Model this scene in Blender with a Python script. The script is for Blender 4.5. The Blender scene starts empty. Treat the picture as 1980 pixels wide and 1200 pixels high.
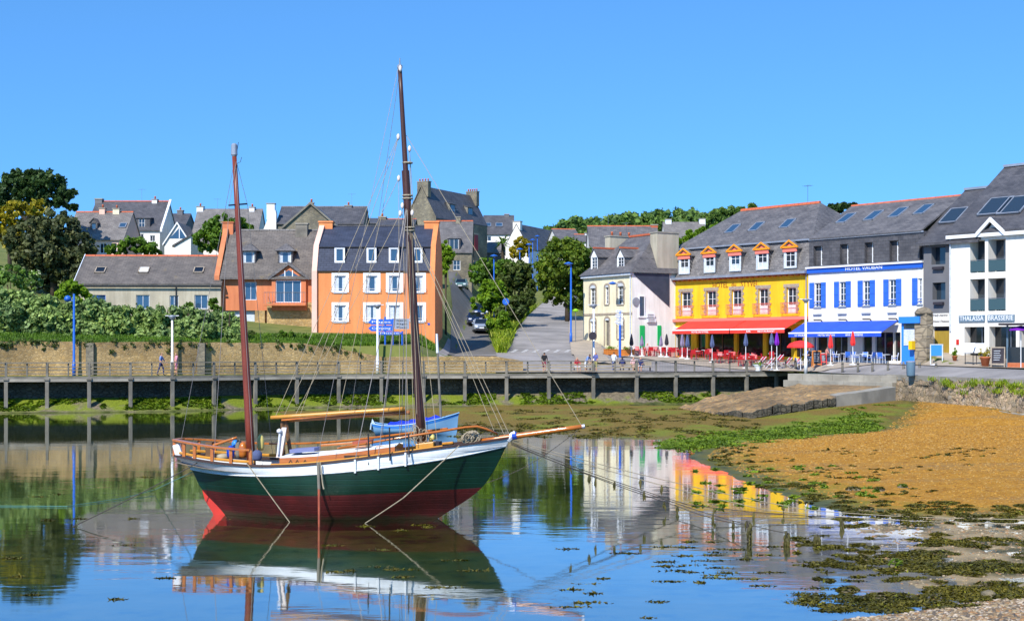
import bpy, bmesh, math, random
import numpy as np
from mathutils import Vector, Matrix, noise as mnoise
random.seed(7); rng = np.random.default_rng(11)
S = bpy.context.scene; COL = S.collection; R = math.radians
# ------------------------------------------------------------------ camera, sky, sun, exposure
F, CX, HY, H = 2720.0, 990.0, 672.0, 4.6        # focal length / centre / horizon of the photo in its pixels, eye height in metres above the water
cam = bpy.data.cameras.new('camera'); camo = bpy.data.objects.new('camera', cam); COL.objects.link(camo)
camo.location = (0, 0, H); camo.rotation_euler = (R(90), 0, 0)
cam.sensor_width = 36; cam.lens = 36 * F / 1980; cam.shift_y = (HY - 600) / 1980
cam.clip_start = 0.5; cam.clip_end = 4000; S.camera = camo
S.render.resolution_x, S.render.resolution_y = 1024, 620
SUN_AZ = (0.43, 0.903); SUN_EL = R(43)            # horizontal direction the light travels in
W_ = bpy.data.worlds.new('World'); S.world = W_; W_.use_nodes = True
nt = W_.node_tree; nt.nodes.clear()
sky = nt.nodes.new('ShaderNodeTexSky'); sky.sky_type = 'NISHITA'; sky.sun_disc = False
sky.sun_elevation = SUN_EL; sky.sun_rotation = math.atan2(-SUN_AZ[0], -SUN_AZ[1])
sky.air_density = 1.0; sky.dust_density = 0.0; sky.ozone_density = 3.0; sky.altitude = 0
stc = nt.nodes.new('ShaderNodeTexCoord'); sadd = nt.nodes.new('ShaderNodeVectorMath'); sadd.operation = 'ADD'; sadd.inputs[1].default_value = (0, 0, 0.17)
snrm = nt.nodes.new('ShaderNodeVectorMath'); snrm.operation = 'NORMALIZE'; nt.links.new(stc.outputs['Generated'], sadd.inputs[0]); nt.links.new(sadd.outputs[0], snrm.inputs[0]); nt.links.new(snrm.outputs[0], sky.inputs[0])
hsv = nt.nodes.new('ShaderNodeMix'); hsv.data_type = 'RGBA'; hsv.blend_type = 'MULTIPLY'; hsv.inputs['Factor'].default_value = 1; hsv.inputs['B'].default_value = (0.50, 0.93, 1.24, 1)
bg = nt.nodes.new('ShaderNodeBackground'); bg.inputs['Strength'].default_value = 0.15
wo = nt.nodes.new('ShaderNodeOutputWorld')
nt.links.new(sky.outputs[0], hsv.inputs['A']); nt.links.new(hsv.outputs['Result'], bg.inputs[0]); nt.links.new(bg.outputs[0], wo.inputs[0])
sl = bpy.data.lights.new('sun', 'SUN'); sl.energy = 4.8; sl.angle = R(0.53); sl.color = (1.0, 0.95, 0.86)
so = bpy.data.objects.new('sun', sl); COL.objects.link(so)
so.rotation_euler = Vector((SUN_AZ[0] * math.cos(SUN_EL), SUN_AZ[1] * math.cos(SUN_EL), -math.sin(SUN_EL))).to_track_quat('-Z', 'Y').to_euler()
so.location = (-40, -30, 60)
S.view_settings.view_transform = 'Standard'; S.view_settings.look = 'None'
S.view_settings.exposure = 0.38; S.view_settings.gamma = 1.0; S.view_settings.use_curve_mapping = False
S.render.engine = 'CYCLES'; S.cycles.max_bounces = 8; S.cycles.transparent_max_bounces = 12
S.cycles.caustics_reflective = False; S.cycles.caustics_refractive = False
# ------------------------------------------------------------------ helpers
def pt(px, py, D): return Vector(((px - CX) / F * D, D, H - (py - HY) / F * D))
def on_z(px, py, z=0.0):
    D = (H - z) * F / (py - HY); return Vector(((px - CX) / F * D, D, z))
def tag(o, label=None, cat=None, group=None, kind=None):
    if label: o['label'] = label
    if cat: o['category'] = cat
    if group: o['group'] = group
    if kind: o['kind'] = kind
    return o
def empty(name, loc=(0, 0, 0), rz=0.0, label=None, cat=None, group=None):
    o = bpy.data.objects.new(name, None); COL.objects.link(o); o.location = loc; o.rotation_euler = (0, 0, rz)
    o.empty_display_size = 0.3
    return tag(o, label, cat, group)
def copy_tree(o, parent=None):
    c = o.copy(); COL.objects.link(c); c.parent = parent
    for ch in list(o.children): copy_tree(ch, c)
    return c
class MB:
    def __init__(s): s.v = []; s.f = []; s.m = []
    def add(s, vs, fs, mi=0):
        b = len(s.v); s.v += [tuple(p) for p in vs]
        for f in fs: s.f.append([b + i for i in f]); s.m.append(mi)
        return s
    def poly(s, pts, mi=0): return s.add(pts, [list(range(len(pts)))], mi)
    def box(s, x0, x1, y0, y1, z0, z1, mi=0):
        return s.add([(x0,y0,z0),(x1,y0,z0),(x1,y1,z0),(x0,y1,z0),(x0,y0,z1),(x1,y0,z1),(x1,y1,z1),(x0,y1,z1)],
            [(3,2,1,0),(4,5,6,7),(0,1,5,4),(1,2,6,5),(2,3,7,6),(3,0,4,7)], mi)
    def obox(s, c, ax, ay, az, mi=0):          # centre and three half-axis vectors
        c, ax, ay, az = map(Vector, (c, ax, ay, az)); P = []
        for k in (-1, 1):
            for (i, j) in ((-1,-1),(1,-1),(1,1),(-1,1)): P.append(c + ax*i + ay*j + az*k)
        return s.add(P, [(3,2,1,0),(4,5,6,7),(0,1,5,4),(1,2,6,5),(2,3,7,6),(3,0,4,7)], mi)
    def prism(s, pts, d, mi=0, mi_cap=None):   # closed 3-D polygon swept along vector d
        n = len(pts); P = [Vector(p) for p in pts]; d = Vector(d); Q = [p + d for p in P]
        b = len(s.v); s.v += [tuple(p) for p in P + Q]
        for i in range(n):
            j = (i + 1) % n; s.f.append([b+i, b+j, b+n+j, b+n+i]); s.m.append(mi)
        c = mi if mi_cap is None else mi_cap
        s.f.append([b+i for i in range(n)][::-1]); s.m.append(c); s.f.append([b+n+i for i in range(n)]); s.m.append(c)
        return s
    def tube(s, pts, r, n=6, mi=0, cap=True):
        P = [Vector(p) for p in pts]; rr = r if isinstance(r, (list, tuple)) else [r] * len(P)
        b = len(s.v); up = None
        for i, p in enumerate(P):
            t = (P[min(i+1, len(P)-1)] - P[max(i-1, 0)]).normalized()
            if up is None:
                up = t.orthogonal().normalized()
            else:
                up = (up - t * up.dot(t))
                up = up.normalized() if up.length > 1e-6 else t.orthogonal().normalized()
            sd = t.cross(up)
            for k in range(n):
                a = 2 * math.pi * k / n; s.v.append(tuple(p + (up * math.cos(a) + sd * math.sin(a)) * rr[i]))
        for i in range(len(P) - 1):
            for k in range(n):
                k2 = (k + 1) % n; s.f.append([b+i*n+k, b+i*n+k2, b+(i+1)*n+k2, b+(i+1)*n+k]); s.m.append(mi)
        if cap:
            s.f.append([b+k for k in range(n)][::-1]); s.m.append(mi)
            s.f.append([b+(len(P)-1)*n+k for k in range(n)]); s.m.append(mi)
        return s
    def lathe(s, prof, c=(0,0,0), n=12, mi=0, axis=None):
        c = Vector(c); b = len(s.v); az = Vector(axis).normalized() if axis else Vector((0,0,1))
        ax = az.orthogonal().normalized() if axis else Vector((1,0,0)); ay = az.cross(ax)
        for (r, z) in prof:
            for k in range(n):
                a = 2*math.pi*k/n; s.v.append(tuple(c + ax*(r*math.cos(a)) + ay*(r*math.sin(a)) + az*z))
        for i in range(len(prof)-1):
            for k in range(n):
                k2 = (k+1) % n; s.f.append([b+i*n+k, b+i*n+k2, b+(i+1)*n+k2, b+(i+1)*n+k]); s.m.append(mi)
        s.f.append([b+k for k in range(n)][::-1]); s.m.append(mi)
        s.f.append([b+(len(prof)-1)*n+k for k in range(n)]); s.m.append(mi)
        return s
    def wall(s, x0, x1, z0, z1, holes=(), y=0.0, rev=0.22, mi=0, mir=None):
        xs = sorted({x0, x1} | {min(max(v, x0), x1) for h in holes for v in h[:2]})
        zs = sorted({z0, z1} | {min(max(v, z0), z1) for h in holes for v in h[2:4]})
        for i in range(len(xs)-1):
            for j in range(len(zs)-1):
                cx, cz = (xs[i]+xs[i+1])/2, (zs[j]+zs[j+1])/2
                if any(h[0] < cx < h[1] and h[2] < cz < h[3] for h in holes): continue
                s.poly([(xs[i],y,zs[j]),(xs[i+1],y,zs[j]),(xs[i+1],y,zs[j+1]),(xs[i],y,zs[j+1])], mi)
        k = mi if mir is None else mir
        for (a, b_, c, d) in [h[:4] for h in holes]:
            for (p, q) in (((a,c),(a,d)),((a,d),(b_,d)),((b_,d),(b_,c)),((b_,c),(a,c))):
                s.poly([(p[0],y,p[1]),(q[0],y,q[1]),(q[0],y+rev,q[1]),(p[0],y+rev,p[1])], k)
        return s
    def build(s, name, mats, parent=None, smooth=False, bevel=0, loc=None, rot=None, fixn=True):
        me = bpy.data.meshes.new(name); me.from_pydata(s.v, [], s.f)
        mats = mats if isinstance(mats, (list, tuple)) else [mats]
        for m in mats: me.materials.append(m)
        if len(mats) > 1: me.polygons.foreach_set('material_index', s.m)
        if smooth: me.polygons.foreach_set('use_smooth', [True] * len(me.polygons))
        if fixn:
            bm = bmesh.new(); bm.from_mesh(me); bmesh.ops.recalc_face_normals(bm, faces=bm.faces[:]); bm.to_mesh(me); bm.free()
        me.update()
        o = bpy.data.objects.new(name, me); COL.objects.link(o)
        if parent: o.parent = parent
        if loc: o.location = loc
        if rot: o.rotation_euler = rot
        if bevel:
            b = o.modifiers.new('bevel', 'BEVEL'); b.width = bevel; b.segments = 2; b.limit_method = 'ANGLE'
        return o
def np_mesh(name, V, Fq, mats, parent=None, smooth=False, mi=None):
    V = np.asarray(V, np.float32); Fq = np.asarray(Fq, np.int32); k = Fq.shape[1]
    me = bpy.data.meshes.new(name); me.vertices.add(len(V)); me.vertices.foreach_set('co', V.ravel())
    me.loops.add(Fq.size); me.loops.foreach_set('vertex_index', Fq.ravel())
    me.polygons.add(len(Fq)); me.polygons.foreach_set('loop_start', np.arange(0, Fq.size, k, dtype=np.int32))
    for m in (mats if isinstance(mats, (list, tuple)) else [mats]): me.materials.append(m)
    if mi is not None: me.polygons.foreach_set('material_index', np.asarray(mi, np.int32))
    if smooth: me.polygons.foreach_set('use_smooth', np.ones(len(Fq), bool))
    me.update(calc_edges=True); me.validate()
    o = bpy.data.objects.new(name, me); COL.objects.link(o)
    if parent: o.parent = parent
    return o
BENCH = bpy.data.scenes.new('workbench')                      # small side scene in which curves and skins are turned into meshes
def to_mesh(o):
    BENCH.collection.objects.link(o); vl = BENCH.view_layers[0]; vl.update(); dg = vl.depsgraph
    if dg is None: COL.objects.link(o); dg = bpy.context.evaluated_depsgraph_get()
    me = bpy.data.meshes.new_from_object(o.evaluated_get(dg)); bpy.data.objects.remove(o); return me
def text(name, s, size, mat, parent, loc, rot=(R(90), 0, 0), depth=0.01, width=None, height=None, align='CENTER', shear=0.0):
    c = bpy.data.curves.new(name, 'FONT'); c.body = s; c.size = size; c.extrude = depth; c.align_x = align; c.align_y = 'CENTER'; c.shear = shear
    c.resolution_u = 2
    me = to_mesh(bpy.data.objects.new('tmp_text', c)); me.materials.clear(); me.materials.append(mat)
    o = bpy.data.objects.new(name, me); COL.objects.link(o); o.parent = parent; o.location = loc; o.rotation_euler = rot
    xs = [v.co.x for v in me.vertices]; ys = [v.co.y for v in me.vertices]
    if width and xs: 
        k = width / (max(xs) - min(xs)); o.scale = (k, (height / (max(ys) - min(ys))) if height else k, 1)
    return o
# ------------------------------------------------------------------ materials
def mat(name, col, col2=None, scale=3.0, rough=0.8, bump=0.0, bscale=None, metal=0.0, spec=0.4, detail=5.0, lo=0.35, hi=0.65, coat=0.0, stretch=None, streak=0.0):
    m = bpy.data.materials.new(name); m.use_nodes = True; n = m.node_tree; b = n.nodes['Principled BSDF']
    b.inputs['Base Color'].default_value = (*col, 1); b.inputs['Roughness'].default_value = rough
    b.inputs['Metallic'].default_value = metal; b.inputs['Specular IOR Level'].default_value = spec
    if coat: b.inputs['Coat Weight'].default_value = coat; b.inputs['Coat Roughness'].default_value = 0.1
    if col2 or bump:
        tc = n.nodes.new('ShaderNodeTexCoord'); src = tc.outputs['Object']
        if stretch:
            mp = n.nodes.new('ShaderNodeMapping'); mp.inputs['Scale'].default_value = stretch
            n.links.new(src, mp.inputs[0]); src = mp.outputs[0]
    if col2:
        nz = n.nodes.new('ShaderNodeTexNoise'); nz.inputs['Scale'].default_value = scale; nz.inputs['Detail'].default_value = detail
        cr = n.nodes.new('ShaderNodeValToRGB'); cr.color_ramp.elements[0].position = lo; cr.color_ramp.elements[1].position = hi
        cr.color_ramp.elements[0].color = (*col, 1); cr.color_ramp.elements[1].color = (*col2, 1)
        n.links.new(src, nz.inputs['Vector']); n.links.new(nz.outputs['Fac'], cr.inputs[0]); n.links.new(cr.outputs[0], b.inputs['Base Color'])
        if streak:                                            # rain streaks and weathered patches
            mp2 = n.nodes.new('ShaderNodeMapping'); mp2.inputs['Scale'].default_value = (1.7, 1.7, 0.16); n.links.new(tc.outputs['Object'], mp2.inputs[0])
            n5 = n.nodes.new('ShaderNodeTexNoise'); n5.inputs['Scale'].default_value = 1.3; n5.inputs['Detail'].default_value = 9; n5.inputs['Roughness'].default_value = 0.68; n.links.new(mp2.outputs[0], n5.inputs['Vector'])
            c5 = n.nodes.new('ShaderNodeValToRGB'); c5.color_ramp.elements[0].position = 0.36; c5.color_ramp.elements[1].position = 0.60; c5.color_ramp.elements[0].color = (1-streak, 1-streak*1.05, 1-streak*1.15, 1); c5.color_ramp.elements[1].color = (1, 1, 1, 1)
            m5 = n.nodes.new('ShaderNodeMix'); m5.data_type = 'RGBA'; m5.blend_type = 'MULTIPLY'; m5.inputs['Factor'].default_value = 1; n.links.new(n5.outputs['Fac'], c5.inputs[0])
            n.links.new(cr.outputs[0], m5.inputs['A']); n.links.new(c5.outputs[0], m5.inputs['B']); n.links.new(m5.outputs['Result'], b.inputs['Base Color'])
    if bump:
        n2 = n.nodes.new('ShaderNodeTexNoise'); n2.inputs['Scale'].default_value = bscale or scale * 4; n2.inputs['Detail'].default_value = 6
        bp = n.nodes.new('ShaderNodeBump'); bp.inputs['Strength'].default_value = bump; bp.inputs['Distance'].default_value = 0.05
        n.links.new(src, n2.inputs['Vector']); n.links.new(n2.outputs['Fac'], bp.inputs['Height']); n.links.new(bp.outputs[0], b.inputs['Normal'])
    return m
def slate(name, c1, c2, w=0.5, h=0.28, lichen=None):
    m = mat(name, c1, rough=0.72 if 'blue' in name else 0.52, spec=0.4); n = m.node_tree; b = n.nodes['Principled BSDF']
    tc = n.nodes.new('ShaderNodeTexCoord'); sp = n.nodes.new('ShaderNodeSeparateXYZ'); cb = n.nodes.new('ShaderNodeCombineXYZ')
    ad = n.nodes.new('ShaderNodeMath'); ad.operation = 'ADD'; ad2 = n.nodes.new('ShaderNodeMath'); ad2.operation = 'MULTIPLY'; ad2.inputs[1].default_value = 0.8
    n.links.new(tc.outputs['Object'], sp.inputs[0]); n.links.new(sp.outputs['Y'], ad2.inputs[0])
    n.links.new(sp.outputs['Z'], ad.inputs[0]); n.links.new(ad2.outputs[0], ad.inputs[1])
    n.links.new(sp.outputs['X'], cb.inputs['X']); n.links.new(ad.outputs[0], cb.inputs['Y'])
    br = n.nodes.new('ShaderNodeTexBrick'); br.inputs['Scale'].default_value = 1; br.inputs['Brick Width'].default_value = w; br.inputs['Row Height'].default_value = h
    br.inputs['Mortar Size'].default_value = 0.012; br.inputs['Color1'].default_value = (*c1, 1); br.inputs['Color2'].default_value = (*c2, 1)
    br.inputs['Mortar'].default_value = (*[c * 0.5 for c in c1], 1); n.links.new(cb.outputs[0], br.inputs['Vector'])
    nz = n.nodes.new('ShaderNodeTexNoise'); nz.inputs['Scale'].default_value = 0.9; nz.inputs['Detail'].default_value = 8; nz.inputs['Roughness'].default_value = 0.7
    n.links.new(tc.outputs['Object'], nz.inputs['Vector'])
    cr = n.nodes.new('ShaderNodeValToRGB'); cr.color_ramp.elements[0].color = (0.62,)*3 + (1,); cr.color_ramp.elements[1].color = (1.35, 1.33, 1.28, 1)
    cr.color_ramp.elements[0].position = 0.3; cr.color_ramp.elements[1].position = 0.72
    mx = n.nodes.new('ShaderNodeMix'); mx.data_type = 'RGBA'; mx.blend_type = 'MULTIPLY'; mx.inputs['Factor'].default_value = 1
    n.links.new(nz.outputs['Fac'], cr.inputs[0]); n.links.new(br.outputs['Color'], mx.inputs['A']); n.links.new(cr.outputs[0], mx.inputs['B'])
    out = mx.outputs['Result']
    if lichen:
        n3 = n.nodes.new('ShaderNodeTexNoise'); n3.inputs['Scale'].default_value = 0.55; n3.inputs['Detail'].default_value = 9; n3.inputs['Roughness'].default_value = 0.75
        c3 = n.nodes.new('ShaderNodeValToRGB'); c3.color_ramp.elements[0].position = 0.6; c3.color_ramp.elements[1].position = 0.72
        m3 = n.nodes.new('ShaderNodeMix'); m3.data_type = 'RGBA'; m3.inputs['B'].default_value = (*lichen, 1)
        n.links.new(tc.outputs['Object'], n3.inputs['Vector']); n.links.new(n3.outputs['Fac'], c3.inputs[0]); n.links.new(c3.outputs[0], m3.inputs['Factor'])
        n.links.new(out, m3.inputs['A']); out = m3.outputs['Result']
    n.links.new(out, b.inputs['Base Color'])
    bp = n.nodes.new('ShaderNodeBump'); bp.inputs['Strength'].default_value = 0.5; bp.inputs['Distance'].default_value = 0.03
    n.links.new(br.outputs['Fac'], bp.inputs['Height']); bp.invert = True; n.links.new(bp.outputs[0], b.inputs['Normal'])
    return m
def stone(name, cols, scale=2.2, flat=1.6, mortar=(0.25, 0.22, 0.17), bump=0.7):
    m = mat(name, cols[0], rough=0.9, spec=0.2); n = m.node_tree; b = n.nodes['Principled BSDF']
    tc = n.nodes.new('ShaderNodeTexCoord'); mp = n.nodes.new('ShaderNodeMapping'); mp.inputs['Scale'].default_value = (1, 1, flat)
    nz = n.nodes.new('ShaderNodeTexNoise'); nz.inputs['Scale'].default_value = 2.5; mixv = n.nodes.new('ShaderNodeMix'); mixv.data_type = 'RGBA'; mixv.inputs['Factor'].default_value = 0.12
    n.links.new(tc.outputs['Object'], mp.inputs[0]); n.links.new(mp.outputs[0], nz.inputs['Vector'])
    n.links.new(mp.outputs[0], mixv.inputs['A']); n.links.new(nz.outputs['Color'], mixv.inputs['B'])
    v1 = n.nodes.new('ShaderNodeTexVoronoi'); v1.inputs['Scale'].default_value = scale; v2 = n.nodes.new('ShaderNodeTexVoronoi'); v2.feature = 'DISTANCE_TO_EDGE'; v2.inputs['Scale'].default_value = scale
    n.links.new(mixv.outputs['Result'], v1.inputs['Vector']); n.links.new(mixv.outputs['Result'], v2.inputs['Vector'])
    cr = n.nodes.new('ShaderNodeValToRGB'); e = cr.color_ramp.elements; e[0].color = (*cols[0], 1); e[1].color = (*cols[-1], 1)
    for i, c in enumerate(cols[1:-1]): e.new((i + 1) / (len(cols) - 1)).color = (*c, 1)
    sp = n.nodes.new('ShaderNodeSeparateXYZ'); n.links.new(v1.outputs['Color'], sp.inputs[0]); n.links.new(sp.outputs['X'], cr.inputs[0])
    er = n.nodes.new('ShaderNodeValToRGB'); er.color_ramp.elements[0].position = 0.02; er.color_ramp.elements[1].position = 0.09
    n.links.new(v2.outputs['Distance'], er.inputs[0])
    mx = n.nodes.new('ShaderNodeMix'); mx.data_type = 'RGBA'; mx.inputs['A'].default_value = (*mortar, 1)
    n.links.new(er.outputs[0], mx.inputs['Factor']); n.links.new(cr.outputs[0], mx.inputs['B'])
    n4 = n.nodes.new('ShaderNodeTexNoise'); n4.inputs['Scale'].default_value = 0.35; n4.inputs['Detail'].default_value = 6; n.links.new(tc.outputs['Object'], n4.inputs['Vector'])
    c4 = n.nodes.new('ShaderNodeValToRGB'); c4.color_ramp.elements[0].color = (0.6, 0.6, 0.6, 1); c4.color_ramp.elements[1].color = (1.3, 1.28, 1.2, 1); c4.color_ramp.elements[0].position = 0.3; c4.color_ramp.elements[1].position = 0.7
    n.links.new(n4.outputs['Fac'], c4.inputs[0])
    m2 = n.nodes.new('ShaderNodeMix'); m2.data_type = 'RGBA'; m2.blend_type = 'MULTIPLY'; m2.inputs['Factor'].default_value = 1
    n.links.new(mx.outputs['Result'], m2.inputs['A']); n.links.new(c4.outputs[0], m2.inputs['B']); n.links.new(m2.outputs['Result'], b.inputs['Base Color'])
    bp = n.nodes.new('ShaderNodeBump'); bp.inputs['Strength'].default_value = bump; bp.inputs['Distance'].default_value = 0.06
    n.links.new(er.outputs[0], bp.inputs['Height']); n.links.new(bp.outputs[0], b.inputs['Normal'])
    return m
def foliage(name, c1, c2, tr=0.3, c3=None):
    m = bpy.data.materials.new(name); m.use_nodes = True; n = m.node_tree; b = n.nodes['Principled BSDF']; out = n.nodes['Material Output']
    b.inputs['Roughness'].default_value = 0.55; b.inputs['Specular IOR Level'].default_value = 0.3
    g = n.nodes.new('ShaderNodeNewGeometry'); cr = n.nodes.new('ShaderNodeValToRGB'); e = cr.color_ramp.elements
    e[0].color = (*c1, 1); e[1].color = (*c2, 1)
    if c3: e.new(0.93).color = (*c2, 1); e[-1].color = (*c3, 1)
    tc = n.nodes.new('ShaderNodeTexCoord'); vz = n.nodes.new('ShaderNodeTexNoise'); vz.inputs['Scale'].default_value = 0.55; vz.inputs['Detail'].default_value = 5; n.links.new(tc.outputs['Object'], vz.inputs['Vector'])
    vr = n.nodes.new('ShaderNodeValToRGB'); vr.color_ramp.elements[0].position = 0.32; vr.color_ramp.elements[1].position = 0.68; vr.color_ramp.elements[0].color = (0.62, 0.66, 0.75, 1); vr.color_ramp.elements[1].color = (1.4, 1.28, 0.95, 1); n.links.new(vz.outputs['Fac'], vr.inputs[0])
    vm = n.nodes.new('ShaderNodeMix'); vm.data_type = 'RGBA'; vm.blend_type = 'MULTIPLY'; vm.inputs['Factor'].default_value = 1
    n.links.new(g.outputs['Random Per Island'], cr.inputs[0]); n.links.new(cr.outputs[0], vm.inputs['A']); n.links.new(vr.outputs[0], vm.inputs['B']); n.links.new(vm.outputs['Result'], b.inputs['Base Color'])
    t = n.nodes.new('ShaderNodeBsdfTranslucent'); n.links.new(vm.outputs['Result'], t.inputs[0])
    mx = n.nodes.new('ShaderNodeMixShader'); mx.inputs[0].default_value = tr
    n.links.new(b.outputs[0], mx.inputs[1]); n.links.new(t.outputs[0], mx.inputs[2]); n.links.new(mx.outputs[0], out.inputs[0])
    return m
M = {}
M['white'] = mat('white_render', (0.85, 0.82, 0.76), (0.77, 0.745, 0.69), 0.6, 0.85, 0.06, 30, streak=0.16)
M['paintwhite'] = mat('white_paint', (0.80, 0.81, 0.82), rough=0.45)
M['cream'] = mat('cream_render', (0.84, 0.77, 0.55), (0.76, 0.69, 0.48), 0.5, 0.88, 0.08, 25, streak=0.18)
M['yellow'] = mat('yellow_render', (0.83, 0.54, 0.018), (0.76, 0.47, 0.014), 0.5, 0.85, 0.05, 25, streak=0.16)
M['orange'] = mat('orange_render', (0.80, 0.285, 0.10), (0.75, 0.255, 0.085), 0.35, 0.85, 0.05, 25, streak=0.15)
M['orange2'] = mat('terracotta_render', (0.66, 0.225, 0.095), (0.58, 0.185, 0.08), 0.4, 0.85, 0.06, 25, streak=0.2)
M['pink'] = mat('pale_pink_render', (0.80, 0.52, 0.42), (0.72, 0.46, 0.36), 0.5, 0.85, 0.05, 25)
M['beige'] = mat('beige_render', (0.50, 0.45, 0.34), (0.40, 0.36, 0.28), 0.5, 0.88, 0.08, 25, streak=0.2)
M['greyrender'] = mat('grey_render', (0.155, 0.155, 0.165), (0.13, 0.13, 0.14), 0.5, 0.85, 0.05, 25)
M['concrete'] = mat('concrete', (0.36, 0.33, 0.27), (0.24, 0.22, 0.18), 0.9, 0.9, 0.25, 12)
M['weathered'] = mat('weathered_concrete_timber', (0.23, 0.21, 0.17), (0.13, 0.12, 0.10), 1.2, 0.9, 0.3, 14)
M['slateblue'] = slate('blue_slate', (0.030, 0.040, 0.072), (0.040, 0.050, 0.085))
M['slate'] = slate('grey_slate', (0.11, 0.104, 0.108), (0.155, 0.146, 0.148))
M['slatedark'] = slate('dark_slate', (0.07, 0.069, 0.078), (0.10, 0.097, 0.106))
M['slatelichen'] = slate('lichened_slate', (0.12, 0.105, 0.095), (0.155, 0.135, 0.12), lichen=(0.24, 0.17, 0.06))
M['slatepale'] = slate('pale_slate', (0.165, 0.15, 0.145), (0.20, 0.185, 0.175))
M['slatemansard'] = slate('mansard_slate', (0.15, 0.14, 0.14), (0.23, 0.215, 0.21), 0.3, 0.2)
M['ridge'] = mat('red_ridge_tile', (0.55, 0.13, 0.05), (0.42, 0.10, 0.05), 3, 0.8)
M['zinc'] = mat('zinc', (0.33, 0.36, 0.42), (0.26, 0.29, 0.34), 1.5, 0.45, metal=0.3)
M['stonehouse'] = stone('grey_rubble_stone', [(0.19,0.17,0.13),(0.25,0.22,0.16),(0.16,0.145,0.12),(0.29,0.25,0.18)], 3.2, 1.4, (0.19,0.17,0.13), 0.35)
M['stonewarm'] = stone('warm_rubble_stone', [(0.45,0.295,0.12),(0.32,0.215,0.095),(0.52,0.36,0.165),(0.38,0.27,0.14)], 4.6, 1.7, (0.36,0.26,0.14), 0.5)
M['shadestone'] = stone('shade_dark_stone', [(0.10,0.09,0.07),(0.15,0.13,0.10),(0.08,0.075,0.06),(0.12,0.11,0.085)], 3.0, 1.7, (0.06,0.055,0.045))  # dark tones carry the boardwalk's shade on the harbour wall
M['granite'] = stone('granite_blocks', [(0.30,0.25,0.18),(0.36,0.30,0.22),(0.25,0.21,0.16)], 1.1, 1.5, (0.2,0.17,0.13), 0.4)
M['quoin'] = mat('granite_quoin', (0.40, 0.33, 0.25), (0.28, 0.23, 0.18), 4, 0.9, 0.2, 20)
def glass(name, c, r=0.06):
    m = mat(name, c, rough=r, spec=0.9); return m
M['glass'] = glass('window_glass', (0.022, 0.035, 0.05)); M['skytintglass'] = glass('sky_tinted_window_glass', (0.03, 0.07, 0.13))  # the blue pane has the reflected sky put into its base colour
M['glassdark'] = glass('dark_shop_glass', (0.008, 0.010, 0.013), 0.08)
M['curtain'] = mat('net_curtain', (0.62, 0.66, 0.70), (0.45, 0.50, 0.56), 6, 0.9)
M['black'] = mat('black_paint', (0.012, 0.012, 0.014), rough=0.5); M['dark'] = mat('dark_interior', (0.018, 0.015, 0.013), rough=0.95)
M['blue'] = mat('blue_paint', (0.02, 0.11, 0.52), rough=0.4); M['shutter'] = mat('blue_shutter_paint', (0.035, 0.15, 0.62), (0.03, 0.125, 0.52), 2, 0.5)
M['lampblue'] = mat('lamp_blue_paint', (0.012, 0.10, 0.50), (0.02, 0.12, 0.45), 2, 0.4)
M['skyblue'] = mat('sky_blue_paint', (0.03, 0.22, 0.70), rough=0.45)
M['red'] = mat('red_paint', (0.55, 0.025, 0.02), rough=0.4); M['crimson'] = mat('crimson_chair_plastic', (0.45, 0.012, 0.02), rough=0.35)
M['awnred'] = mat('red_awning_canvas', (0.78, 0.045, 0.03), (0.70, 0.035, 0.025), 0.8, 0.8); M['awnblue'] = mat('blue_awning_canvas', (0.02, 0.085, 0.60), (0.016, 0.07, 0.52), 0.8, 0.8)
M['salmon'] = mat('salmon_paint', (0.78, 0.20, 0.15), rough=0.6); M['dormorange'] = mat('orange_paint', (0.85, 0.30, 0.01), rough=0.6)
M['railpink'] = mat('pink_balcony_paint', (0.70, 0.18, 0.13), rough=0.5)
M['green'] = mat('green_shutter_paint', (0.005, 0.40, 0.10), rough=0.5); M['maroon'] = mat('maroon_paint', (0.28, 0.015, 0.025), rough=0.5)
M['purple'] = mat('purple_canvas', (0.18, 0.01, 0.40), rough=0.8); M['navy'] = mat('slate_blue_canvas', (0.09, 0.12, 0.24), (0.06, 0.08, 0.17), 4, 0.85); M['lilac'] = mat('grey_lilac_canvas', (0.16, 0.14, 0.24), (0.25, 0.2, 0.3), 4, 0.85)
M['umbred'] = mat('red_parasol_canvas', (0.72, 0.03, 0.03), rough=0.8); M['charcoal'] = mat('charcoal_canvas', (0.03, 0.026, 0.035), rough=0.85)
M['steel'] = mat('grey_steel', (0.25, 0.26, 0.28), rough=0.35, metal=0.7); M['polewhite'] = mat('white_pole_paint', (0.72, 0.74, 0.78), rough=0.4)
M['brownwood'] = mat('brown_wood', (0.17, 0.085, 0.035), (0.10, 0.05, 0.02), 2, 0.7, stretch=(1, 8, 8)); M['planter'] = mat('orange_planter_wood', (0.60, 0.20, 0.03), (0.50, 0.16, 0.03), 3, 0.7)
M['terracotta'] = mat('terracotta_pot', (0.50, 0.15, 0.06), (0.42, 0.12, 0.05), 4, 0.8); M['ochre'] = mat('ochre_shutter', (0.35, 0.24, 0.03), (0.30, 0.20, 0.03), 1, 0.6, stretch=(6, 1, 1))
M['chimneypot'] = mat('chimney_pot_clay', (0.55, 0.14, 0.06), rough=0.8)
M['asphalt'] = mat('asphalt', (0.31, 0.285, 0.27), (0.20, 0.186, 0.176), 0.35, 0.9, 0.15, 40); M['paving'] = mat('beige_paving', (0.40, 0.33, 0.25), (0.32, 0.27, 0.21), 0.6, 0.9, 0.1, 20)
M['paintline'] = mat('road_marking_paint', (0.50, 0.49, 0.48), (0.30, 0.285, 0.27), 4, 0.8)
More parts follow.
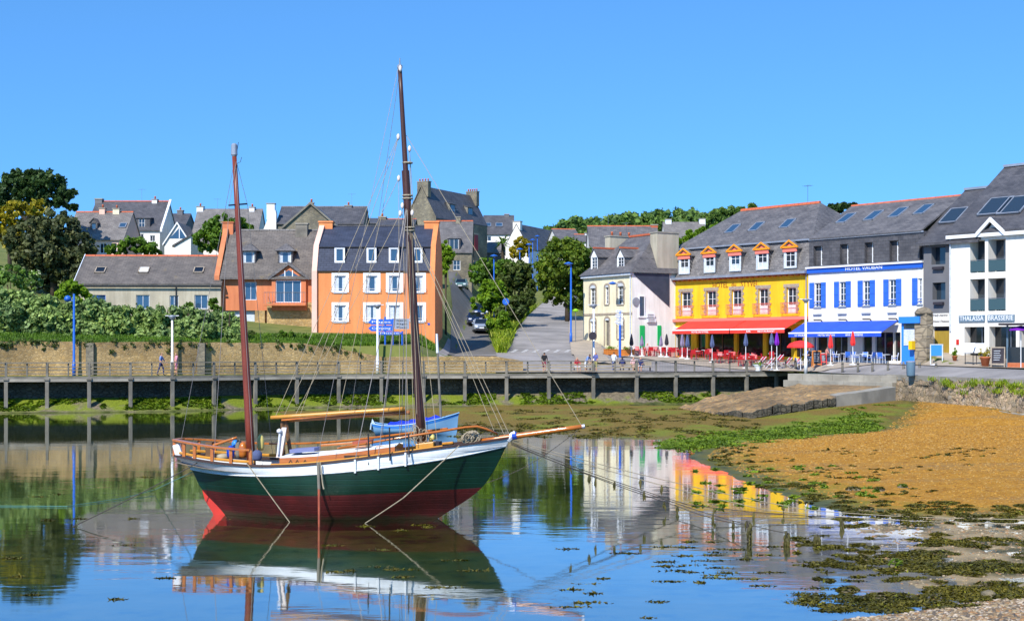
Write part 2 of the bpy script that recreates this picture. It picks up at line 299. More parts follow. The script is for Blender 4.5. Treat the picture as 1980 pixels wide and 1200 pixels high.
M['slateplain'] = mat('weathered_slate_hanging', (0.045, 0.055, 0.085), (0.03, 0.04, 0.065), 1.5, 0.6, 0.2, 8)
# ------------------------------------------------------------------ lie of the land
DECK_Z = 2.57
_path_px = [(-2400,752),(-900,737),(-120,728.6),(0,727.5),(172,727),(334,726),(500,724),(656,722.5),(820,722),(980,721.5),(1148,720.7),(1232,720.3),(1308,719.7),(1380,719.2),(1445,718.6),(1503,718),(1535,717.6)]
PATH = [on_z(a, b, DECK_Z) for a, b in _path_px]                       # outer edge of the boardwalk
_edge = PATH + [on_z(a, b, 2.6) for a, b in [(1545,719.5),(1640,722.5),(1735,726),(1850,731),(1980,736),(2200,745),(2600,768)]]
_ex = [p.x for p in _edge]; _ey = [p.y for p in _edge]
_o = np.argsort(_ex); _ex = np.array(_ex)[_o]; _ey = np.array(_ey)[_o]
def Dedge(X): return np.interp(X, _ex, _ey)
def sstep(a, b, x): 
    t = np.clip((x - a) / (b - a), 0, 1); return t * t * (3 - 2 * t)
def gz(X, D):
    X = np.asarray(X, float); D = np.asarray(D, float); e = D - Dedge(X)
    A = np.interp(X, [-15, 8, 15, 34, 42], [1.3, 1.25, 1.07, 0.54, 0.40]); e0 = np.interp(X, [0, 8], [3.2, 0.0]); e1 = np.interp(X, [0, 8], [7, 16])
    t = np.clip((e - e0) / (e1 - e0), 0, 1); zq = 2.56 + A * t * t * (3 - 2 * t) + 0.1 * np.maximum(0, e - np.interp(X, [9, 13], [16, 48]))
    zb = np.where(e < 3.35, 2.56, 4.75 + 1.2 * sstep(3.35, 18, e) + 0.125 * np.maximum(0, e - 18))
    L = np.clip((-5.4 - X) / 2.6, 0, 1)
    z = zq * (1 - L) + zb * L
    return np.minimum(z, 24 + 0.004 * (D - 300))
def gzf(X, D): return float(gz(X, D))
def on_ground(px, D): 
    X = (px - CX) / F * D; return Vector((X, D, gzf(X, D)))
def sdf(poly, X, D):
    P = np.array([(p[0], p[1]) for p in poly]); ins = np.zeros(X.shape, bool); dist = np.full(X.shape, 1e9)
    for i in range(len(P)):
        a, b = P[i], P[(i + 1) % len(P)]; ab = b - a
        t = np.clip(((X - a[0]) * ab[0] + (D - a[1]) * ab[1]) / (ab @ ab + 1e-9), 0, 1)
        dist = np.minimum(dist, np.hypot(X - a[0] - t * ab[0], D - a[1] - t * ab[1]))
        c = ((a[1] > D) != (b[1] > D)) & (X < (b[0] - a[0]) * (D - a[1]) / (b[1] - a[1] + 1e-12) + a[0]); ins ^= c
    return np.where(ins, dist, -dist)
def vnoise(X, D, sc, seed=0.0):                                        # cheap smooth value noise
    x = np.asarray(X, float) * sc + seed * 17.3; y = np.asarray(D, float) * sc + seed * 9.1
    xi = np.floor(x).astype(np.int64); yi = np.floor(y).astype(np.int64); fx = x - xi; fy = y - yi
    fx = fx * fx * (3 - 2 * fx); fy = fy * fy * (3 - 2 * fy)
    def h(a, b):
        n = (a * 374761393 + b * 668265263) & 0xffffffff; n = ((n ^ (n >> 13)) * 1274126177) & 0xffffffff
        return ((n ^ (n >> 16)) & 0xffff) / 65535.0
    return (h(xi, yi) * (1 - fx) + h(xi + 1, yi) * fx) * (1 - fy) + (h(xi, yi + 1) * (1 - fx) + h(xi + 1, yi + 1) * fx) * fy
def fbm(X, D, sc, seed=0.0): return vnoise(X, D, sc, seed) * 0.55 + vnoise(X, D, sc * 2.3, seed + 1) * 0.28 + vnoise(X, D, sc * 5.1, seed + 2) * 0.17
def zp(lst): return [on_z(a, b) for a, b in lst]
SAND = zp([(1366,884),(1385,868),(1440,854),(1560,845),(1700,834),(1780,806),(1850,806),(2000,822),(2600,840),(2600,1010),(1980,1003),(1800,1000),(1680,991),(1610,972),(1520,945),(1435,915)])
MUD = zp([(540,802.5),(720,806),(900,822),(1000,833),(1130,842),(1290,850),(1345,868),(1500,850),(1700,833),(1800,800),(1700,783),(1500,783),(1000,785),(540,795)])
FLAT = zp([(1600,992),(1700,998),(1980,1003),(2600,1010),(2600,1180),(1980,1160),(1800,1172),(1690,1180),(1650,1140),(1640,1060)])
PEB = zp([(1560,1215),(1640,1196),(1750,1186),(1860,1168),(1980,1152),(2400,1110),(2400,1500),(1400,1500)])
ALG = [on_z(a, b, .28) for a, b in ((1275,848),(1400,830),(1520,817),(1650,809),(1712,814),(1640,826),(1500,841),(1370,852))]
def bed(X, D):
    n1 = fbm(X, D, 0.5, 1) - 0.5; n2 = fbm(X, D, 2.2, 4) - 0.5; e = D - Dedge(X)
    z = -0.55 + n1 * 0.25
    s = sdf(SAND, X, D) + 0.7 + n1 * 0.9; z = np.maximum(z, np.interp(s, [-9, -1.5, 0, 2, 8, 25], [-0.55, -0.22, 0.0, 0.08, 0.22, 0.5]) + n2 * 0.03)
    m = sdf(MUD, X, D) + n1 * 2.0; z = np.maximum(z, np.interp(m, [-10, -1.0, 0, 2, 8], [-0.55, -0.06, 0.0, 0.06, 0.3]) + n2 * 0.09)
    f = sdf(FLAT, X, D) + n1 * 2.2; z = np.maximum(z, np.interp(f, [-5, -1, 0.6, 3], [-0.5, -0.18, -0.014, 0.010]) + n2 * 0.07)
    p = sdf(PEB, X, D) + n1 * 0.4; z = np.maximum(z, np.interp(p, [-3, 0, 2, 6], [-0.3, 0.0, 0.22, 0.6]) + n2 * 0.03)
    rv = np.interp(e, [-3.0, -1.0, -0.4, 1.5, 6], [-0.5, -0.05, 0.12, 1.0, 1.1]) + n2 * 0.22 * (e < 1.4) + np.interp(X, [-5, 5], [0, 0.15])
    z = np.maximum(z, np.where(X < 20.5, rv, -9))
    for (ax, ay, az, bx, by, bz) in ((12.6, 85.5, .12, 19.8, 88.0, .85), (19.8, 88.0, .85, 25.6, 92.5, 1.15), (25.6, 92.5, 1.15, 32.0, 84.0, .75)):
        t = np.clip(((X-ax)*(bx-ax)+(D-ay)*(by-ay))/((bx-ax)**2+(by-ay)**2), 0, 1); z = np.maximum(z, az+(bz-az)*t - 0.095*np.hypot(X-ax-t*(bx-ax), D-ay-t*(by-ay)) + n2*.05)
    q = np.interp(e, [-22, -14, -3], [-0.55, 0.05, 0.75]); z = np.maximum(z, np.where(X > 20.5, q, -9))
    return z
def sheet(name, xs, ys, zf, material, smooth=True, fix=None):
    X, Y = np.meshgrid(xs, ys); Z = zf(X, Y); V = np.stack([X, Y, Z], -1).reshape(-1, 3)
    if fix: V = fix(V)
    nx, ny = len(xs), len(ys); i = np.arange(ny - 1)[:, None] * nx + np.arange(nx - 1)[None]
    Fq = np.stack([i, i + 1, i + nx + 1, i + nx], -1).reshape(-1, 4)
    return np_mesh(name, V, Fq, material, smooth=smooth)
# --- the foreshore: one sheet with masks for what lies on it
def foreshore_material():
    m = mat('foreshore', (0.3, 0.2, 0.1), rough=0.9, spec=0.25); n = m.node_tree; b = n.nodes['Principled BSDF']; L = n.links.new
    tc = n.nodes.new('ShaderNodeTexCoord')
    def noise(sc, det=6, rough=0.6):
        z = n.nodes.new('ShaderNodeTexNoise'); z.inputs['Scale'].default_value = sc; z.inputs['Detail'].default_value = det; z.inputs['Roughness'].default_value = rough
        L(tc.outputs['Object'], z.inputs['Vector']); return z.outputs['Fac']
    def ramp(f, cs):
        r = n.nodes.new('ShaderNodeValToRGB'); e = r.color_ramp.elements
        e[0].position, e[0].color = cs[0][0], (*cs[0][1], 1); e[1].position, e[1].color = cs[-1][0], (*cs[-1][1], 1)
        for p, c in cs[1:-1]: e.new(p).color = (*c, 1)
        L(f, r.inputs[0]); return r.outputs[0]
    def at(nm):
        a = n.nodes.new('ShaderNodeAttribute'); a.attribute_name = nm; return a.outputs['Fac']
    def mix(f, a, b_):
        x = n.nodes.new('ShaderNodeMix'); x.data_type = 'RGBA'; L(f, x.inputs['Factor']); L(a, x.inputs['A']); L(b_, x.inputs['B']); return x.outputs['Result']
    fine = noise(9, 8, 0.75); mid = noise(1.3, 6)
    vor = n.nodes.new('ShaderNodeTexVoronoi'); vor.inputs['Scale'].default_value = 9; L(tc.outputs['Object'], vor.inputs['Vector'])
    sep = n.nodes.new('ShaderNodeSeparateXYZ'); L(vor.outputs['Color'], sep.inputs[0])
    sandc = ramp(sep.outputs['X'], [(0, (0.25, 0.105, 0.008)), (0.45, (0.42, 0.195, 0.016)), (0.8, (0.47, 0.23, 0.022)), (1, (0.50, 0.30, 0.08))])
    s2 = ramp(mid, [(0.3, (0.24, 0.105, 0.009)), (0.7, (0.47, 0.225, 0.018))]); half = n.nodes.new('ShaderNodeValue'); half.outputs[0].default_value = 0.5
    sandc = mix(half.outputs[0], sandc, s2)
    mp = n.nodes.new('ShaderNodeMapping'); mp.inputs['Scale'].default_value = (0.35, 1.0, 1); L(tc.outputs['Object'], mp.inputs[0]); bn = n.nodes.new('ShaderNodeTexNoise'); bn.inputs['Scale'].default_value = 0.22; bn.inputs['Detail'].default_value = 7; bn.inputs['Roughness'].default_value = 0.65; L(mp.outputs[0], bn.inputs['Vector'])
    damp = n.nodes.new('ShaderNodeValToRGB'); damp.color_ramp.elements[0].position = 0.5; damp.color_ramp.elements[1].position = 0.68; damp.color_ramp.elements[1].color = (0.75, 0.75, 0.75, 1); L(bn.outputs['Fac'], damp.inputs[0])
    dc = ramp(fine, [(0.3, (0.16, 0.10, 0.04)), (0.7, (0.30, 0.21, 0.10))]); sandc = mix(damp.outputs[0], sandc, dc)
    mudc = ramp(fine, [(0.3, (0.075, 0.05, 0.009)), (0.5, (0.17, 0.115, 0.018)), (0.75, (0.31, 0.21, 0.06))])
    algc = ramp(fine, [(0.3, (0.07, 0.075, 0.012)), (0.46, (0.13, 0.17, 0.012)), (0.72, (0.25, 0.29, 0.025))])
    bedc = ramp(mid, [(0.36, (0.02, 0.026, 0.008)), (0.46, (0.07, 0.085, 0.022)), (0.7, (0.13, 0.13, 0.04))])
    pebc = ramp(sep.outputs['Y'], [(0, (0.16, 0.12, 0.09)), (0.5, (0.34, 0.26, 0.17)), (1, (0.55, 0.47, 0.38))])
    flatc = ramp(mid, [(0.35, (0.20, 0.15, 0.07)), (0.6, (0.38, 0.28, 0.14))])
    stc = ramp(sep.outputs['Z'], [(0, (0.10, 0.085, 0.06)), (1, (0.22, 0.18, 0.12))])
    filmc = ramp(fine, [(0.35, (0.03, 0.03, 0.006)), (0.65, (0.09, 0.08, 0.015))])
    c = bedc
    for nm, cc in (('flat', flatc), ('mud', mudc), ('sand', sandc), ('stone', stc), ('peb', pebc), ('film', filmc), ('alg', algc)): c = mix(at(nm), c, cc)
    L(c, b.inputs['Base Color'])
    wet = at('wet'); mr = n.nodes.new('ShaderNodeMapRange'); mr.inputs['To Min'].default_value = 0.92; mr.inputs['To Max'].default_value = 0.5; L(wet, mr.inputs['Value']); L(mr.outputs[0], b.inputs['Roughness'])
    bp = n.nodes.new('ShaderNodeBump'); bp.inputs['Strength'].default_value = 0.8; bp.inputs['Distance'].default_value = 0.06; L(fine, bp.inputs['Height']); L(bp.outputs[0], b.inputs['Normal'])
    return m
xs = np.concatenate([np.arange(-75, -40, 1.0), np.arange(-40, -2, 0.4), np.arange(-2, 26, 0.22), np.arange(26, 50, 0.5)]); ys = np.concatenate([np.arange(14, 60, 0.22), np.arange(60, 122, 0.3)])
shore = sheet('foreshore', xs, ys, bed, foreshore_material()); tag(shore, kind='structure')
X, Y = np.meshgrid(xs, ys); Zb = bed(X, Y); e = Y - Dedge(X); nA = fbm(X, Y, 0.35, 8); nB = fbm(X, Y, 1.6, 9)
msk = {}
msk['sand'] = np.clip(sdf(SAND, X, Y) / 1.2 + 0.3 + (nB - 0.5) * 4, 0, 1); msk['mud'] = np.clip(sdf(MUD, X, Y) / 2 + 0.8 + (nB - 0.5) * 2, 0, 1)
msk['flat'] = np.clip(sdf(FLAT, X, Y) / 1.5 + 0.8, 0, 1); msk['peb'] = np.clip(sdf(PEB, X, Y) / 0.5 + 0.5, 0, 1)
a1 = np.clip(sdf(ALG, X, Y) / 1.5 + 0.6 + (nB - 0.5) * 3, 0, 1)
a2 = np.where((X < 20) & (e > -2), np.clip((nA - np.interp(X, [-30, -12, 0, 15], [0.30, 0.40, 0.40, 0.46])) * 6 + (nB - 0.5) * 3.5, 0, 1) * sstep(0.0, 0.2, Zb), 0) * np.where(Zb < np.interp(X, [-40, -12, 2], [1.3, 0.95, 0.72]), 1, 0.12)
a3 = np.clip((nA - 0.55) * 7, 0, 1) * msk['mud'] * 0.7; edge = np.clip(1.2 - np.abs(sdf(SAND, X, Y) - 0.8) / 1.6, 0, 1) * np.clip((nB - 0.42) * 6, 0, 1) * 0.55
msk['alg'] = np.maximum(np.maximum(a1, a2), np.maximum(a3, edge * (X < 18))); msk['stone'] = np.where((e > -0.6) & (X < 20), 1.0, 0.0)
msk['film'] = np.clip((fbm(X, Y, 0.75, 31) - 0.47) * 9 + (nB - 0.5) * 2, 0, 1) * msk['flat'] * (1 - msk['peb']); msk['film'] = np.maximum(msk['film'], np.clip(1.1 - np.abs(sdf(SAND, X, Y) + 0.2) / 1.3, 0, 1) * np.clip((nB - 0.4) * 6, 0, 1) * 0.9); msk['wet'] = np.clip(1 - (Zb - 0.0) / 0.09, 0, 1)
for k, v in msk.items():
    a = shore.data.attributes.new(k, 'FLOAT', 'POINT'); a.data.foreach_set('value', v.astype(np.float32).ravel())
# --- water
def water_material():
    m = bpy.data.materials.new('harbour_water'); m.use_nodes = True; n = m.node_tree; n.nodes.clear(); L = n.links.new
    out = n.nodes.new('ShaderNodeOutputMaterial'); gl = n.nodes.new('ShaderNodeBsdfGlossy'); tr = n.nodes.new('ShaderNodeBsdfTransparent'); mx = n.nodes.new('ShaderNodeMixShader')
    gl.inputs['Roughness'].default_value = 0.035; gl.inputs['Color'].default_value = (0.97, 0.99, 1.0, 1); tr.inputs['Color'].default_value = (0.86, 0.88, 0.60, 1)
    tc = n.nodes.new('ShaderNodeTexCoord')
    def nz(sc, st, det):
        mp = n.nodes.new('ShaderNodeMapping'); mp.inputs['Scale'].default_value = st; L(tc.outputs['Object'], mp.inputs[0])
        z = n.nodes.new('ShaderNodeTexNoise'); z.inputs['Scale'].default_value = sc; z.inputs['Detail'].default_value = det; L(mp.outputs[0], z.inputs['Vector']); return z.outputs['Fac']
    a = nz(1.1, (0.45, 1.3, 1), 4); b_ = nz(0.18, (0.6, 1, 1), 2); k = n.nodes.new('ShaderNodeMath'); k.operation = 'MULTIPLY'
    pw = n.nodes.new('ShaderNodeMapRange'); pw.inputs['From Min'].default_value = 0.38; pw.inputs['From Max'].default_value = 0.68; pw.inputs['To Min'].default_value = 0.15; L(b_, pw.inputs['Value'])
    L(a, k.inputs[0]); L(pw.outputs[0], k.inputs[1])
    bp = n.nodes.new('ShaderNodeBump'); bp.inputs['Strength'].default_value = 0.075; bp.inputs['Distance'].default_value = 0.11; L(k.outputs[0], bp.inputs['Height'])
    L(bp.outputs[0], gl.inputs['Normal']); 
    geo = n.nodes.new('ShaderNodeNewGeometry'); dt = n.nodes.new('ShaderNodeVectorMath'); dt.operation = 'DOT_PRODUCT'; L(geo.outputs['Incoming'], dt.inputs[0]); L(bp.outputs[0], dt.inputs[1])
    def mth(op, a, b):                                        # Schlick reflectance, the same from above and below
        q = n.nodes.new('ShaderNodeMath'); q.operation = op
        for i, v in enumerate((a, b)):
            if isinstance(v, (int, float)): q.inputs[i].default_value = v
            elif v is not None: L(v, q.inputs[i])
        return q.outputs[0]
    fr = mth('ADD', mth('MULTIPLY', mth('POWER', mth('SUBTRACT', 1.0, mth('ABSOLUTE', dt.outputs['Value'], None)), 2.3), 0.95), 0.04); L(fr, mx.inputs[0]); L(tr.outputs[0], mx.inputs[1]); L(gl.outputs[0], mx.inputs[2]); L(mx.outputs[0], out.inputs[0])
    return m
wo_ = MB().poly([(-400,-60,0),(400,-60,0),(400,100,0),(60,118,0),(-60,118,0),(-400,118,0)]).build('water', water_material()); tag(wo_, kind='structure')
# far sea floor beyond the foreshore sheet
sf = MB(); sf.poly([(-400,-60,-0.75),(400,-60,-0.75),(400,118,-0.75),(-400,118,-0.75)]).build('seabed', mat('silt', (0.20,0.19,0.07), (0.12,0.125,0.04), 0.3, 0.95)); tag(bpy.data.objects['seabed'], kind='structure')
# --- the town's ground, from the quay edge inland
M['grassland'] = mat('grassy_ground', (0.09, 0.12, 0.02), (0.16, 0.17, 0.04), 0.6, 0.95, 0.4, 8)
gx = np.concatenate([np.arange(-220, -60, 8.0), np.arange(-60, 46, 0.8), np.arange(46, 230, 8.0)]); ge = np.concatenate([[0.0, 1.2, 2.4, 3.2, 3.36], np.arange(4, 60, 1.0), np.arange(60, 200, 5.0), np.arange(200, 1500, 60.0)])
def _gfix(V):
    V[:, 1] = V[:, 1] + Dedge(V[:, 0]); V[:, 2] = gz(V[:, 0], V[:, 1]); return V
g = sheet('ground', gx, ge, lambda a, b: a * 0, M['grassland'], fix=_gfix); tag(g, kind='structure')
def road(name, cols, material, lift=0.012, kind='structure'):
    """cols: list of (left, right) world points across the run; draped on the ground"""
    n = 8; V = []
    rows = []
    for (a, b) in cols: rows.append((Vector(a), Vector(b)))
    fine = []
    for i in range(len(rows) - 1):
        k = max(2, int((rows[i][0] - rows[i+1][0]).length / 1.0))
        for j in range(k): t = j / k; fine.append((rows[i][0].lerp(rows[i+1][0], t), rows[i][1].lerp(rows[i+1][1], t)))
    fine.append(rows[-1])
    for a, b in fine:
        for j in range(n + 1):
            p = a.lerp(b, j / n); V.append((p.x, p.y, gzf(p.x, p.y) + lift))
    i = np.arange(len(fine) - 1)[:, None] * (n + 1) + np.arange(n)[None]
    o = np_mesh(name, V, np.stack([i, i + 1, i + n + 2, i + n + 1], -1).reshape(-1, 4), material, smooth=True); return tag(o, kind=kind)
def gp(px, D): return ((px - CX) / F * D, D, 0)
# quay paving (X from the boardwalk to the hotels) and the streets
q = []
for Xq in np.arange(-6.2, 47, 1.6):
    d0 = float(Dedge(Xq)); q.append(((Xq, d0 + 0.02 + (3.5 if Xq < 3 else 0.0), 0), (Xq, d0 + (26 if Xq < 22 else 30), 0)))
road('quay_road', q, M['asphalt'], 0.05)
street = [(113, -1.4, 6.9), (122, -1.2, 6.2), (130, -0.4, 5.9), (140, 0.1, 6.0), (154, 0.5, 6.3), (175, 2.0, 7.2), (200, 4.4, 8.6), (225, 6.0, 10.2), (260, 8, 12)]
road('street', [((a, d, 0), (b, d, 0)) for d, a, b in street], M['asphalt'], 0.09)
alley = [(121, -5.6, -1.0), (130, -5.7, -1.5), (145, -6.3, -2.2), (165, -7.0, -4.0), (195, -8.8, -5.2), (210, -9.5, -6)]
road('alley', [((a, d, 0), (b, d, 0)) for d, a, b in alley], mat('shade_dark_asphalt', (0.11, 0.105, 0.10), (0.15, 0.14, 0.125), 0.5, 0.9, 0.15, 40), 0.085)  # alley surface coloured dark for the shade lying on it
pave = [(121, 5.5, 8.6), (130, 5.5, 8.4), (140, 5.8, 8.6), (154, 6.2, 8.6), (175, 7.2, 9.2)]
road('pavement', [((a, d, 0), (b, d, 0)) for d, a, b in pave], M['paving'], 0.2)
hp = [((7.5, 133.5, 0), (8.2, 142, 0)), ((10.5, 128, 0), (12.2, 135.4, 0)), ((14, 125, 0), (15.4, 139, 0)), ((20, 121, 0), (26.0, 127, 0)), ((27, 112, 0), (33, 118, 0)), ((32, 106, 0), (37, 113, 0)), ((36, 99, 0), (42, 108, 0))]
road('terrace_paving', hp, M['paving'], 0.11)
# painted markings at the mouth of the street
mk = empty('road_marking', (0, 0, 0)); tag(mk, kind='structure')
for i in range(6):
    x = -0.2 + i * 1.0; d = 130.0 + i * 0.25; mb = MB(); z = lambda a, b: gzf(a, b) + 0.105
    a, b_, c, d_ = (x, d), (x + 0.38, d + 0.1), (x + 0.88, d + 3.0), (x + 0.5, d + 2.9)
    mb.poly([(p[0], p[1], z(*p)) for p in (a, b_, c, d_)]).build('stripe', M['paintline'], mk)
# ------------------------------------------------------------------ building kit
class Fr:
    """a building's own frame: x along the front, y inward, z up; fp() finds where a sight line meets a plane y = const"""
    def __init__(s, name, px, py, D, ang, label, cat='house', group=None, z=None):
        p = pt(px, py, D); s.X, s.D, s.Z, s.a = p.x, D, p.z if z is None else z, R(ang)
        s.root = empty(name, (s.X, s.D, s.Z), s.a, label, cat, group)
    def fp(s, px, py, y=0.0):
        u, w = (px - CX) / F, -(py - HY) / F; ca, sa = math.cos(s.a), math.sin(s.a)
        t = (y - sa * s.X + ca * s.D) / (ca - u * sa)
        return (ca * (u * t - s.X) + sa * (t - s.D), H + w * t - s.Z)
    def rect(s, x0, y0, x1, y1, y=0.0):
        a = s.fp(x0, y0, y); b = s.fp(x1, y1, y); c = s.fp(x0, y1, y); d = s.fp(x1, y0, y)
        return (a[0], b[0], (b[1] + c[1]) / 2, (a[1] + d[1]) / 2)
    def slope(s, px, py, y0, z0, y1, z1):      # sight line against the roof plane through (y0,z0)-(y1,z1)
        k = (z1 - z0) / (y1 - y0); lo, hi = y0 - 3, y1 + 6
        for _ in range(50):
            m = (lo + hi) / 2; x, z = s.fp(px, py, m)
            if z > z0 + k * (m - y0): lo = m
            else: hi = m
        return x, m, z0 + k * (m - y0)
    def world(s, x, y, z): 
        ca, sa = math.cos(s.a), math.sin(s.a); return Vector((s.X + ca*x - sa*y, s.D + sa*x + ca*y, s.Z + z))
def win(par, r, y=0.0, nx=2, nz=2, frame='paintwhite', pane='glass', bar=0.05, border=0.07, curtain=0.0, sill=None, rev=0.16, name='window', surround=None, sw=0.16):
    x0, x1, z0, z1 = r; m = MB(); y0, y1 = y + rev - 0.07, y + rev
    m.box(x0, x0 + border, y0, y1, z0, z1); m.box(x1 - border, x1, y0, y1, z0, z1); m.box(x0 + border, x1 - border, y0, y1, z0, z0 + border); m.box(x0 + border, x1 - border, y0, y1, z1 - border, z1)
    for i in range(1, nx):
        c = x0 + (x1 - x0) * i / nx; m.box(c - bar/2, c + bar/2, y0 + 0.01, y1, z0 + border, z1 - border)
    for i in range(1, nz):
        c = z0 + (z1 - z0) * i / nz; m.box(x0 + border, x1 - border, y0 + 0.02, y1, c - bar*0.35, c + bar*0.35)
    w = m.build(name, M[frame], par)
    MB().poly([(x0, y1 - 0.015, z0), (x1, y1 - 0.015, z0), (x1, y1 - 0.015, z1), (x0, y1 - 0.015, z1)]).build('pane', M[pane], w)
    if curtain:
        c = MB(); k = 14; h = z0 + border + (z1 - z0 - 2*border) * curtain
        for i in range(k):
            a, b = x0 + border + (x1-x0-2*border)*i/k, x0 + border + (x1-x0-2*border)*(i+1)/k
            ya, yb = y1 - 0.02 - 0.008*(i % 2), y1 - 0.02 - 0.008*((i+1) % 2); c.poly([(a, ya, z0+border), (b, yb, z0+border), (b, yb, h), (a, ya, h)])
        c.build('curtain', M['curtain'], w)
    if nx == 1 and frame == 'paintwhite' and (x1-x0) > 0.7 and random.random() < 0.7:
        k = random.uniform(0.16, 0.34)*(x1-x0)
        for (a, b_) in ((x0+border, x0+border+k), (x1-border-k, x1-border)):
            c = MB()
            for i in range(4): p0, p1 = a+(b_-a)*i/4, a+(b_-a)*(i+1)/4; c.poly([(p0, y1-0.018-0.008*(i % 2), z0+border), (p1, y1-0.018-0.008*((i+1) % 2), z0+border), (p1, y1-0.018-0.008*((i+1) % 2), z1-border), (p0, y1-0.018-0.008*(i % 2), z1-border)])
            c.build('curtain', M['curtain'], w)
    if sill: MB().box(x0 - 0.08, x1 + 0.08, y - 0.09, y + rev - 0.08, z0 - 0.09, z0 - 0.003).build('sill', M[sill], w)
    if surround:
        s = MB(); t = 0.035; s.box(x0 - sw, x0 - 0.002, y - t, y + 0.03, z0, z1 + sw); s.box(x1 + 0.002, x1 + sw, y - t, y + 0.03, z0, z1 + sw); s.box(x0, x1, y - t, y + 0.03, z1 + 0.002, z1 + sw)
        s.build('surround', M[surround], w)
    return w
def gable_roof(par, x0, x1, y0, y1, ze, zr, ov=0.25, ox=0.12, t=0.14, m='slate', ridge='ridge', ym=None):
    ym = (y0 + y1) / 2 if ym is None else ym; kf = (zr - ze) / (ym - y0); kb = (zr - ze) / (y1 - ym)
    P = [(x0-ox, y0-ov, ze-kf*ov), (x0-ox, ym, zr), (x0-ox, y1+ov, ze-kb*ov), (x0-ox, y1+ov, ze-kb*ov+t), (x0-ox, ym, zr+t*1.3), (x0-ox, y0-ov, ze-kf*ov+t)]
    o = MB().prism(P, (x1-x0+2*ox, 0, 0)).build('roof', M[m], par)
    if ridge:
        n = max(3, int((x1 - x0) / 0.9)); r = MB(); L = (x1 - x0 + 2*ox) / n; zz = zr + t*1.3
        for i in range(n):
            a = x0 - ox + i*L; r.prism([(a, ym-0.17, zz-0.10), (a, ym-0.1, zz+0.05), (a, ym+0.1, zz+0.05), (a, ym+0.17, zz-0.10)], (L*0.97, 0, 0))
        r.build('ridge_tiles', M[ridge], o)
    return o
def gable_roof_y(par, x0, x1, y0, y1, ze, zr, ov=0.2, t=0.14, m='slate', ridge=None, barge=None):
    xm = (x0 + x1) / 2; k = (zr - ze) / (xm - x0)
    P = [(x0-ov, y0-ov, ze-k*ov), (xm, y0-ov, zr), (x1+ov, y0-ov, ze-k*ov), (x1+ov, y0-ov, ze-k*ov+t), (xm, y0-ov, zr+t*1.3), (x0-ov, y0-ov, ze-k*ov+t)]
    o = MB().prism(P, (0, y1-y0+ov, 0)).build('roof', M[m], par)
    if barge:
        for s in (0, 1):
            a, b = ((x0-ov, ze-k*ov-0.06), (xm, zr-0.06)) if s == 0 else ((xm, zr-0.06), (x1+ov, ze-k*ov-0.06))
            MB().prism([(a[0], y0-ov-0.05, a[1]), (b[0], y0-ov-0.05, b[1]), (b[0], y0-ov-0.05, b[1]+t+0.14), (a[0], y0-ov-0.05, a[1]+t+0.14)], (0, 0.045, 0)).build('bargeboard', M[barge], o)
    if ridge: MB().box(xm-0.14, xm+0.14, y0-ov, y1, zr+t*1.1, zr+t*1.3+0.08).build('ridge_tiles', M[ridge], o)
    return o
def shell(par, W, dep, zb, ze, holes=(), m='white', rev=0.2, gables=None, zr=None, sides=()):
    s = MB(); s.wall(0, W, zb, ze, holes, 0.0, rev)
    s.poly([(W, 0, zb), (W, dep, zb), (W, dep, ze), (W, 0, ze)]); s.poly([(W, dep, zb), (0, dep, zb), (0, dep, ze), (W, dep, ze)]); s.poly([(0, dep, zb), (0, 0, zb), (0, 0, ze), (0, dep, ze)])
    if zr is not None:
        if gables == 'y': s.poly([(0, 0, ze), (W, 0, ze), (W/2, 0, zr)]); s.poly([(0, dep, ze), (W/2, dep, zr), (W, dep, ze)])
        else: s.poly([(0, 0, ze), (0, dep/2, zr), (0, dep, ze)]); s.poly([(W, 0, ze), (W, dep, ze), (W, dep/2, zr)])
    return s.build('wall', M[m], par, fixn=False)
def chimney(par, x, y, w, d, z0, z1, m='white', pots=2, cap='concrete', potm='chimneypot'):
    o = MB().box(x-w/2, x+w/2, y-d/2, y+d/2, z0, z1).build('chimney', M[m], par)
    MB().box(x-w/2-0.07, x+w/2+0.07, y-d/2-0.07, y+d/2+0.07, z1+0.002, z1+0.13).build('chimney_cap', M[cap], o)
    for i in range(pots):
        f = (i + 0.5) / pots - 0.5; px, py = (x + f*w, y) if w >= d else (x, y + f*d)
        MB().lathe([(0.13, 0), (0.11, 0.3), (0.13, 0.32), (0.13, 0.42)], (px, py, z1+0.12), 8).build('chimney_pot', M[potm], o, True)
    return o
def skylight(par, c, w, h, sl, frame='zinc', pane='skytintglass', lift=0.2):
    """c = point on the slope, sl = slope angle"""
    dy, dz = math.cos(sl), math.sin(sl); n = Vector((0, -dz, dy)); u = Vector((0, dy, dz)); c = Vector(c) + n*lift
    f = MB(); t = 0.09
    for (a, b, hw, hh) in ((-1, 0, t, h/2), (1, 0, t, h/2), (0, -1, w/2, t), (0, 1, w/2, t)):
        f.obox(c + Vector((a*(w/2 - t/2), 0, 0)) + u*(b*(h/2 - t/2)), Vector((hw/2 if a else hw, 0, 0)), u*(hh if a else hh/2), n*0.06)
    o = f.build('skylight', M[frame], par)
    MB().obox(c, (w/2 - t, 0, 0), u*(h/2 - t), n*0.035).build('pane', M[pane], o); return o
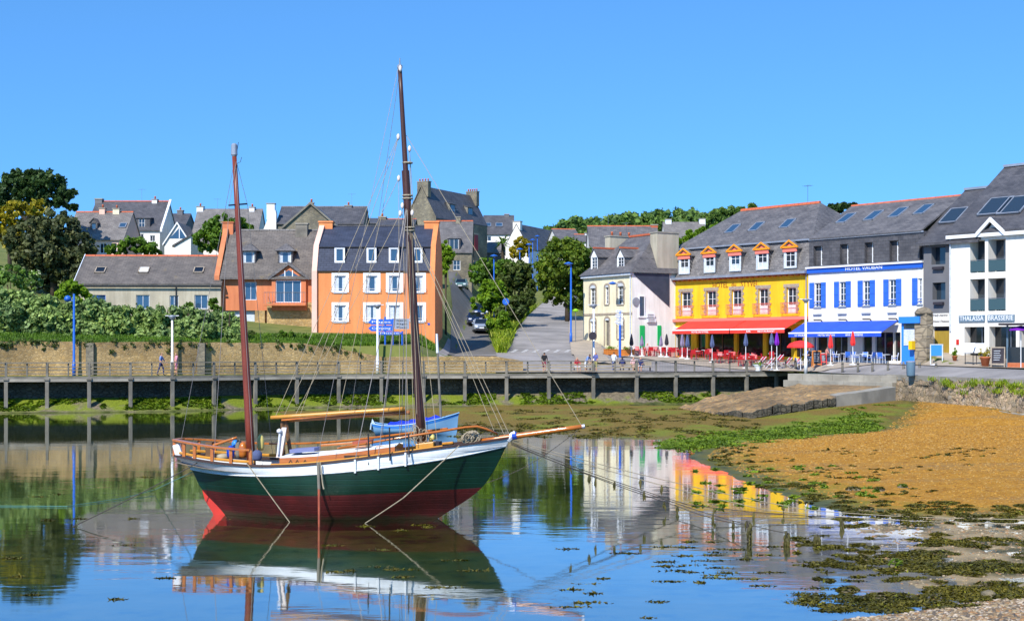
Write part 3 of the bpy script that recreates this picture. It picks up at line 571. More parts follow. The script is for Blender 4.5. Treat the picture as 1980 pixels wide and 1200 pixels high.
def dormer(par, xc, yf, z0, w, h, dep, style='gable', rh=0.6, wallm='paintwhite', roofm='slate', nx=2, nz=3, frame='paintwhite', ov=0.12, pane='glass', curtain=0.0, border=0.16, ridge=None, pedi=None):
    x0, x1, z1 = xc - w/2, xc + w/2, z0 + h
    s = MB(); r = (x0 + border, x1 - border, z0 + 0.12, z1 - 0.1); s.wall(x0, x1, z0, z1, [r], yf, 0.14)
    s.poly([(x0, yf, z0), (x0, yf, z1), (x0, yf+dep, z1), (x0, yf+dep, z0)], 1); s.poly([(x1, yf, z0), (x1, yf+dep, z0), (x1, yf+dep, z1), (x1, yf, z1)], 1)
    if style == 'gable': s.poly([(x0, yf, z1), (x1, yf, z1), (xc, yf, z1+rh)], 2 if pedi else 0)
    d = s.build('dormer', [M[wallm], M[roofm], M[pedi or wallm]], par, fixn=False)
    win(d, r, yf, nx, nz, frame, pane, 0.045, 0.055, curtain, rev=0.12)
    m = MB(); t = 0.09
    if style == 'gable':
        k = rh / (w/2); P = [(x0-ov, yf-ov, z1-k*ov), (xc, yf-ov, z1+rh), (x1+ov, yf-ov, z1-k*ov), (x1+ov, yf-ov, z1-k*ov+t), (xc, yf-ov, z1+rh+t*1.2), (x0-ov, yf-ov, z1-k*ov+t)]
        m.prism(P, (0, dep+ov, 0))
    elif style == 'hip':
        a = [(x0-ov, yf-ov, z1), (x1+ov, yf-ov, z1), (x1+ov, yf+dep, z1), (x0-ov, yf+dep, z1)]; tp = [(xc, yf+w*0.45, z1+rh), (xc, yf+dep, z1+rh)]
        m.poly([a[0], a[1], tp[0]]); m.poly([a[1], a[2], tp[1], tp[0]]); m.poly([a[3], a[0], tp[0], tp[1]]); m.poly([a[0], a[3], a[2], a[1]])
    else:
        m.prism([(x0-ov, yf-ov, z1), (x0-ov, yf+dep, z1+rh), (x0-ov, yf+dep, z1+rh+t), (x0-ov, yf-ov, z1+t)], (w+2*ov, 0, 0))
    ro = m.build('dormer_roof', M[roofm], d)
    if ridge and style != 'shed': MB().box(xc-0.1, xc+0.1, yf-ov, yf+dep, z1+rh+0.05, z1+rh+0.2).build('ridge_tiles', M[ridge], ro)
    return d
def house(name, label, px0, px1, pyb, pye, pyr, D, ang=0.0, dep=8.0, gable=False, wallm='white', roofm='slate', wins=(), chims=(), lights=(), dorms=(), ridge='ridge', group=None, frame='paintwhite', pane='glass', cat='house', barge=None, ox=0.12):
    """everything is given by where it is seen; the front's left corner stands at distance D"""
    f = Fr(name, px0, pyb, D, ang, label, cat, group); W = f.fp(px1, pyb)[0]; ze = f.fp(px0, pye)[1]
    zr = f.fp((px0+px1)/2, pyr, 0 if gable else dep/2)[1]; f.W, f.ze, f.zr, f.dep = W, ze, zr, dep
    rs = [f.rect(*w[:4]) for w in wins]
    shell(f.root, W, dep, -3.0, ze, rs, wallm, gables='y' if gable else 'x', zr=zr)
    for r, w in zip(rs, wins): win(f.root, r, 0, *(w[4:6] if len(w) > 5 else (2, 1)), frame=frame, pane=pane)
    if gable: gable_roof_y(f.root, 0, W, 0, dep, ze, zr, m=roofm, ridge=ridge, barge=barge)
    else: gable_roof(f.root, 0, W, 0, dep, ze, zr, m=roofm, ridge=ridge, ox=ox)
    sl = math.atan2(zr - ze, dep / 2)
    for (px, pw, ptop, m, pots) in chims:          # seen centre, width in metres, seen top
        x, z = f.fp(px, ptop, dep/2); chimney(f.root, min(max(x, pw*0.3), W - pw*0.3), dep/2, pw, 0.9, zr - 1.2, z, m, pots)
    for (px, py, w, h) in lights:
        c = f.slope(px, py, 0, ze, dep/2, zr); skylight(f.root, c, w, h, sl)
    for (a, b, c, d, st, kw) in dorms:             # seen left, top, right, bottom of the dormer front
        k = (zr - ze) / (dep / 2); x0, yy, z0 = f.slope(a, d, 0, ze, dep/2, zr); x1 = f.fp(c, d, yy)[0]; z1 = f.fp(a, b, yy)[1]
        dormer(f.root, (x0+x1)/2, yy, z0, x1-x0, z1-z0, (z1-z0)/k + 0.8, st, **kw)
    return f
# ------------------------------------------------------------------ houses on the hill
house('slate_house', 'grey slate roofed house with small dark dormer behind the dark tree', 128, 238, 520, 462, 412, 175, 0, 9, False, 'pink', 'slatepale',
      wins=[(193,470,207,490,2,1),(212,470,226,490,2,1),(229,470,237,490,1,1)], chims=[(199, 0.7, 404, 'pink', 1), (226, 0.8, 405, 'cream', 1)], lights=[(238, 438, 0.9, 1.0)],
      dorms=[(174,430,188,446,'gable',dict(rh=0.5, wallm='slatedark', roofm='slatedark', frame='slatedark', pane='skytintglass', nx=1, nz=1))])
f = house('tall_slate_house', 'tall dark roofed house with white gable edge and dark dormer', 167, 309, 520, 444, 391, 192, 0, 10, False, 'white', 'slatedark',
      wins=[(266,452,278,466,2,1),(290,455,300,467,2,1)], chims=[(171, 1.0, 386, 'greyrender', 0), (300, 0.7, 387, 'paintwhite', 1)],
      dorms=[(258,422,290,441,'shed',dict(rh=0.2, wallm='slatedark', roofm='slatedark', frame='paintwhite', pane='skytintglass', nx=2, nz=2, border=0.7))])
MB().prism([(f.W+0.1, -0.3, f.ze-0.3), (f.W+0.1, 5.0, f.zr+0.1), (f.W+0.1, 5.0, f.zr+0.4), (f.W+0.1, -0.3, f.ze+0.05)], (0.28, 0, 0)).build('gable_coping', M['paintwhite'], f.root)
house('small_slate_house', 'small slate house between the white gable edge and glazed gable', 305, 356, 520, 440, 415, 205, 0, 8, False, 'greyrender', 'slatedark', chims=[(349, 0.8, 408, 'greyrender', 1)], ridge=None)
f = house('glazed_gable_house', 'white gabled house front with triangular blue window', 318, 368, 520, 470, 432, 185, 0, 7, True, 'white', 'slatepale', ridge=None, barge='paintwhite', wins=[(343,483,355,492,1,1)])
a, b, c = f.fp(328, 461), f.fp(364, 461), f.fp(347, 440)
w = MB().prism([(a[0], -0.03, a[1]), (b[0], -0.03, b[1]), (c[0], -0.03, c[1])], (0, 0.025, 0)).build('window', M['skytintglass'], f.root); MB().box(c[0]-0.05, c[0]+0.05, -0.07, -0.04, a[1], c[1]-0.1).build('mullion', M['paintwhite'], w)
f = Fr('lean_to', 336, 495, 178, 0, 'white lean-to with dark sloping roof below the glazed gable', 'annex'); aa, bb, cc = f.fp(338, 476), f.fp(369, 476), f.fp(369, 456)
MB().prism([(aa[0], 0, -3), (bb[0], 0, -3), (bb[0], 0, cc[1]), (aa[0], 0, aa[1])], (0, 4, 0)).build('wall', M['white'], f.root); MB().prism([(aa[0]-0.3, -0.2, aa[1]-0.1), (bb[0]+0.1, -0.2, cc[1]+0.03), (bb[0]+0.1, -0.2, cc[1]+0.25), (aa[0]-0.3, -0.2, aa[1]+0.12)], (0, 4.4, 0)).build('roof', M['slatedark'], f.root)
_g = house('grey_roof_house', 'long grey slate roof with two small white chimneys beyond the tree', 368, 494, 520, 470, 406, 190, 0, 10, False, 'white', 'slatepale', chims=[(371, 0.9, 401, 'paintwhite', 1), (488, 0.7, 402, 'paintwhite', 1)], ridge=None)
# house with the wide bare gable, and the white-ended house behind it
f = house('white_end_house', 'dark roofed house with white chimneyed end wall on the skyline', 536, 702, 480, 432, 402, 178, 0, 8, False, 'stonehouse', 'slatedark', chims=[(674, 0.9, 399, 'greyrender', 1)], ridge='slatedark')
a, b, c, d = f.fp(510, 445), f.fp(535, 445), f.fp(535, 414), f.fp(517, 420)
MB().prism([(a[0], -0.4, -3), (b[0], -0.4, -3), (b[0], -0.4, c[1]), (b[0]-0.1, -0.4, c[1]+0.5), (d[0]+0.2, -0.4, d[1]), (a[0], -0.4, a[1])], (0, 0.9, 0)).build('end_wall', M['white'], f.root)
chimney(f.root, f.fp(524, 400)[0], 0.1, 1.0, 0.8, f.fp(524, 425)[1], f.fp(524, 395)[1], 'paintwhite', 0)
f = house('bare_gable_house', 'house with wide grey rendered gable and red pot on top', 541, 660, 480, 446, 394, 165, 0, 9, True, 'stonehouse', 'slate', ridge=None, barge='weathered', chims=[])
chimney(f.root, f.W/2, 0.8, 0.5, 0.5, f.zr-0.5, f.zr+0.1, 'weathered', 1)
house('far_chimney_house', 'distant low slate roof with brick chimney beside the pole', 690, 745, 470, 432, 424, 200, 0, 7, False, 'greyrender', 'slatedark', chims=[(701, 0.9, 418, 'zinc', 1)], ridge=None)
house('red_ridge_house', 'low house with red ridge and tall pot just behind the main mast', 730, 800, 470, 436, 426, 170, 0, 7, False, 'stonehouse', 'slatedark', chims=[(738, 0.9, 421, 'stonehouse', 1)])
# the big stone house above the alley
f = Fr('stone_house', 786, 530, 222, -27, 'large grey stone house with tall chimneys and red attic window', 'house'); W = f.fp(843, 530)[0]; ze = f.fp(843, 420)[1]; zr = f.fp(815, 361)[1]; dep = 17.0
f2 = f
r0 = f.rect(807, 403, 815, 420); shell(f.root, W, dep, -4, ze, [r0], 'stonehouse', gables='y', zr=zr)
win(f.root, r0, 0, 1, 1, 'red', 'maroon', name='shutter')
ro = gable_roof_y(f.root, 0, W, 0, dep, ze, zr, 0.1, m='slatedark', barge='stonehouse')
x, z = W/2, f.fp(815, 352)[1]; chimney(f.root, x+0.2, 0.55, 2.0, 0.9, zr-1.6, zr+0.75, 'stonehouse', 4); chimney(f.root, x+0.2, dep-0.5, 2.0, 0.9, zr-1.6, zr+0.75, 'stonehouse', 5)
# right-hand side wall windows and long shed dormers on the right slope
k = (zr-ze)/(W/2)
for yy in (5.6, 11.6):
    d = MB(); xa = W*0.86; za = ze + k*(W-xa); zt = za+1.25; xb = W - (zt+0.35-ze)/k
    d.prism([(xa, yy, za-0.1), (xa, yy, zt), (xb, yy, zt+0.35), (xb-0.4, yy, zt-0.3)], (0, 1.9, 0)); o = d.build('dormer', M['weathered'], f.root)
    MB().box(xa+0.003, xa+0.04, yy+0.3, yy+1.6, za+0.15, zt-0.12).build('pane', M['skytintglass'], o); MB().prism([(xa+0.15, yy-0.1, zt), (xb-0.2, yy-0.1, zt+0.4), (xb-0.2, yy-0.1, zt+0.5), (xa+0.15, yy-0.1, zt+0.1)], (0, 2.1, 0)).build('dormer_roof', M['slatedark'], o)
for (yy, z0, z1, m_) in ((6.4, ze-4.4, ze-1.8, 'maroon'), (12.6, ze-4.4, ze-1.8, 'maroon'), (12.3, ze-9.0, ze-6.3, 'skytintglass')):
    o = MB().box(W+0.002, W+0.06, yy, yy+1.1, z0, z1).build('shutter' if m_ == 'maroon' else 'window', M[m_], f.root); MB().box(W+0.003, W+0.09, yy-0.15, yy+1.25, z1+0.01, z1+0.22).build('lintel', M['quoin'], o)
# smaller stone house in front of it with a hipped dormer
house('dormer_stone_house', 'smaller stone house with red ridge and hipped dormer beside the alley', 842, 912, 575, 486, 429, 206, 0, 9, False, 'stonehouse', 'slate',
      wins=[(876,503,890,522,2,2)], chims=[(886, 0.7, 421, 'stonehouse', 0)],
      dorms=[(866,461,890,484,'hip',dict(rh=1.1, wallm='slatedark', roofm='slate', nx=2, nz=1, border=0.25))])
f = Fr('garage', 853, 590, 203, 0, 'white garage wall at the head of the alley', 'garage'); x1 = f.fp(900, 564)[0]; zt = f.fp(860, 543)[1]
MB().box(0, x1, 0, 0.6, -2, zt).build('wall', M['stonehouse'], f.root); MB().box(0.5, x1-0.6, -0.06, -0.004, -0.4, zt-0.15).build('garage_door', M['curtain'], f.root); MB().box(-0.1, x1+0.1, -0.12, 0.7, zt+0.003, zt+0.12).build('coping', M['concrete'], f.root)
def antenna(par, x, y, z, h=1.6):
    m = MB(); m.tube([(x, y, z-0.4), (x, y, z+h)], 0.02, 4); m.tube([(x-0.5, y, z+h-0.1), (x+0.5, y, z+h-0.1)], 0.014, 4)
    for k in range(5): m.tube([(x-0.45+k*0.22, y-0.3, z+h-0.1), (x-0.45+k*0.22, y+0.3, z+h-0.1)], 0.01, 3)
    return m.build('aerial', M['steel'], par)
antenna(f.root, 1.0, 0.3, f.fp(860, 543)[1])
# houses at the top of the street
house('skylit_house', 'far slate roofed house with two roof lights beside the stone house', 935, 993, 520, 452, 418, 262, 0, 9, False, 'white', 'slatedark', wins=[(936,457,950,466,2,1)], lights=[(943,436,1.3,1.2),(965,436,1.3,1.2)], chims=[(980, 0.9, 415, 'greyrender', 0)], ridge=None)
f = house('annex', 'low dark roofed annex below the palm tree', 930, 976, 540, 488, 470, 240, 0, 6, False, 'greyrender', 'slatepale', ridge=None)  # wall in dark grey to paint in its shadow
f = Fr('white_gable_house', 973, 540, 248, -24, 'white gabled cottage with long dark roof at the street top', 'house'); W = f.fp(1024, 520)[0]; ze = f.fp(975, 484)[1]; zr = f.fp(1000, 434)[1]; dep = 19
shell(f.root, W, dep, -4, ze, [], 'white', gables='y', zr=zr); gable_roof_y(f.root, 0, W, 0, dep, ze, zr, 0.05, m='slatedark'); chimney(f.root, W/2, 0.5, 1.4, 0.9, zr-1.0, zr+0.5, 'white', 0); chimney(f.root, W/2, dep-0.5, 1.4, 0.9, zr-1.0, zr+0.5, 'white', 0)
house('low_slate_house', 'low slate house with red ridge right of the white cottage', 1078, 1122, 520, 462, 445, 215, 10, 8, False, 'white', 'slate', chims=[])
house('tile_edge_house', 'small house with red tiled edges left of the long roof', 1113, 1140, 520, 467, 455, 205, 0, 6, False, 'white', 'slate', chims=[(1139, 0.7, 452, 'paintwhite', 0)])
house('long_roof_house', 'long low grey roof with red ridge and red end tiles', 1141, 1276, 520, 478, 439, 190, 0, 10, False, 'white', 'slate', chims=[(1274, 0.9, 436, 'ridge', 0)])
house('hill_house', 'grey roofed house with white chimneys below the wooded hill', 1288, 1368, 520, 470, 431, 235, 0, 9, False, 'white', 'slatepale', chims=[(1292, 1.0, 425, 'paintwhite', 0), (1359, 1.0, 424, 'paintwhite', 0)], ridge=None)
# ------------------------------------------------------------------ the long grey house and the terracotta house
f = Fr('long_house', 145, 600, 128, 1.5, 'long low beige house with red ridge and three small roof lights', 'house'); W = f.fp(427, 600)[0]; ze = f.fp(160, 548)[1]; dep = 8.0; zr = f.fp(160, 497, dep/2)[1]; zr2 = zr
hol = [f.rect(172,570,204,590), f.rect(263,570,289,597), f.rect(328,571,345,597), f.rect(376,570,402,597)]
shell(f.root, W, dep, -2.5, ze, hol, 'beige', zr=zr)
for i, r in enumerate(hol): win(f.root, r, 0, 2, 1, 'shutter' if i == 0 else 'curtain', 'skytintglass', sill='concrete')
gable_roof(f.root, 0, W, 0, dep, ze, zr, 0.2, m='slatelichen'); MB().box(-0.2, W+0.1, -0.34, -0.22, ze-0.32, ze-0.2).build('gutter', M['black'], f.root)
MB().box(W*0.69, W*0.69+0.09, -0.1, -0.01, -2, ze-0.3).build('downpipe', M['black'], f.root)
sl = math.atan2(zr-ze, dep/2)
for px, py in ((195,525),(279,525),(385,525)): skylight(f.root, f.slope(px, py, 0, ze, dep/2, zr), 0.95, 1.0, sl, 'quoin', 'glassdark' if px != 279 else 'curtain')
MB().prism([(-0.14, 0, ze-0.3), (-0.14, dep/2, zr+0.1), (-0.14, dep/2, zr+0.3), (-0.14, -0.25, ze-0.1)], (-0.07, 0, 0)).build('bargeboard', M['curtain'], f.root)
MB().prism([(0, 1, ze-1.2), (-3.2, 1, ze-3.6), (-3.2, 1, -2), (0, 1, -2)], (0, 5, 0)).build('lean_to', M['beige'], f.root); MB().prism([(-0.16, 0.8, ze-1.1), (-3.6, 0.8, ze-3.75), (-3.6, 0.8, ze-3.55), (-0.16, 0.8, ze-0.9)], (0, 5.4, 0)).build('lean_to_roof', M['slatepale'], f.root)
f = Fr('terracotta_house', 417, 640, 129, 0, 'terracotta house with balcony, gabled bay and two shed dormers', 'house'); W = f.fp(606, 640)[0]; dep = 8.5; ze = f.fp(440, 529)[1]; zr = f.fp(500, 448, dep/2)[1]
hol = [f.rect(473,545,496,580), f.rect(536,606,584,615)]; z_g = f.fp(440, 600)[1]
o = shell(f.root, W, dep, z_g, ze, hol, 'orange2', zr=zr)
for r in hol: win(f.root, r, 0, 3 if r[1]-r[0] > 1.6 else 2, 1, 'curtain', 'skytintglass')
xa = f.fp(512, 620)[0]
MB().box(0.15, xa-1.0, 0.35, 0.5, -2.5, z_g).build('garage_door', M['curtain'], f.root); MB().box(xa-0.9, xa, -0.05, 0.6, -2.5, z_g-0.003).build('stone_pier', M['stonewarm'], f.root)
MB().box(xa+0.2, W, -0.04, 0.5, -2.5, z_g+0.75).build('stone_base', M['stonewarm'], f.root); MB().box(0, W, 0.55, dep, -2.5, z_g-0.004).build('lower_wall', M['pink'], f.root)
gable_roof(f.root, 0.5, W, 0, dep, ze, zr, 0.55, 0.02, m='slatelichen', ridge='slate')
s = MB().prism([(-0.05, -0.35, z_g-1), (-0.05, -0.35, ze-0.2), (-0.05, dep/2-0.6, zr+0.25), (-0.05, dep/2+0.6, zr+0.25), (-0.05, dep, ze), (-0.05, dep, z_g-1)], (0.45, 0, 0)).build('gable_wall', M['orange2'], f.root)
chimney(f.root, 0.35, dep/2, 1.0, 1.0, zr-0.6, f.fp(428, 432, dep/2)[1], 'orange2', 0, 'terracotta'); chimney(f.root, f.fp(585, 440, dep/2)[0], dep/2-0.3, 1.1, 0.9, zr-1.8, f.fp(585, 435, dep/2)[1], 'weathered', 0)
for a, b, c, d in ((470,486,492,512),(540,486,563,512)):
    k = (zr-ze)/(dep/2); x0, yy, z0 = f.slope(a, d, 0, ze, dep/2, zr); x1 = f.fp(c, d, yy)[0]; z1 = f.fp(a, b, yy)[1]; dormer(f.root, (x0+x1)/2, yy, z0+0.05, x1-x0+0.25, z1-z0, (z1-z0)/k+0.9, 'hip', 0.75, 'slatedark', 'slate', 1, 1, pane='skytintglass', ov=0.3, border=0.14)
# the glazed bay: gabled front with a triangular light over french windows, balcony below
r = f.rect(534, 542, 583, 585); bz = f.fp(560, 514)[1]; x0, x1 = r[0]-0.35, r[1]+0.45; bay = MB(); bay.wall(x0, x1, z_g, r[3]+0.25, [r], -0.35, 0.2)
zt = r[3]+0.25; xm = (x0+x1)/2; bay.poly([(x0, -0.35, zt), (x1, -0.35, zt), (xm, -0.35, bz)]); bay.poly([(x0, -0.35, z_g), (x0, -0.35, zt), (x0, 0.3, zt), (x0, 0.3, z_g)]); bay.poly([(x1, -0.35, z_g), (x1, 0.3, z_g), (x1, 0.3, zt), (x1, -0.35, zt)])
bay.poly([(x0, -0.35, z_g), (x1, -0.35, z_g), (x1, 0, z_g), (x0, 0, z_g)])
b = bay.build('bay', M['orange2'], f.root, fixn=False); win(b, r, -0.35, 3, 1, 'paintwhite', 'skytintglass')
w = MB().prism([(xm-0.95, -0.38, zt+0.1), (xm+0.95, -0.38, zt+0.1), (xm, -0.38, bz-0.4)], (0, 0.02, 0)).build('triangle_light', M['skytintglass'], b); 
for q in (-0.35, 0.35): MB().box(xm+q-0.04, xm+q+0.04, -0.42, -0.385, zt+0.1, zt+0.65).build('mullion', M['paintwhite'], b)
for q in (-1, 1): MB().prism([(xm+q*(x1-xm+0.3), -0.6, zt-0.25), (xm, -0.6, bz+0.05), (xm, -0.6, bz+0.35), (xm+q*(x1-xm+0.3), -0.6, zt+0.05)], (0, 2.5, 0)).build('bay_roof', M['slate'], b)
MB().box(x0-0.6, x1+0.1, -1.2, -0.36, r[2]-0.3, r[2]-0.12).build('balcony_floor', M['orange2'], f.root)
rl = MB(); rl.tube([(x0-0.55, -1.15, r[2]+0.9), (x1+0.05, -1.15, r[2]+0.9)], 0.025); rl.tube([(x0-0.55, -1.15, r[2]+0.9), (x0-0.55, -0.36, r[2]+0.9)], 0.025)
for i in range(16): q = x0-0.55 + (x1-x0+0.6)*i/15; rl.tube([(q, -1.15, r[2]-0.12), (q, -1.15, r[2]+0.9)], 0.015, 4)
rl.build('balcony_railing', M['steel'], f.root)
# ------------------------------------------------------------------ the tall orange house
f = Fr('orange_house', 604, 672, 125, -1.0, 'tall bright orange house with dark blue mansard roof', 'house'); W = f.fp(841, 672)[0]; dep = 9.5; ze = f.fp(604, 524)[1]; zm = f.fp(604, 477, 0.9)[1]; zr = f.fp(720, 437, dep/2)[1]
hol = []
for a, b in ((647,669),(708,730),(752,774),(798,818)):
    for c, d in ((533,565),(590,622)): hol.append(f.rect(a, c, b, d))
shell(f.root, W, dep, -2, ze, hol, 'orange')
for i, r in enumerate(hol):
    w = win(f.root, r, 0, 1, 1, 'paintwhite', 'skytintglass', border=0.1, sill='paintwhite', surround='paintwhite', sw=0.26, curtain=0.0 if i % 3 else 0.0)
    b = MB(); x0, x1, z0, z1 = r; b.tube([(x0-0.3, -0.02, z0+0.3), (x0-0.3, -0.22, z0+0.3), (x1+0.3, -0.22, z0+0.3), (x1+0.3, -0.02, z0+0.3)], 0.02, 5); b.tube([(x0-0.3, -0.02, z0+0.1), (x0-0.3, -0.22, z0+0.1), (x1+0.3, -0.22, z0+0.1), (x1+0.3, -0.02, z0+0.1)], 0.02, 5)
    b.build('window_rail', M['steel'], w)
m = MB(); m.poly([(0.45, -0.2, ze), (W-0.42, -0.2, ze), (W-0.42, 0.9, zm), (0.45, 0.9, zm)]); m.poly([(0.45, 0.8, zm), (W-0.42, 0.8, zm), (W-0.42, dep/2, zr), (0.45, dep/2, zr)]); m.poly([(0.45, dep/2, zr), (W-0.42, dep/2, zr), (W-0.42, dep-0.9, zm), (0.45, dep-0.9, zm)]); m.poly([(0.45, dep-0.9, zm), (W-0.42, dep-0.9, zm), (W-0.42, dep+0.2, ze), (0.45, dep+0.2, ze)]); m.poly([(0.45,-0.2,ze),(W-0.42,-0.2,ze),(W-0.42,0.0,ze),(0.45,0.0,ze)])
ro = m.build('roof', M['slateblue'], f.root, fixn=False); MB().box(0.45, W-0.42, 0.72, 0.9, zm-0.1, zm-0.02).build('roof_break_lip', M['black'], ro); MB().box(0.4, W-0.3, dep/2-0.14, dep/2+0.14, zr-0.02, zr+0.08).build('ridge_tiles', M['slatedark'], ro)
prof = lambda x: [(x, -0.25, -2), (x, -0.25, ze), (x, 0.85, zm+0.15), (x, dep/2-0.2, zr+0.25), (x, dep/2+0.2, zr+0.25), (x, dep-0.85, zm+0.15), (x, dep+0.25, ze), (x, dep+0.25, -2)]
MB().prism(prof(-0.02), (0.46, 0, 0)).build('gable_wall', M['pink'], f.root); MB().prism(prof(W-0.42), (0.44, 0, 0)).build('gable_wall', M['orange'], f.root)  # left gable in paler pink: sunlight on that side is painted in
for px, w_ in ((606, 1.25), (838, 1.3)): chimney(f.root, 0.55 if px < 700 else W-0.62, dep/2, w_, 1.1, zr-1.3, f.fp(px, 431, dep/2)[1], 'orange', 0, 'orange')
for a, b in ((647,667),(709,728),(752,772),(798,817)):
    r = f.rect(a, 479, b, 508, 0.2); dormer(f.root, (r[0]+r[1])/2, 0.12, r[2], r[1]-r[0], r[3]-r[2], 1.2, 'shed', 0.05, 'paintwhite', 'slateblue', 1, 1, ov=0.02, pane='skytintglass', border=0.12)
MB().box(f.fp(827,626)[0], f.fp(834,626)[0], -0.05, -0.003, f.fp(827,628)[1], f.fp(827,624)[1]).build('street_plate', M['blue'], f.root)
# ------------------------------------------------------------------ cream house on the corner
CA = math.degrees(math.atan2(-0.86, 0.5))
f = Fr('cream_house', 1128, 690, 144, CA, 'cream two storey corner house with arched windows and white gable', 'house', z=None); W = f.fp(1222, 690)[0]; dep = 9.5; ze = f.fp(1128, 534)[1]; zr = ze + 4.3; f.dep = dep
hol = [f.rect(1141,556,1152,590), f.rect(1170,554,1177,588), f.rect(1194,552,1206,588), f.rect(1141,620,1152,654), f.rect(1170,618,1178,668), f.rect(1194,620,1206,654)]
s = MB(); s.wall(0, W, -1.5, ze, hol, 0, 0.25); s.poly([(0, dep, -1.5), (0, 0, -1.5), (0, 0, ze), (0, dep, ze)]); s.build('wall', M['cream'], f.root, fixn=False)
gh = [(2.3, 3.0, 5.2, 7.3)]
g = MB(); g.poly([(W, 0, -1.5), (W, dep, -1.5), (W, dep, ze), (W, 0, ze)]); g.build('gable_wall', M['white'], f.root, fixn=False)
for i, r in enumerate(hol):
    if i == 4:
        o = MB().box(r[0], r[1], 0.18, 0.24, r[2], r[3]).build('door', M['weathered'], f.root)
    else: o = win(f.root, r, 0, 2, 4, 'paintwhite', 'glass', curtain=0.0, rev=0.22, sill='quoin')
    x0, x1, z0, z1 = r; xm = (x0+x1)/2; ar = MB(); n = 10; R0, R1 = (x1-x0)/2, (x1-x0)/2+0.2
    for j in range(n):
        a0, a1 = math.pi*j/n, math.pi*(j+1)/n
        ar.prism([(xm+R0*math.cos(a0), -0.04, z1-0.05+R0*0.6*math.sin(a0)), (xm+R1*math.cos(a0), -0.04, z1-0.05+R1*0.75*math.sin(a0)), (xm+R1*math.cos(a1), -0.04, z1-0.05+R1*0.75*math.sin(a1)), (xm+R0*math.cos(a1), -0.04, z1-0.05+R0*0.6*math.sin(a1))], (0, 0.06, 0))
    ar.box(x0-0.2, x0-0.003, -0.04, 0.02, z0, z1-0.06); ar.box(x1+0.003, x1+0.2, -0.04, 0.02, z0, z1-0.06); ar.build('surround', M['quoin'], o)
    k = MB(); 
    fan = [(xm+R0*math.cos(math.pi*j/n), -0.012, z1-0.05+R0*0.6*math.sin(math.pi*j/n)) for j in range(n+1)]; k.poly(fan).build('arch_head', M['curtain'], o)
MB().box(0, W+0.03, -0.06, -0.002, f.fp(1200,606)[1]-0.1, f.fp(1200,606)[1]+0.1).build('string_course', M['quoin'], f.root); MB().box(-0.1, W+0.1, -0.28, -0.002, ze-0.25, ze-0.02).build('cornice', M['curtain'], f.root)
MB().box(-0.02, W+0.02, -0.07, -0.003, -1.5, 0.75).build('plinth', M['quoin'], f.root)
dp = MB().tube([(W-0.15, -0.1, ze-0.2), (W-0.15, -0.1, 0)], 0.06, 6).build('downpipe', M['curtain'], f.root)
zr = f.fp(1195, 461, dep*0.42)[1]
def gy(px, py):                                  # where a sight line meets the gable plane x = W
    u = (px - CX)/F; w = -(py-HY)/F; ca, sa = math.cos(f.a), math.sin(f.a); t = (W + ca*f.X + sa*f.D) / (ca*u + sa); return (-sa*(u*t-f.X) + ca*(t-f.D), H + w*t - f.Z)
m = MB(); ym = dep*0.42; rx0, rx1 = 2.6, W-1.6; q = [(-0.3, -0.4, ze), (W+0.3, -0.4, ze), (W+0.3, dep, ze), (-0.3, dep, ze)]
m.poly([q[0], q[1], (rx1, ym, zr), (rx0, ym, zr)]); m.poly([q[3], q[0], (rx0, ym, zr)]); m.poly([q[2], q[3], (rx0, ym, zr), (rx1, ym, zr)]); m.poly([q[1], q[2], (rx1, ym, zr)]); m.poly(q)
ro = m.build('roof', M['slate'], f.root, fixn=False); MB().box(rx0, rx1, ym-0.16, ym+0.16, zr-0.05, zr+0.14).build('ridge_tiles', M['ridge'], ro)
ga, gb, gc = gy(1226, 531), gy(1293, 592), gy(1293, 527)
MB().prism([(W+0.005, ga[0], ga[1]), (W+0.005, gb[0], gb[1]), (W+0.005, gc[0], ze-0.05), (W+0.005, ga[0], ze-0.05)], (0.1, 0, 0)).build('slate_cladding', M['slateplain'], f.root)
for a, b in ((1146,1157),(1197,1208)):
    x = f.fp((a+b)/2, 520, 0.5)[0]; dormer(f.root, x, 0.35, f.fp(a, 524, 0.35)[1], 1.25, f.fp(a, 496, 0.35)[1]-f.fp(a, 524, 0.35)[1], 3.0, 'gable', 0.75, 'paintwhite', 'slate', 2, 4, ridge='ridge', border=0.12)
# its two big chimneys
c = f.fp(1256, 500, 2.2); chimney(f.root, W-0.55, 4.3, 1.2, 2.6, ze-0.2, f.fp(1270, 450, 3.0)[1], 'beige', 0); chimney(f.root, 0.3, 4.4, 1.0, 3.2, ze-0.2, f.fp(1175, 461, 4.0)[1], 'beige', 3)
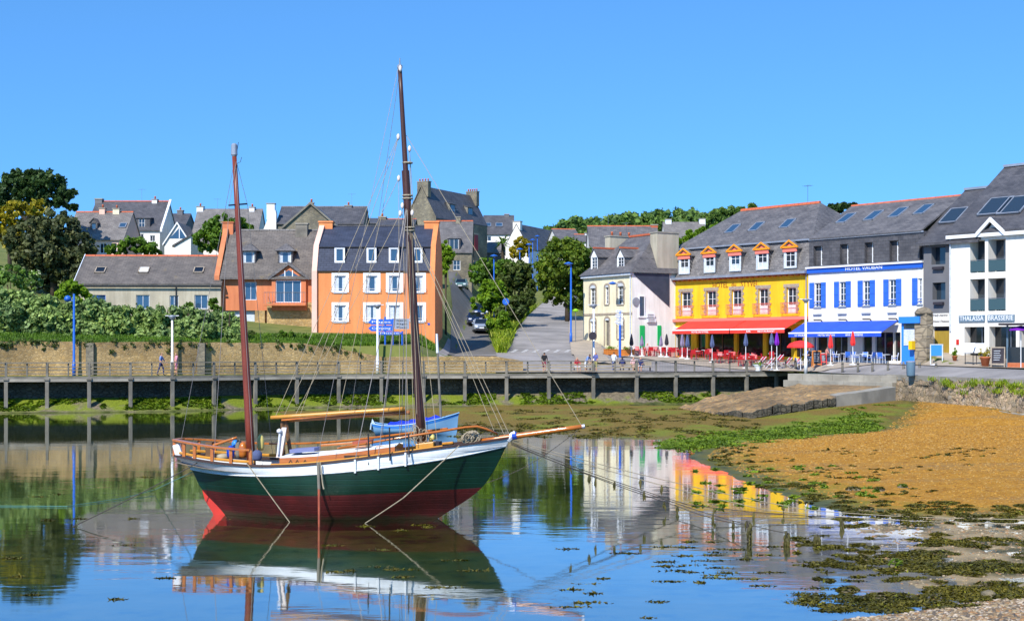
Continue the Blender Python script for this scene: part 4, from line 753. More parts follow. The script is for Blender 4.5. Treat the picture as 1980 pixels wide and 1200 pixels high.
# things on the white gable wall: a tall window, green shutters, two plates, a clock
def on_gable(y0, y1, z0, z1, t, name, mm): return MB().box(W+0.004, W+t, y0, y1, z0, z1).build(name, M[mm], f.root)
for (a, b, c_, d, t, nm, mm) in ((1236,573,1245,610,0.05,'window','skytintglass'), (1237,629,1246,672,0.07,'shutter','green'), (1271,629,1278,667,0.07,'shutter','green'), (1249,606,1264,614,0.2,'sign_plate','polewhite'), (1250,616,1266,623,0.2,'sign_plate','polewhite')):
    p, q_ = gy(a, b), gy(b and c_, d); o = on_gable(min(p[0], q_[0]), max(p[0], q_[0]), min(p[1], q_[1]), max(p[1], q_[1]), t, nm, mm)
    if nm == 'window': 
        p0, p1, z0, z1 = min(p[0], q_[0]), max(p[0], q_[0]), min(p[1], q_[1]), max(p[1], q_[1]); fr_ = MB(); fr_.box(W+0.01, W+0.09, p0-0.1, p0, z0-0.1, z1+0.1); fr_.box(W+0.01, W+0.09, p1, p1+0.1, z0-0.1, z1+0.1); fr_.box(W+0.01, W+0.09, p0, p1, z1, z1+0.1); fr_.box(W+0.01, W+0.12, p0-0.15, p1+0.15, z0-0.2, z0-0.1); fr_.build('frame', M['paintwhite'], o)
    if nm == 'sign_plate': 
        y_ = (p[0]+q_[0])/2; z_ = (p[1]+q_[1])/2
        for k_ in (-1, 1): MB().box(W+0.203, W+0.208, min(p[0],q_[0])+0.1, max(p[0],q_[0])-0.15, z_+k_*0.09-0.03, z_+k_*0.09+0.03).build('lettering_line', M['charcoal'], o)
p = gy(1226, 583); ck = MB().lathe([(0.42, 0), (0.42, 0.08)], (W+0.02, p[0]+0.2, p[1]), 16, axis=(1, 0, 0)).build('clock', M['zinc'], f.root)
cream = f; cream_W = W
antenna(cream.root, 1.6, 4.2, cream.ze if hasattr(cream, 'ze') else ze+3.2, 2.4); antenna(_g.root, _g.W*0.3, _g.dep/2, _g.zr)
for nm, fx_ in (('white_end_house', .82), ('tall_slate_house', .62), ('dormer_stone_house', .5), ('long_roof_house', .3)):
    o_ = bpy.data.objects[nm]; bb = [v for c_ in o_.children if c_.name.startswith('roof') for v in c_.data.vertices]; xs_ = [v.co.x for v in bb]; zt_ = max(v.co.z for v in bb); yt_ = [v.co.y for v in bb if v.co.z > zt_-.01][0]; antenna(o_, min(xs_)+(max(xs_)-min(xs_))*fx_, yt_, zt_, 1.7)
# ------------------------------------------------------------------ the yellow hotel
HA = math.degrees(math.atan2(-0.78, 0.62))
f = Fr('yellow_hotel', 1291, 691, 140, HA, 'bright yellow hotel with grey mansard roof and five orange dormers', 'hotel'); W = f.fp(1562, 697)[0]; dep = 13.0; ze = f.fp(1295, 542)[1]; zm = f.fp(1300, 482, 0.55)[1]; zr = f.fp(1432, 407, dep/2)[1]; hy = f; hyW = W
cx_ = [1326, 1375, 1424, 1475.5, 1530]; hol = []
for c in cx_: hol.append(f.rect(c-9, 564, c+9.5, 614))
fz = lambda px, py, y=0.0: f.fp(px, py, y)[1]
zband = fz(1300, 618); hol = [(a, b, zband+0.35, d) for (a, b, c, d) in [(r[0], r[1], r[2], fz(1326, 564)) for r in hol]]
gw = [f.fp(p, 650)[0] for p in (1306, 1336, 1347, 1364, 1369, 1419, 1425, 1475, 1482, 1530, 1537, 1557)]
gh = [(gw[i], gw[i+1], 0.15, 2.75) for i in range(0, 12, 2)]
shell(f.root, W, dep, -2.0, ze, hol + gh, 'yellow', rev=0.3)
for i, r in enumerate(hol):
    w = win(f.root, r, 0, 2, 3, 'paintwhite', 'glass', border=0.09, rev=0.25, curtain=0.0)
    MB().box(r[0]+0.09, r[1]-0.09, 0.14, 0.175, r[2]+0.09, r[2]+0.75).build('lower_panel', M['paintwhite'], w)
    q = MB(); n = 9; zz = r[2]
    for j in range(n):                                   # toothed granite jambs
        h = (r[3]-r[2])/n; d = 0.34 if j % 2 else 0.2
        q.box(r[0]-d, r[0]-0.003, -0.045, 0.02, zz+j*h, zz+(j+1)*h-0.02); q.box(r[1]+0.003, r[1]+d, -0.045, 0.02, zz+j*h, zz+(j+1)*h-0.02)
    q.box(r[0]-0.34, r[1]+0.34, -0.05, 0.02, r[3]+0.003, r[3]+0.3); q.build('stone_surround', M['quoin'], w)
    b = MB(); x0, x1 = r[0]-0.45, r[1]+0.45
    for zz in (r[2]+0.05, r[2]+0.95): b.tube([(x0, -0.02, zz), (x0, -0.32, zz), (x1, -0.32, zz), (x1, -0.02, zz)], 0.03, 5)
    for j in range(15): b.tube([(x0+(x1-x0)*j/14, -0.32, r[2]+0.05), (x0+(x1-x0)*j/14, -0.32, r[2]+0.95)], 0.018, 4)
    b.build('balcony_railing', M['railpink'], f.root)
for i, r in enumerate(gh):
    MB().poly([(r[0], 0.28, r[2]), (r[1], 0.28, r[2]), (r[1], 0.28, r[3]), (r[0], 0.28, r[3])]).build('shop_window', M['glassdark'], f.root)
    if i in (0, 2, 4): MB().box((r[0]+r[1])/2-0.04, (r[0]+r[1])/2+0.04, 0.2, 0.26, r[2], r[3]).build('mullion', M['brownwood'], f.root)
MB().box(-0.35, W+0.1, -0.35, -0.003, zband-0.22, zband+0.05).build('band', M['salmon'], f.root)
MB().box(-0.3, W+0.05, -0.55, 0.1, ze-0.02, ze+0.2).build('gutter', M['zinc'], f.root)
for i in range(26): MB().box(0.2+i*W/26, 0.45+i*W/26, -0.4, -0.002, ze-0.17, ze-0.024).build('corbel', M['maroon'] if i % 1 else M['terracotta'], f.root)
for i in range(2): MB().box(-0.02 if i == 0 else W-0.5, 0.5 if i == 0 else W+0.02, -0.07, 0.0-0.003, -1, zband-0.23).build('pilaster', M['yellow'], f.root)
m = MB(); y0 = -0.1; y1 = 0.75; zt = zm
q0 = [(-0.1, y0, ze+0.2), (W+0.1, y0, ze+0.2), (W+0.1, dep, ze+0.2), (-0.1, dep, ze+0.2)]; q1 = [(0.3, y1, zt), (W-0.1, y1, zt), (W-0.1, dep-y1, zt), (0.3, dep-y1, zt)]
for i in range(4): j = (i+1) % 4; m.poly([q0[i], q0[j], q1[j], q1[i]], 0)
rx0 = f.fp(1434, 407, dep/2)[0]; rx1 = f.fp(1586, 398, dep/2)[0]; o_ = 0.18
e1 = [(0.3-o_, y1-o_, zt+0.02), (W-0.1+o_, y1-o_, zt+0.02), (W-0.1+o_, dep-y1+o_, zt+0.02), (0.3-o_, dep-y1+o_, zt+0.02)]; ra, rb = (rx0, dep/2, zr), (rx1, dep/2, zr)
m.poly([e1[0], e1[1], rb, ra], 1); m.poly([e1[1], e1[2], rb], 1); m.poly([e1[2], e1[3], ra, rb], 1); m.poly([e1[3], e1[0], ra], 1); m.poly(e1[::-1], 1)
ro = m.build('roof', [M['slatemansard'], M['slate']], f.root, fixn=False); r_ = MB(); n = 20
for i in range(n): a = rx0+(rx1-rx0)*i/n; r_.prism([(a, dep/2-0.2, zr-0.1), (a, dep/2-0.1, zr+0.14), (a, dep/2+0.1, zr+0.14), (a, dep/2+0.2, zr-0.1)], ((rx1-rx0)/n*0.96, 0, 0))
r_.build('ridge_tiles', M['ridge'], ro); MB().box(0.1, W, y1-0.3, y1-0.1, zt-0.12, zt+0.015).build('zinc_flashing', M['zinc'], ro)
sl = math.atan2(zr-zt, dep/2-y1)
for px, py in ((1417.6,444),(1463.5,440),(1523.5,434)): skylight(f.root, f.slope(px, py, y1, zt, dep/2, zr), 1.15, 1.6, sl, 'zinc', 'skytintglass', 0.12)
for c in (1324.6, 1373.5, 1423, 1475.5, 1529.5):
    r = f.rect(c-11, 493, c+11, 529, 0.0); xc = (r[0]+r[1])/2; zb_, zt_ = fz(1324.6, 530), fz(1324.6, 494)
    d = dormer(f.root, xc, -0.12, zb_, 1.5, zt_-zb_, 2.2, 'gable', 0.5, 'curtain', 'slatemansard', 2, 3, ov=0.16, border=0.2, pedi='dormorange', curtain=0.0 if c > 1525 else 0.35)
    MB().box(xc-0.82, xc+0.82, -0.2, -0.125, zt_-0.35, zt_-0.02).build('lintel', M['salmon'], d); MB().box(xc-0.95, xc+0.95, -0.3, -0.125, zt_+0.0, zt_+0.17).build('cornice', M['dormorange'], d)
    for s_ in (-1, 1): MB().prism([(xc+s_*0.98, -0.34, zt_-0.02), (xc, -0.34, zt_+0.58), (xc, -0.34, zt_+0.74), (xc+s_*0.98, -0.34, zt_+0.14)], (0, 0.1, 0)).build('bargeboard', M['dormorange'], d)
    MB().prism([(xc-0.55, -0.14, zt_+0.18), (xc+0.55, -0.14, zt_+0.18), (xc, -0.14, zt_+0.46)], (0, 0.015, 0)).build('tympanum', M['salmon'], d)
M['brownletter'] = mat('brown_lettering', (0.30, 0.08, 0.01), rough=0.6)
xa, za = f.fp(1378, 547); xb, _ = f.fp(1467, 545); zt_ = f.fp(1422, 549)[1]-0.05
for s_, fa, fb in (('HOTEL', 0.0, 0.34), ('du', 0.42, 0.52), ('STYVEL', 0.62, 1.0)): text('hotel_name', s_, 0.6, M['brownletter'], f.root, (xa+(xb-xa)*(fa+fb)/2, -0.02, zt_), width=(xb-xa)*(fb-fa), height=0.55 if s_ != 'du' else 0.42)
def awning(f, x0, x1, z0, z1, p, mcol, name, label, letters, lw):
    root = empty(name, f.world((x0+x1)/2, 0, z1), f.a, label, 'awning'); w = (x1-x0)/2; dz = z0-z1
    a = MB(); t = 0.03; a.prism([(-w, -0.36, 0), (-w, -p, dz), (-w, -p, dz+t), (-w, -0.36, t)], (2*w, 0, 0)); a.build('canvas', M[mcol], root)
    MB().box(-w, w, -p-0.04, -p-0.002, dz-0.32, dz-0.02).build('valance', M[mcol], root); MB().box(-w, w, -p-0.06, -p+0.05, dz-0.018, dz+0.1).build('front_bar', M['paintwhite'], root)
    for s_ in (-0.8, 0.8): MB().tube([(s_*w, -0.3, -0.3), (s_*w*0.7, -p*0.55, dz*0.5-0.25), (s_*w, -p, dz-0.02)], 0.03, 5).build('arm', M['paintwhite'], root)
    for (s_, xx, ww) in letters: text('valance_lettering', s_, 0.25, M['paintwhite'], root, (xx*w, -p-0.05, dz-0.17), width=ww, height=0.17)
    return root
xl, xm_, xr = f.fp(1337, 620)[0], f.fp(1448, 615)[0], f.fp(1554, 611)[0]; zA = zband-0.25
awning(f, xl, xm_-0.06, 2.62, zA, 2.6, 'awnred', 'awning', 'red canvas awning on the hotel, left of the pair', [('HOTEL DU STYVEL', 0.0, 2.2)], 2)
awning(f, xm_+0.06, xr, 2.62, zA, 2.6, 'awnred', 'awning', 'red canvas awning on the hotel, right one beside the blue awning', [('BAR', -0.3, 0.5), ('RESTAURANT', 0.35, 2.0)], 2)
for x_ in (0.12, W-0.12): MB().tube([(x_, -0.1, ze-0.05), (x_, -0.1, -0.5)], 0.05, 6).build('downpipe', M['zinc'], f.root)
antenna(f.root, rx1-1.5, dep/2, zr, 1.8)
# white menu panel by the door
MB().box(0.5, 2.6, -0.12, -0.01, 2.35, 3.0).build('sign_panel', M['paintwhite'], f.root); text('panel_lettering', 'HOTEL', 0.4, M['navy'], f.root, (1.5, -0.13, 2.67), width=1.3, height=0.32)
# ------------------------------------------------------------------ the white and blue hotel
f = Fr('white_hotel', 1563, 698, 125.9, HA, 'white hotel with blue shutters, blue cornice and dark slate mansard', 'hotel'); W = f.fp(1785, 700)[0]; dep = 12.0; ze = f.fp(1563, 519)[1]; zm = f.fp(1566, 464, 0.5)[1]; zr = f.fp(1648, 401, dep/2)[1]; hb = f
fz = lambda px, py, y=0.0: f.fp(px, py, y)[1]
wx = [(1575,1587.5),(1623,1635.5),(1669,1682),(1719,1732.5),(1775,1783)]; z0, z1 = fz(1575, 594), fz(1575, 547)
hol = [(f.fp(a, 560)[0], f.fp(b, 560)[0], z0, z1) for a, b in wx]; gpx = [(1573,1578),(1580,1600),(1611,1639),(1668,1686),(1692,1727),(1729,1741)]
gh = [(f.fp(a, 660)[0], f.fp(b, 660)[0], 0.1, 2.5) for a, b in gpx]; shell(f.root, W, dep, -2.0, ze, hol+gh, 'white', rev=0.25)
for i, r in enumerate(hol):
    w = win(f.root, r, 0, 2, 4, 'paintwhite', 'glass', rev=0.2, curtain=0.0, sill='zinc'); wd = 0.52
    for s_ in (-1, 1):
        if i == 4 and s_ > 0: continue
        a = r[0]-wd-0.03 if s_ < 0 else r[1]+0.03; sh = MB(); sh.box(a, a+wd, -0.06, -0.012, r[2]-0.05, r[3]+0.03)
        for k in range(3): sh.box(a+0.01, a+wd-0.01, -0.085, -0.06, r[2]+0.1+k*(r[3]-r[2]-0.3)/2, r[2]+0.2+k*(r[3]-r[2]-0.3)/2)
        sh.build('shutter', M['shutter'], f.root)
    b = MB(); b.tube([(r[0], -0.05, r[2]+0.45), (r[1], -0.05, r[2]+0.45)], 0.03, 5); b.tube([(r[0], -0.05, r[2]+0.2), (r[1], -0.05, r[2]+0.2)], 0.03, 5); b.build('window_rail', M['shutter'], w)
    MB().box((r[0]+r[1])/2-0.45, (r[0]+r[1])/2+0.45, -0.12, -0.003, r[2]-0.72, r[2]-0.6).build('bracket_plate', M['zinc'], f.root)
    MB().tube([((r[0]+r[1])/2+0.6, -0.02, r[2]-1.4), ((r[0]+r[1])/2+0.55, -0.25, r[2]-1.15), ((r[0]+r[1])/2+0.1, -0.7, r[2]-1.15)], 0.06, 6).build('wall_lamp', M['charcoal'], f.root)
for i, r in enumerate(gh):
    MB().poly([(r[0], 0.23, r[2]), (r[1], 0.23, r[2]), (r[1], 0.23, r[3]), (r[0], 0.23, r[3])]).build('shop_window' if i else 'door', M['glassdark'] if i else M['blue'], f.root)
    if i in (2, 4): MB().box((r[0]+r[1])/2-0.05, (r[0]+r[1])/2+0.05, 0.15, 0.22, r[2], r[3]).build('mullion', M['steel'], f.root)
MB().box(-0.06, W+0.02, -0.16, -0.003, ze-0.46, ze-0.05).build('fascia', M['blue'], f.root); MB().box(-0.1, W+0.05, -0.3, 0.1, ze-0.045, ze+0.1).build('gutter', M['paintwhite'], f.root)
xa = f.fp(1637, 517)[0]; xb = f.fp(1708, 514)[0]; text('hotel_name', 'HOTEL VAUBAN', 0.4, M['paintwhite'], f.root, ((xa+xb)/2, -0.17, ze-0.25), width=xb-xa, height=0.28)
y1 = 0.6; m = MB()
mw = [(1571,1588.5),(1622,1639),(1670,1687),(1718,1736),(1776,1790)]; mh = [(f.fp(a, 500)[0], f.fp(b, 500)[0], fz(1571, 514, 0.1), fz(1571, 477, 0.4)) for a, b in mw]
# vertical-ish slate storey with deep window recesses
m.wall(0, W, ze+0.1, zm, mh, 0.12, 0.5, 0, 0); m.poly([(0, 0.12, ze+0.1), (0, dep, ze+0.1), (0, dep, zm), (0, 0.12, zm)]); m.poly([(W, 0.12, ze+0.1), (W, dep, ze+0.1), (W, dep, zm), (W, 0.12, zm)])
ml = m.build('mansard_wall', M['slatedark'], f.root, fixn=False)
for r in mh: win(f.root, ((r[0]*0.45+r[1]*0.55), r[1], r[2], r[3]), 0.12, 1, 3, 'paintwhite', 'glass', rev=0.45); MB().box(r[0], r[0]*0.45+r[1]*0.55-0.003, 0.5, 0.55, r[2], r[3]).build('window_recess', M['slatedark'], f.root)
gable_roof(f.root, 0.1, W-0.2, 0.12, dep, zm, zr, 0.12, 0.0, m='slate'); sl = math.atan2(zr-zm, dep/2)
for px, py in ((1637,425),(1690,420),(1738,414),(1787,408)): skylight(f.root, f.slope(px, py, 0.12, zm, dep/2, zr), 1.1, 2.0, sl, 'zinc', 'skytintglass', 0.18)
MB().box(0, W, 0.0, 0.1, zm-0.1, zm+0.02).build('zinc_flashing', M['zinc'], f.root)
xl, xr = f.fp(1564, 622)[0], f.fp(1741, 617)[0]
awning(f, xl-0.1, xr, 2.45, fz(1563, 623), 2.6, 'awnblue', 'awning', 'long blue canvas awning with white front bar on the white hotel', [('HOTEL VAUBAN', -0.15, 1.8), ('BAR BRASSERIE', 0.45, 1.8), ('LE VAUBAN', -0.72, 1.3)], 2)
ks = Fr('kiosk', 1743, 704, 114.6, HA, 'sky blue notice kiosk with white poster beside the stone pillar', 'kiosk'); kx = ks.fp(1779, 704)[0]; kz = ks.fp(1743, 613)[1]
MB().box(0, kx, 0, 1.0, -0.3, kz).build('cabinet', M['skyblue'], ks.root); MB().box(-0.1, kx+0.1, -0.25, 1.1, kz-0.5, kz+0.03).build('canopy', M['skyblue'], ks.root); MB().box(0.25, kx-0.15, -0.05, -0.005, kz-2.3, kz-1.0).build('poster', M['curtain'], ks.root); MB().box(0.25, kx-0.15, -0.04, -0.006, kz-0.95, kz-0.55).build('pane', M['glass'], ks.root)
# ------------------------------------------------------------------ the apartment building with the brasserie
f = Fr('brasserie_building', 1786, 706, 116.2, HA, 'white apartment building with grey bay and dark slate roof above the brasserie', 'building'); fz = lambda px, py, y=0.0: f.fp(px, py, y)[1]; fx = lambda px, y=0.0: f.fp(px, 600, y)[0]
xG = fx(1839); xE = fx(2085); zeG = fz(1788, 476); zeW = fz(1842, 463); dep = 13.0
gr = [f.rect(1801,477,1828,511), f.rect(1803,546,1828,579)]; dz0, dz1 = fz(1800, 706), fz(1800, 631)
m = MB(); m.wall(0, xG, fz(1790, 606), zeG, gr, 0, 0.6); m.poly([(0, 0, -2), (0, dep, -2), (0, dep, zeG), (0, 0, zeG)]); m.build('grey_wall', M['greyrender'], f.root, fixn=False)
for r in gr:
    MB().poly([(r[0], 0.6, r[2]), (r[1], 0.6, r[2]), (r[1], 0.6, r[3]), (r[0], 0.6, r[3])]).build('pane', M['glass'], f.root)
    b = MB(); b.box(r[0]+0.25, r[1]-0.1, -0.3, -0.01, r[2]-0.42, r[2]-0.2); b.build('window_box', M['charcoal'], f.root)
dr = (fx(1803), fx(1837), -0.6, dz1); m = MB(); m.wall(0, xG, -2, fz(1790, 606), [dr], -0.06, 0.5); m.build('entrance_wall', M['white'], f.root, fixn=False)
MB().box(dr[0], dr[1], 0.3, 0.42, -0.6, dz1-0.35).build('ochre_shutter', M['ochre'], f.root); MB().box(dr[0], dr[1], 0.35, 0.45, dz1-0.34, dz1).build('transom', M['charcoal'], f.root)
xm_ = (fx(1803)+fx(1837))/2-0.1; zz = fz(1815, 616); text('sign_lettering', 'Fredy-marine', 0.42, M['charcoal'], f.root, (xm_, -0.07, zz+0.28), width=1.45, shear=0.35); text('sign_lettering', '& Hotel-Thalassa', 0.42, M['charcoal'], f.root, (xm_, -0.07, zz-0.22), width=1.7, shear=0.35)
lx = [(fx(1879), fx(1908)), (fx(1914), fx(1948)), (fx(1990), fx(2030))]; lz = [(fz(1879, 528), fz(1879, 466)), (fz(1879, 602), fz(1879, 540))]
hol = [(a, b, c, d) for a, b in lx for c, d in lz]; gz1 = fz(1868, 632); gh = [(fx(1868), fx(1907), -0.3, gz1), (fx(1916), fx(1968), -0.3, gz1), (fx(1974), fx(2060), -0.3, gz1)]
m = MB(); m.wall(xG, xE, -2, zeW, hol+gh, -0.25, 1.2); m.poly([(xG, -0.25, -2), (xG, -0.25, zeW), (xG, 0.3, zeW), (xG, 0.3, -2)]); m.build('wall', M['white'], f.root, fixn=False)
for i, (a, b, c, d) in enumerate(hol):
    o = MB().poly([(a, 0.9, c), (b, 0.9, c), (b, 0.9, d), (a, 0.9, d)]).build('loggia_glazing', M['glass'], f.root)
    MB().box((a+b)/2-0.04, (a+b)/2+0.04, 0.82, 0.88, c, d).build('mullion', M['steel'], o)
    r_ = MB(); r_.box(a+0.003, b-0.003, -0.2, -0.17, c+0.08, c+0.95); r_.build('glass_balustrade', mat('balustrade_glass', (0.045, 0.075, 0.07), rough=0.05, spec=0.8) if i == 0 else M_bal, f.root)
    if i == 0: M_bal = bpy.data.materials['balustrade_glass']
    MB().tube([(a, -0.18, c+1.0), (b, -0.18, c+1.0)], 0.03, 5).build('handrail', M['steel'], f.root)
for (a, b, c, d) in gh:
    o = MB().poly([(a, 0.6, c), (b, 0.6, c), (b, 0.6, d), (a, 0.6, d)]).build('shop_window', M['glassdark'], f.root); MB().box(a+(b-a)*0.6, a+(b-a)*0.6+0.07, 0.5, 0.58, c, d).build('mullion', M['steel'], o)
M['signgrey'] = mat('blue_grey_sign', (0.13, 0.20, 0.27), rough=0.5); sz0, sz1 = fz(1860, 622.5), fz(1860, 610)
for (a, b, s_) in ((1859,1908.5,'THALASSA'), (1914,1966,'BRASSERIE')):
    o = MB().box(fx(a), fx(b), -0.36, -0.26, sz0, sz1).build('sign_board', M['signgrey'], f.root); text('sign_lettering', s_, 0.4, M['paintwhite'], o, ((fx(a)+fx(b))/2, -0.37, (sz0+sz1)/2), width=(fx(b)-fx(a))*0.93, height=(sz1-sz0)*0.72)
MB().box(fx(1842), xE, -0.7, -0.26, -1, 0.35).build('brick_plinth', M['terracotta'], f.root)
MB().box(fx(1853), fx(1858), -0.3, -0.26, fz(1855, 666), fz(1855, 656)).build('red_plaque', M['red'], f.root)
MB().box(xG-0.1, xE, -0.6, 0.0, zeW+0.003, zeW+0.28).build('eaves', M['paintwhite'], f.root)
gx0, gx1, gzp = fx(1901), fx(1947), fz(1924, 431, -0.3); xm_ = (gx0+gx1)/2
m = MB(); m.poly([(gx0, -0.32, zeW-0.1), (gx1, -0.32, zeW-0.1), (xm_, -0.32, gzp)]); m.build('gable_front', M['white'], f.root, fixn=False)
for s_ in (-1, 1): MB().prism([(xm_+s_*(gx1-xm_+0.2), -0.75, zeW+0.0), (xm_, -0.75, gzp+0.1), (xm_, -0.75, gzp+0.45), (xm_+s_*(gx1-xm_+0.2), -0.75, zeW+0.35)], (0, 0.2, 0)).build('bargeboard', M['paintwhite'], f.root); MB().prism([(xm_+s_*(gx1-xm_+0.2), -0.54, zeW+0.1), (xm_, -0.54, gzp+0.2), (xm_, -0.54, gzp+0.44), (xm_+s_*(gx1-xm_+0.2), -0.54, zeW+0.34)], (0, 3.5, 0)).build('gable_roof', M['slatedark'], f.root)
zrA = fz(1866, 371, dep/2); zrB = fz(1955, 325, 8.0)
def roof2(x0, x1, ze_, zr_, d): 
    o = MB().prism([(x0, -0.6, ze_), (x0, d/2, zr_), (x0, d, ze_), (x0, d, ze_+0.2), (x0, d/2, zr_+0.2), (x0, -0.6, ze_+0.2)], (x1-x0, 0, 0)).build('roof', M['slatedark'], f.root); MB().box(x0, x1, d/2-0.3, d/2+0.3, zr_+0.1, zr_+0.3).build('zinc_ridge', M['zinc'], o); return o
roof2(-0.35, fx(1900), zeG, zrA, dep); roof2(xG-0.15, xE, zeW+0.29, zrB, 16.0)
sA = math.atan2(zrA-zeG, dep/2+0.6); sB = math.atan2(zrB-zeW-0.29, 8.6)
for (px, py, w_, h_, ang, y0_, z0_, y1_, z1_) in ((1846,422,1.7,2.3,sA,-0.6,zeG,dep/2,zrA), (1928,404,2.2,2.6,sB,-0.6,zeW+0.29,8.0,zrB), (1964,402,2.2,2.6,sB,-0.6,zeW+0.29,8.0,zrB)):
    skylight(f.root, f.slope(px, py, y0_, z0_, y1_, z1_), w_, h_, ang, 'zinc', 'glass', 0.3)
MB().tube([(xG+0.15, -0.35, zeW), (xG+0.15, -0.35, 2.8)], 0.06, 6).build('downpipe', M['curtain'], f.root)
hbz = f
# stone gate pillar
p = Fr('stone_pillar', 1768, 707, 113.5, HA, 'tall stone gate pillar between the blue kiosk and grey bay', 'pillar'); pw = p.fp(1791, 707)[0]; zt = p.fp(1770, 606)[1]; zs = 5
for k in range(zs): MB().box(-0.02*(k % 2), pw+0.02*(k % 2), 0.02*(k % 2), 0.95, -0.4+k*(zt+0.4)/zs, -0.4+(k+1)*(zt+0.4)/zs-0.025).build('block', M['granite'], p.root, bevel=0.03)
MB().lathe([(0.7, 0), (0.72, 0.12), (0.5, 0.4), (0.1, 0.55)], (pw/2, 0.45, zt-0.02), 10).build('cap', M['granite'], p.root); MB().box(-0.25, 0.1, -0.45, -0.02, zt-2.9, zt-2.2).build('letter_box', mat('yellow_box_paint', (0.8, 0.5, 0.01), rough=0.4), p.root)
# ------------------------------------------------------------------ boardwalk
bw = empty('boardwalk', tuple(PATH[8])); tag(bw, 'long raised boardwalk on posts with railing along the harbour wall', 'boardwalk')
off = Vector(PATH[8]); off_ = lambda p: (p[0]-off.x, p[1]-off.y, p[2]-off.z)
_pp = [a for a, b in _path_px]; _py = [b for a, b in _path_px]
def deckp(px): return on_z(px, float(np.interp(px, _pp, _py)), DECK_Z)
PX = [-310,-230,-150,-69,12,91,172,253,334,415,495,575,656,738,820,899,980,1062,1148,1232,1308,1380,1445,1503,1540]; PP = [deckp(p) for p in PX]
def frame_at(i):
    a, b = PP[max(i-1, 0)], PP[min(i+1, len(PP)-1)]; t = (b-a); t.z = 0; t.normalize(); return t, Vector((-t.y, t.x, 0))
RAIL = 0.93
for i, p in enumerate(PP):
    t, n = frame_at(i); zb = float(bed(np.array([[p.x]]), np.array([[p.y]]))[0, 0])-0.3; m = MB(); c = p + n*0.12
    jt = random.uniform(-0.02, 0.02); c = c + t*jt
    m.obox((c.x, c.y, (zb+DECK_Z-0.2)/2), t*0.13, n*0.13, Vector((0, 0, (DECK_Z-0.2-zb)/2))); m.obox((c.x, c.y, DECK_Z+RAIL/2+0.02), t*0.09, n*0.09, Vector((0, 0, RAIL/2+0.06)))
    m.obox((c.x, c.y, DECK_Z-0.2), t*0.19, n*0.2, Vector((0, 0, 0.09))); m.v = [off_(v) for v in m.v]; m.build('post', M['weathered'], bw, bevel=0.02)
for i in range(len(PP)-1):
    a, b = PP[i], PP[i+1]; t = (b-a).normalized(); n = Vector((-t.y, t.x, 0)); mid = (a+b)/2; L = (b-a).length; up = Vector((0, 0, 1))
    def bar(c, l, hw, hh, name, mm=M['weathered']):
        m = MB(); m.obox(c, t*l, n*hw, up*hh); m.v = [off_(v) for v in m.v]; return m.build(name, mm, bw)
    bar(mid + n*1.55 + up*(-0.09), L/2, 1.55, 0.07, 'deck'); bar(mid + n*0.1 + up*(-0.26), L/2, 0.09, 0.13, 'edge_beam', M['concrete'])
    bar(mid + n*0.03 + up*(RAIL+0.03), L/2-0.08, 0.07, 0.035, 'top_rail'); bar(mid + n*0.14 + up*(RAIL/2), 0.05, 0.05, RAIL/2-0.02, 'baluster')
    if PX[i] < 1225:
        for h in (0.18, 0.42, 0.66): bar(mid + n*0.16 + up*(h+random.uniform(-.01, .01)), L/2-0.09, 0.02, 0.045 if PX[i] > 470 else 0.03, 'rail', M['weathered'] if PX[i] < 470 else M['polewhite'] if False else M['railwood'] if 'railwood' in M else M.setdefault('railwood', mat('pale_rail_wood', (0.38, 0.31, 0.20), (0.27, 0.22, 0.15), 2, 0.85)))
    else:
        m = MB()
        for k in range(1, 24): q = a.lerp(b, k/24) + n*0.16; m.tube([q + up*0.08, q + up*(RAIL-0.03)], 0.008, 3)
        for h in (0.08, 0.5): m.tube([a + n*0.16 + up*h, b + n*0.16 + up*h], 0.012, 3)
        m.v = [off_(v) for v in m.v]; m.build('wire_mesh', M['steel'], bw)
def ribbon(name, Xs, e0, e1, z0, z1, material, parent=None, label=None, cat=None, kind=None, jit=0.0):
    """a wall that follows the quay line between two offsets; z0, z1 are functions of X"""
    m = MB(); P = []
    for x in Xs: 
        d = float(Dedge(x)); P.append([(x, d+e0, z0(x)), (x, d+e0+random.uniform(-jit, jit), z1(x)+random.uniform(-jit, jit)), (x, d+e1, z1(x)+random.uniform(-jit, jit)), (x, d+e1, z0(x))])
    for i in range(len(P)-1):
        for k in range(4): m.poly([P[i][k], P[i+1][k], P[i+1][(k+1) % 4], P[i][(k+1) % 4]])
    m.poly(P[0]); m.poly(P[-1]); o = m.build(name, material, parent); return tag(o, label, cat, None, kind)
pxX = lambda px: deckp(px).x
ribbon('harbour_wall', np.linspace(-75, pxX(1532), 70), 1.5, 1.9, lambda x: 0.2, lambda x: 2.4, M['shadestone'], None, 'stone harbour wall coloured dark for the shade beneath the boardwalk', 'wall')
top = lambda x: float(np.interp(x, [-75, -45, pxX(560), pxX(640), pxX(700), pxX(738)], [5.2, 5.05, 4.98, 4.6, 4.05, 3.85]))
top_wall = top
ribbon('rubble_wall', np.linspace(-75, pxX(738), 75), 3.15, 3.6, lambda x: 2.3, top, M['stonewarm'], None, 'warm rubble stone retaining wall below the hedge', 'wall', jit=0.05)
for px in (150, 372):
    x = pxX(px); d = float(Dedge(x)); MB().box(-0.28, 0.28, 0, 0.4, 0, 2.45).build('wall_pier', M['stonehouse'], bpy.data.objects['rubble_wall'], loc=(x, d+2.85, 2.5))
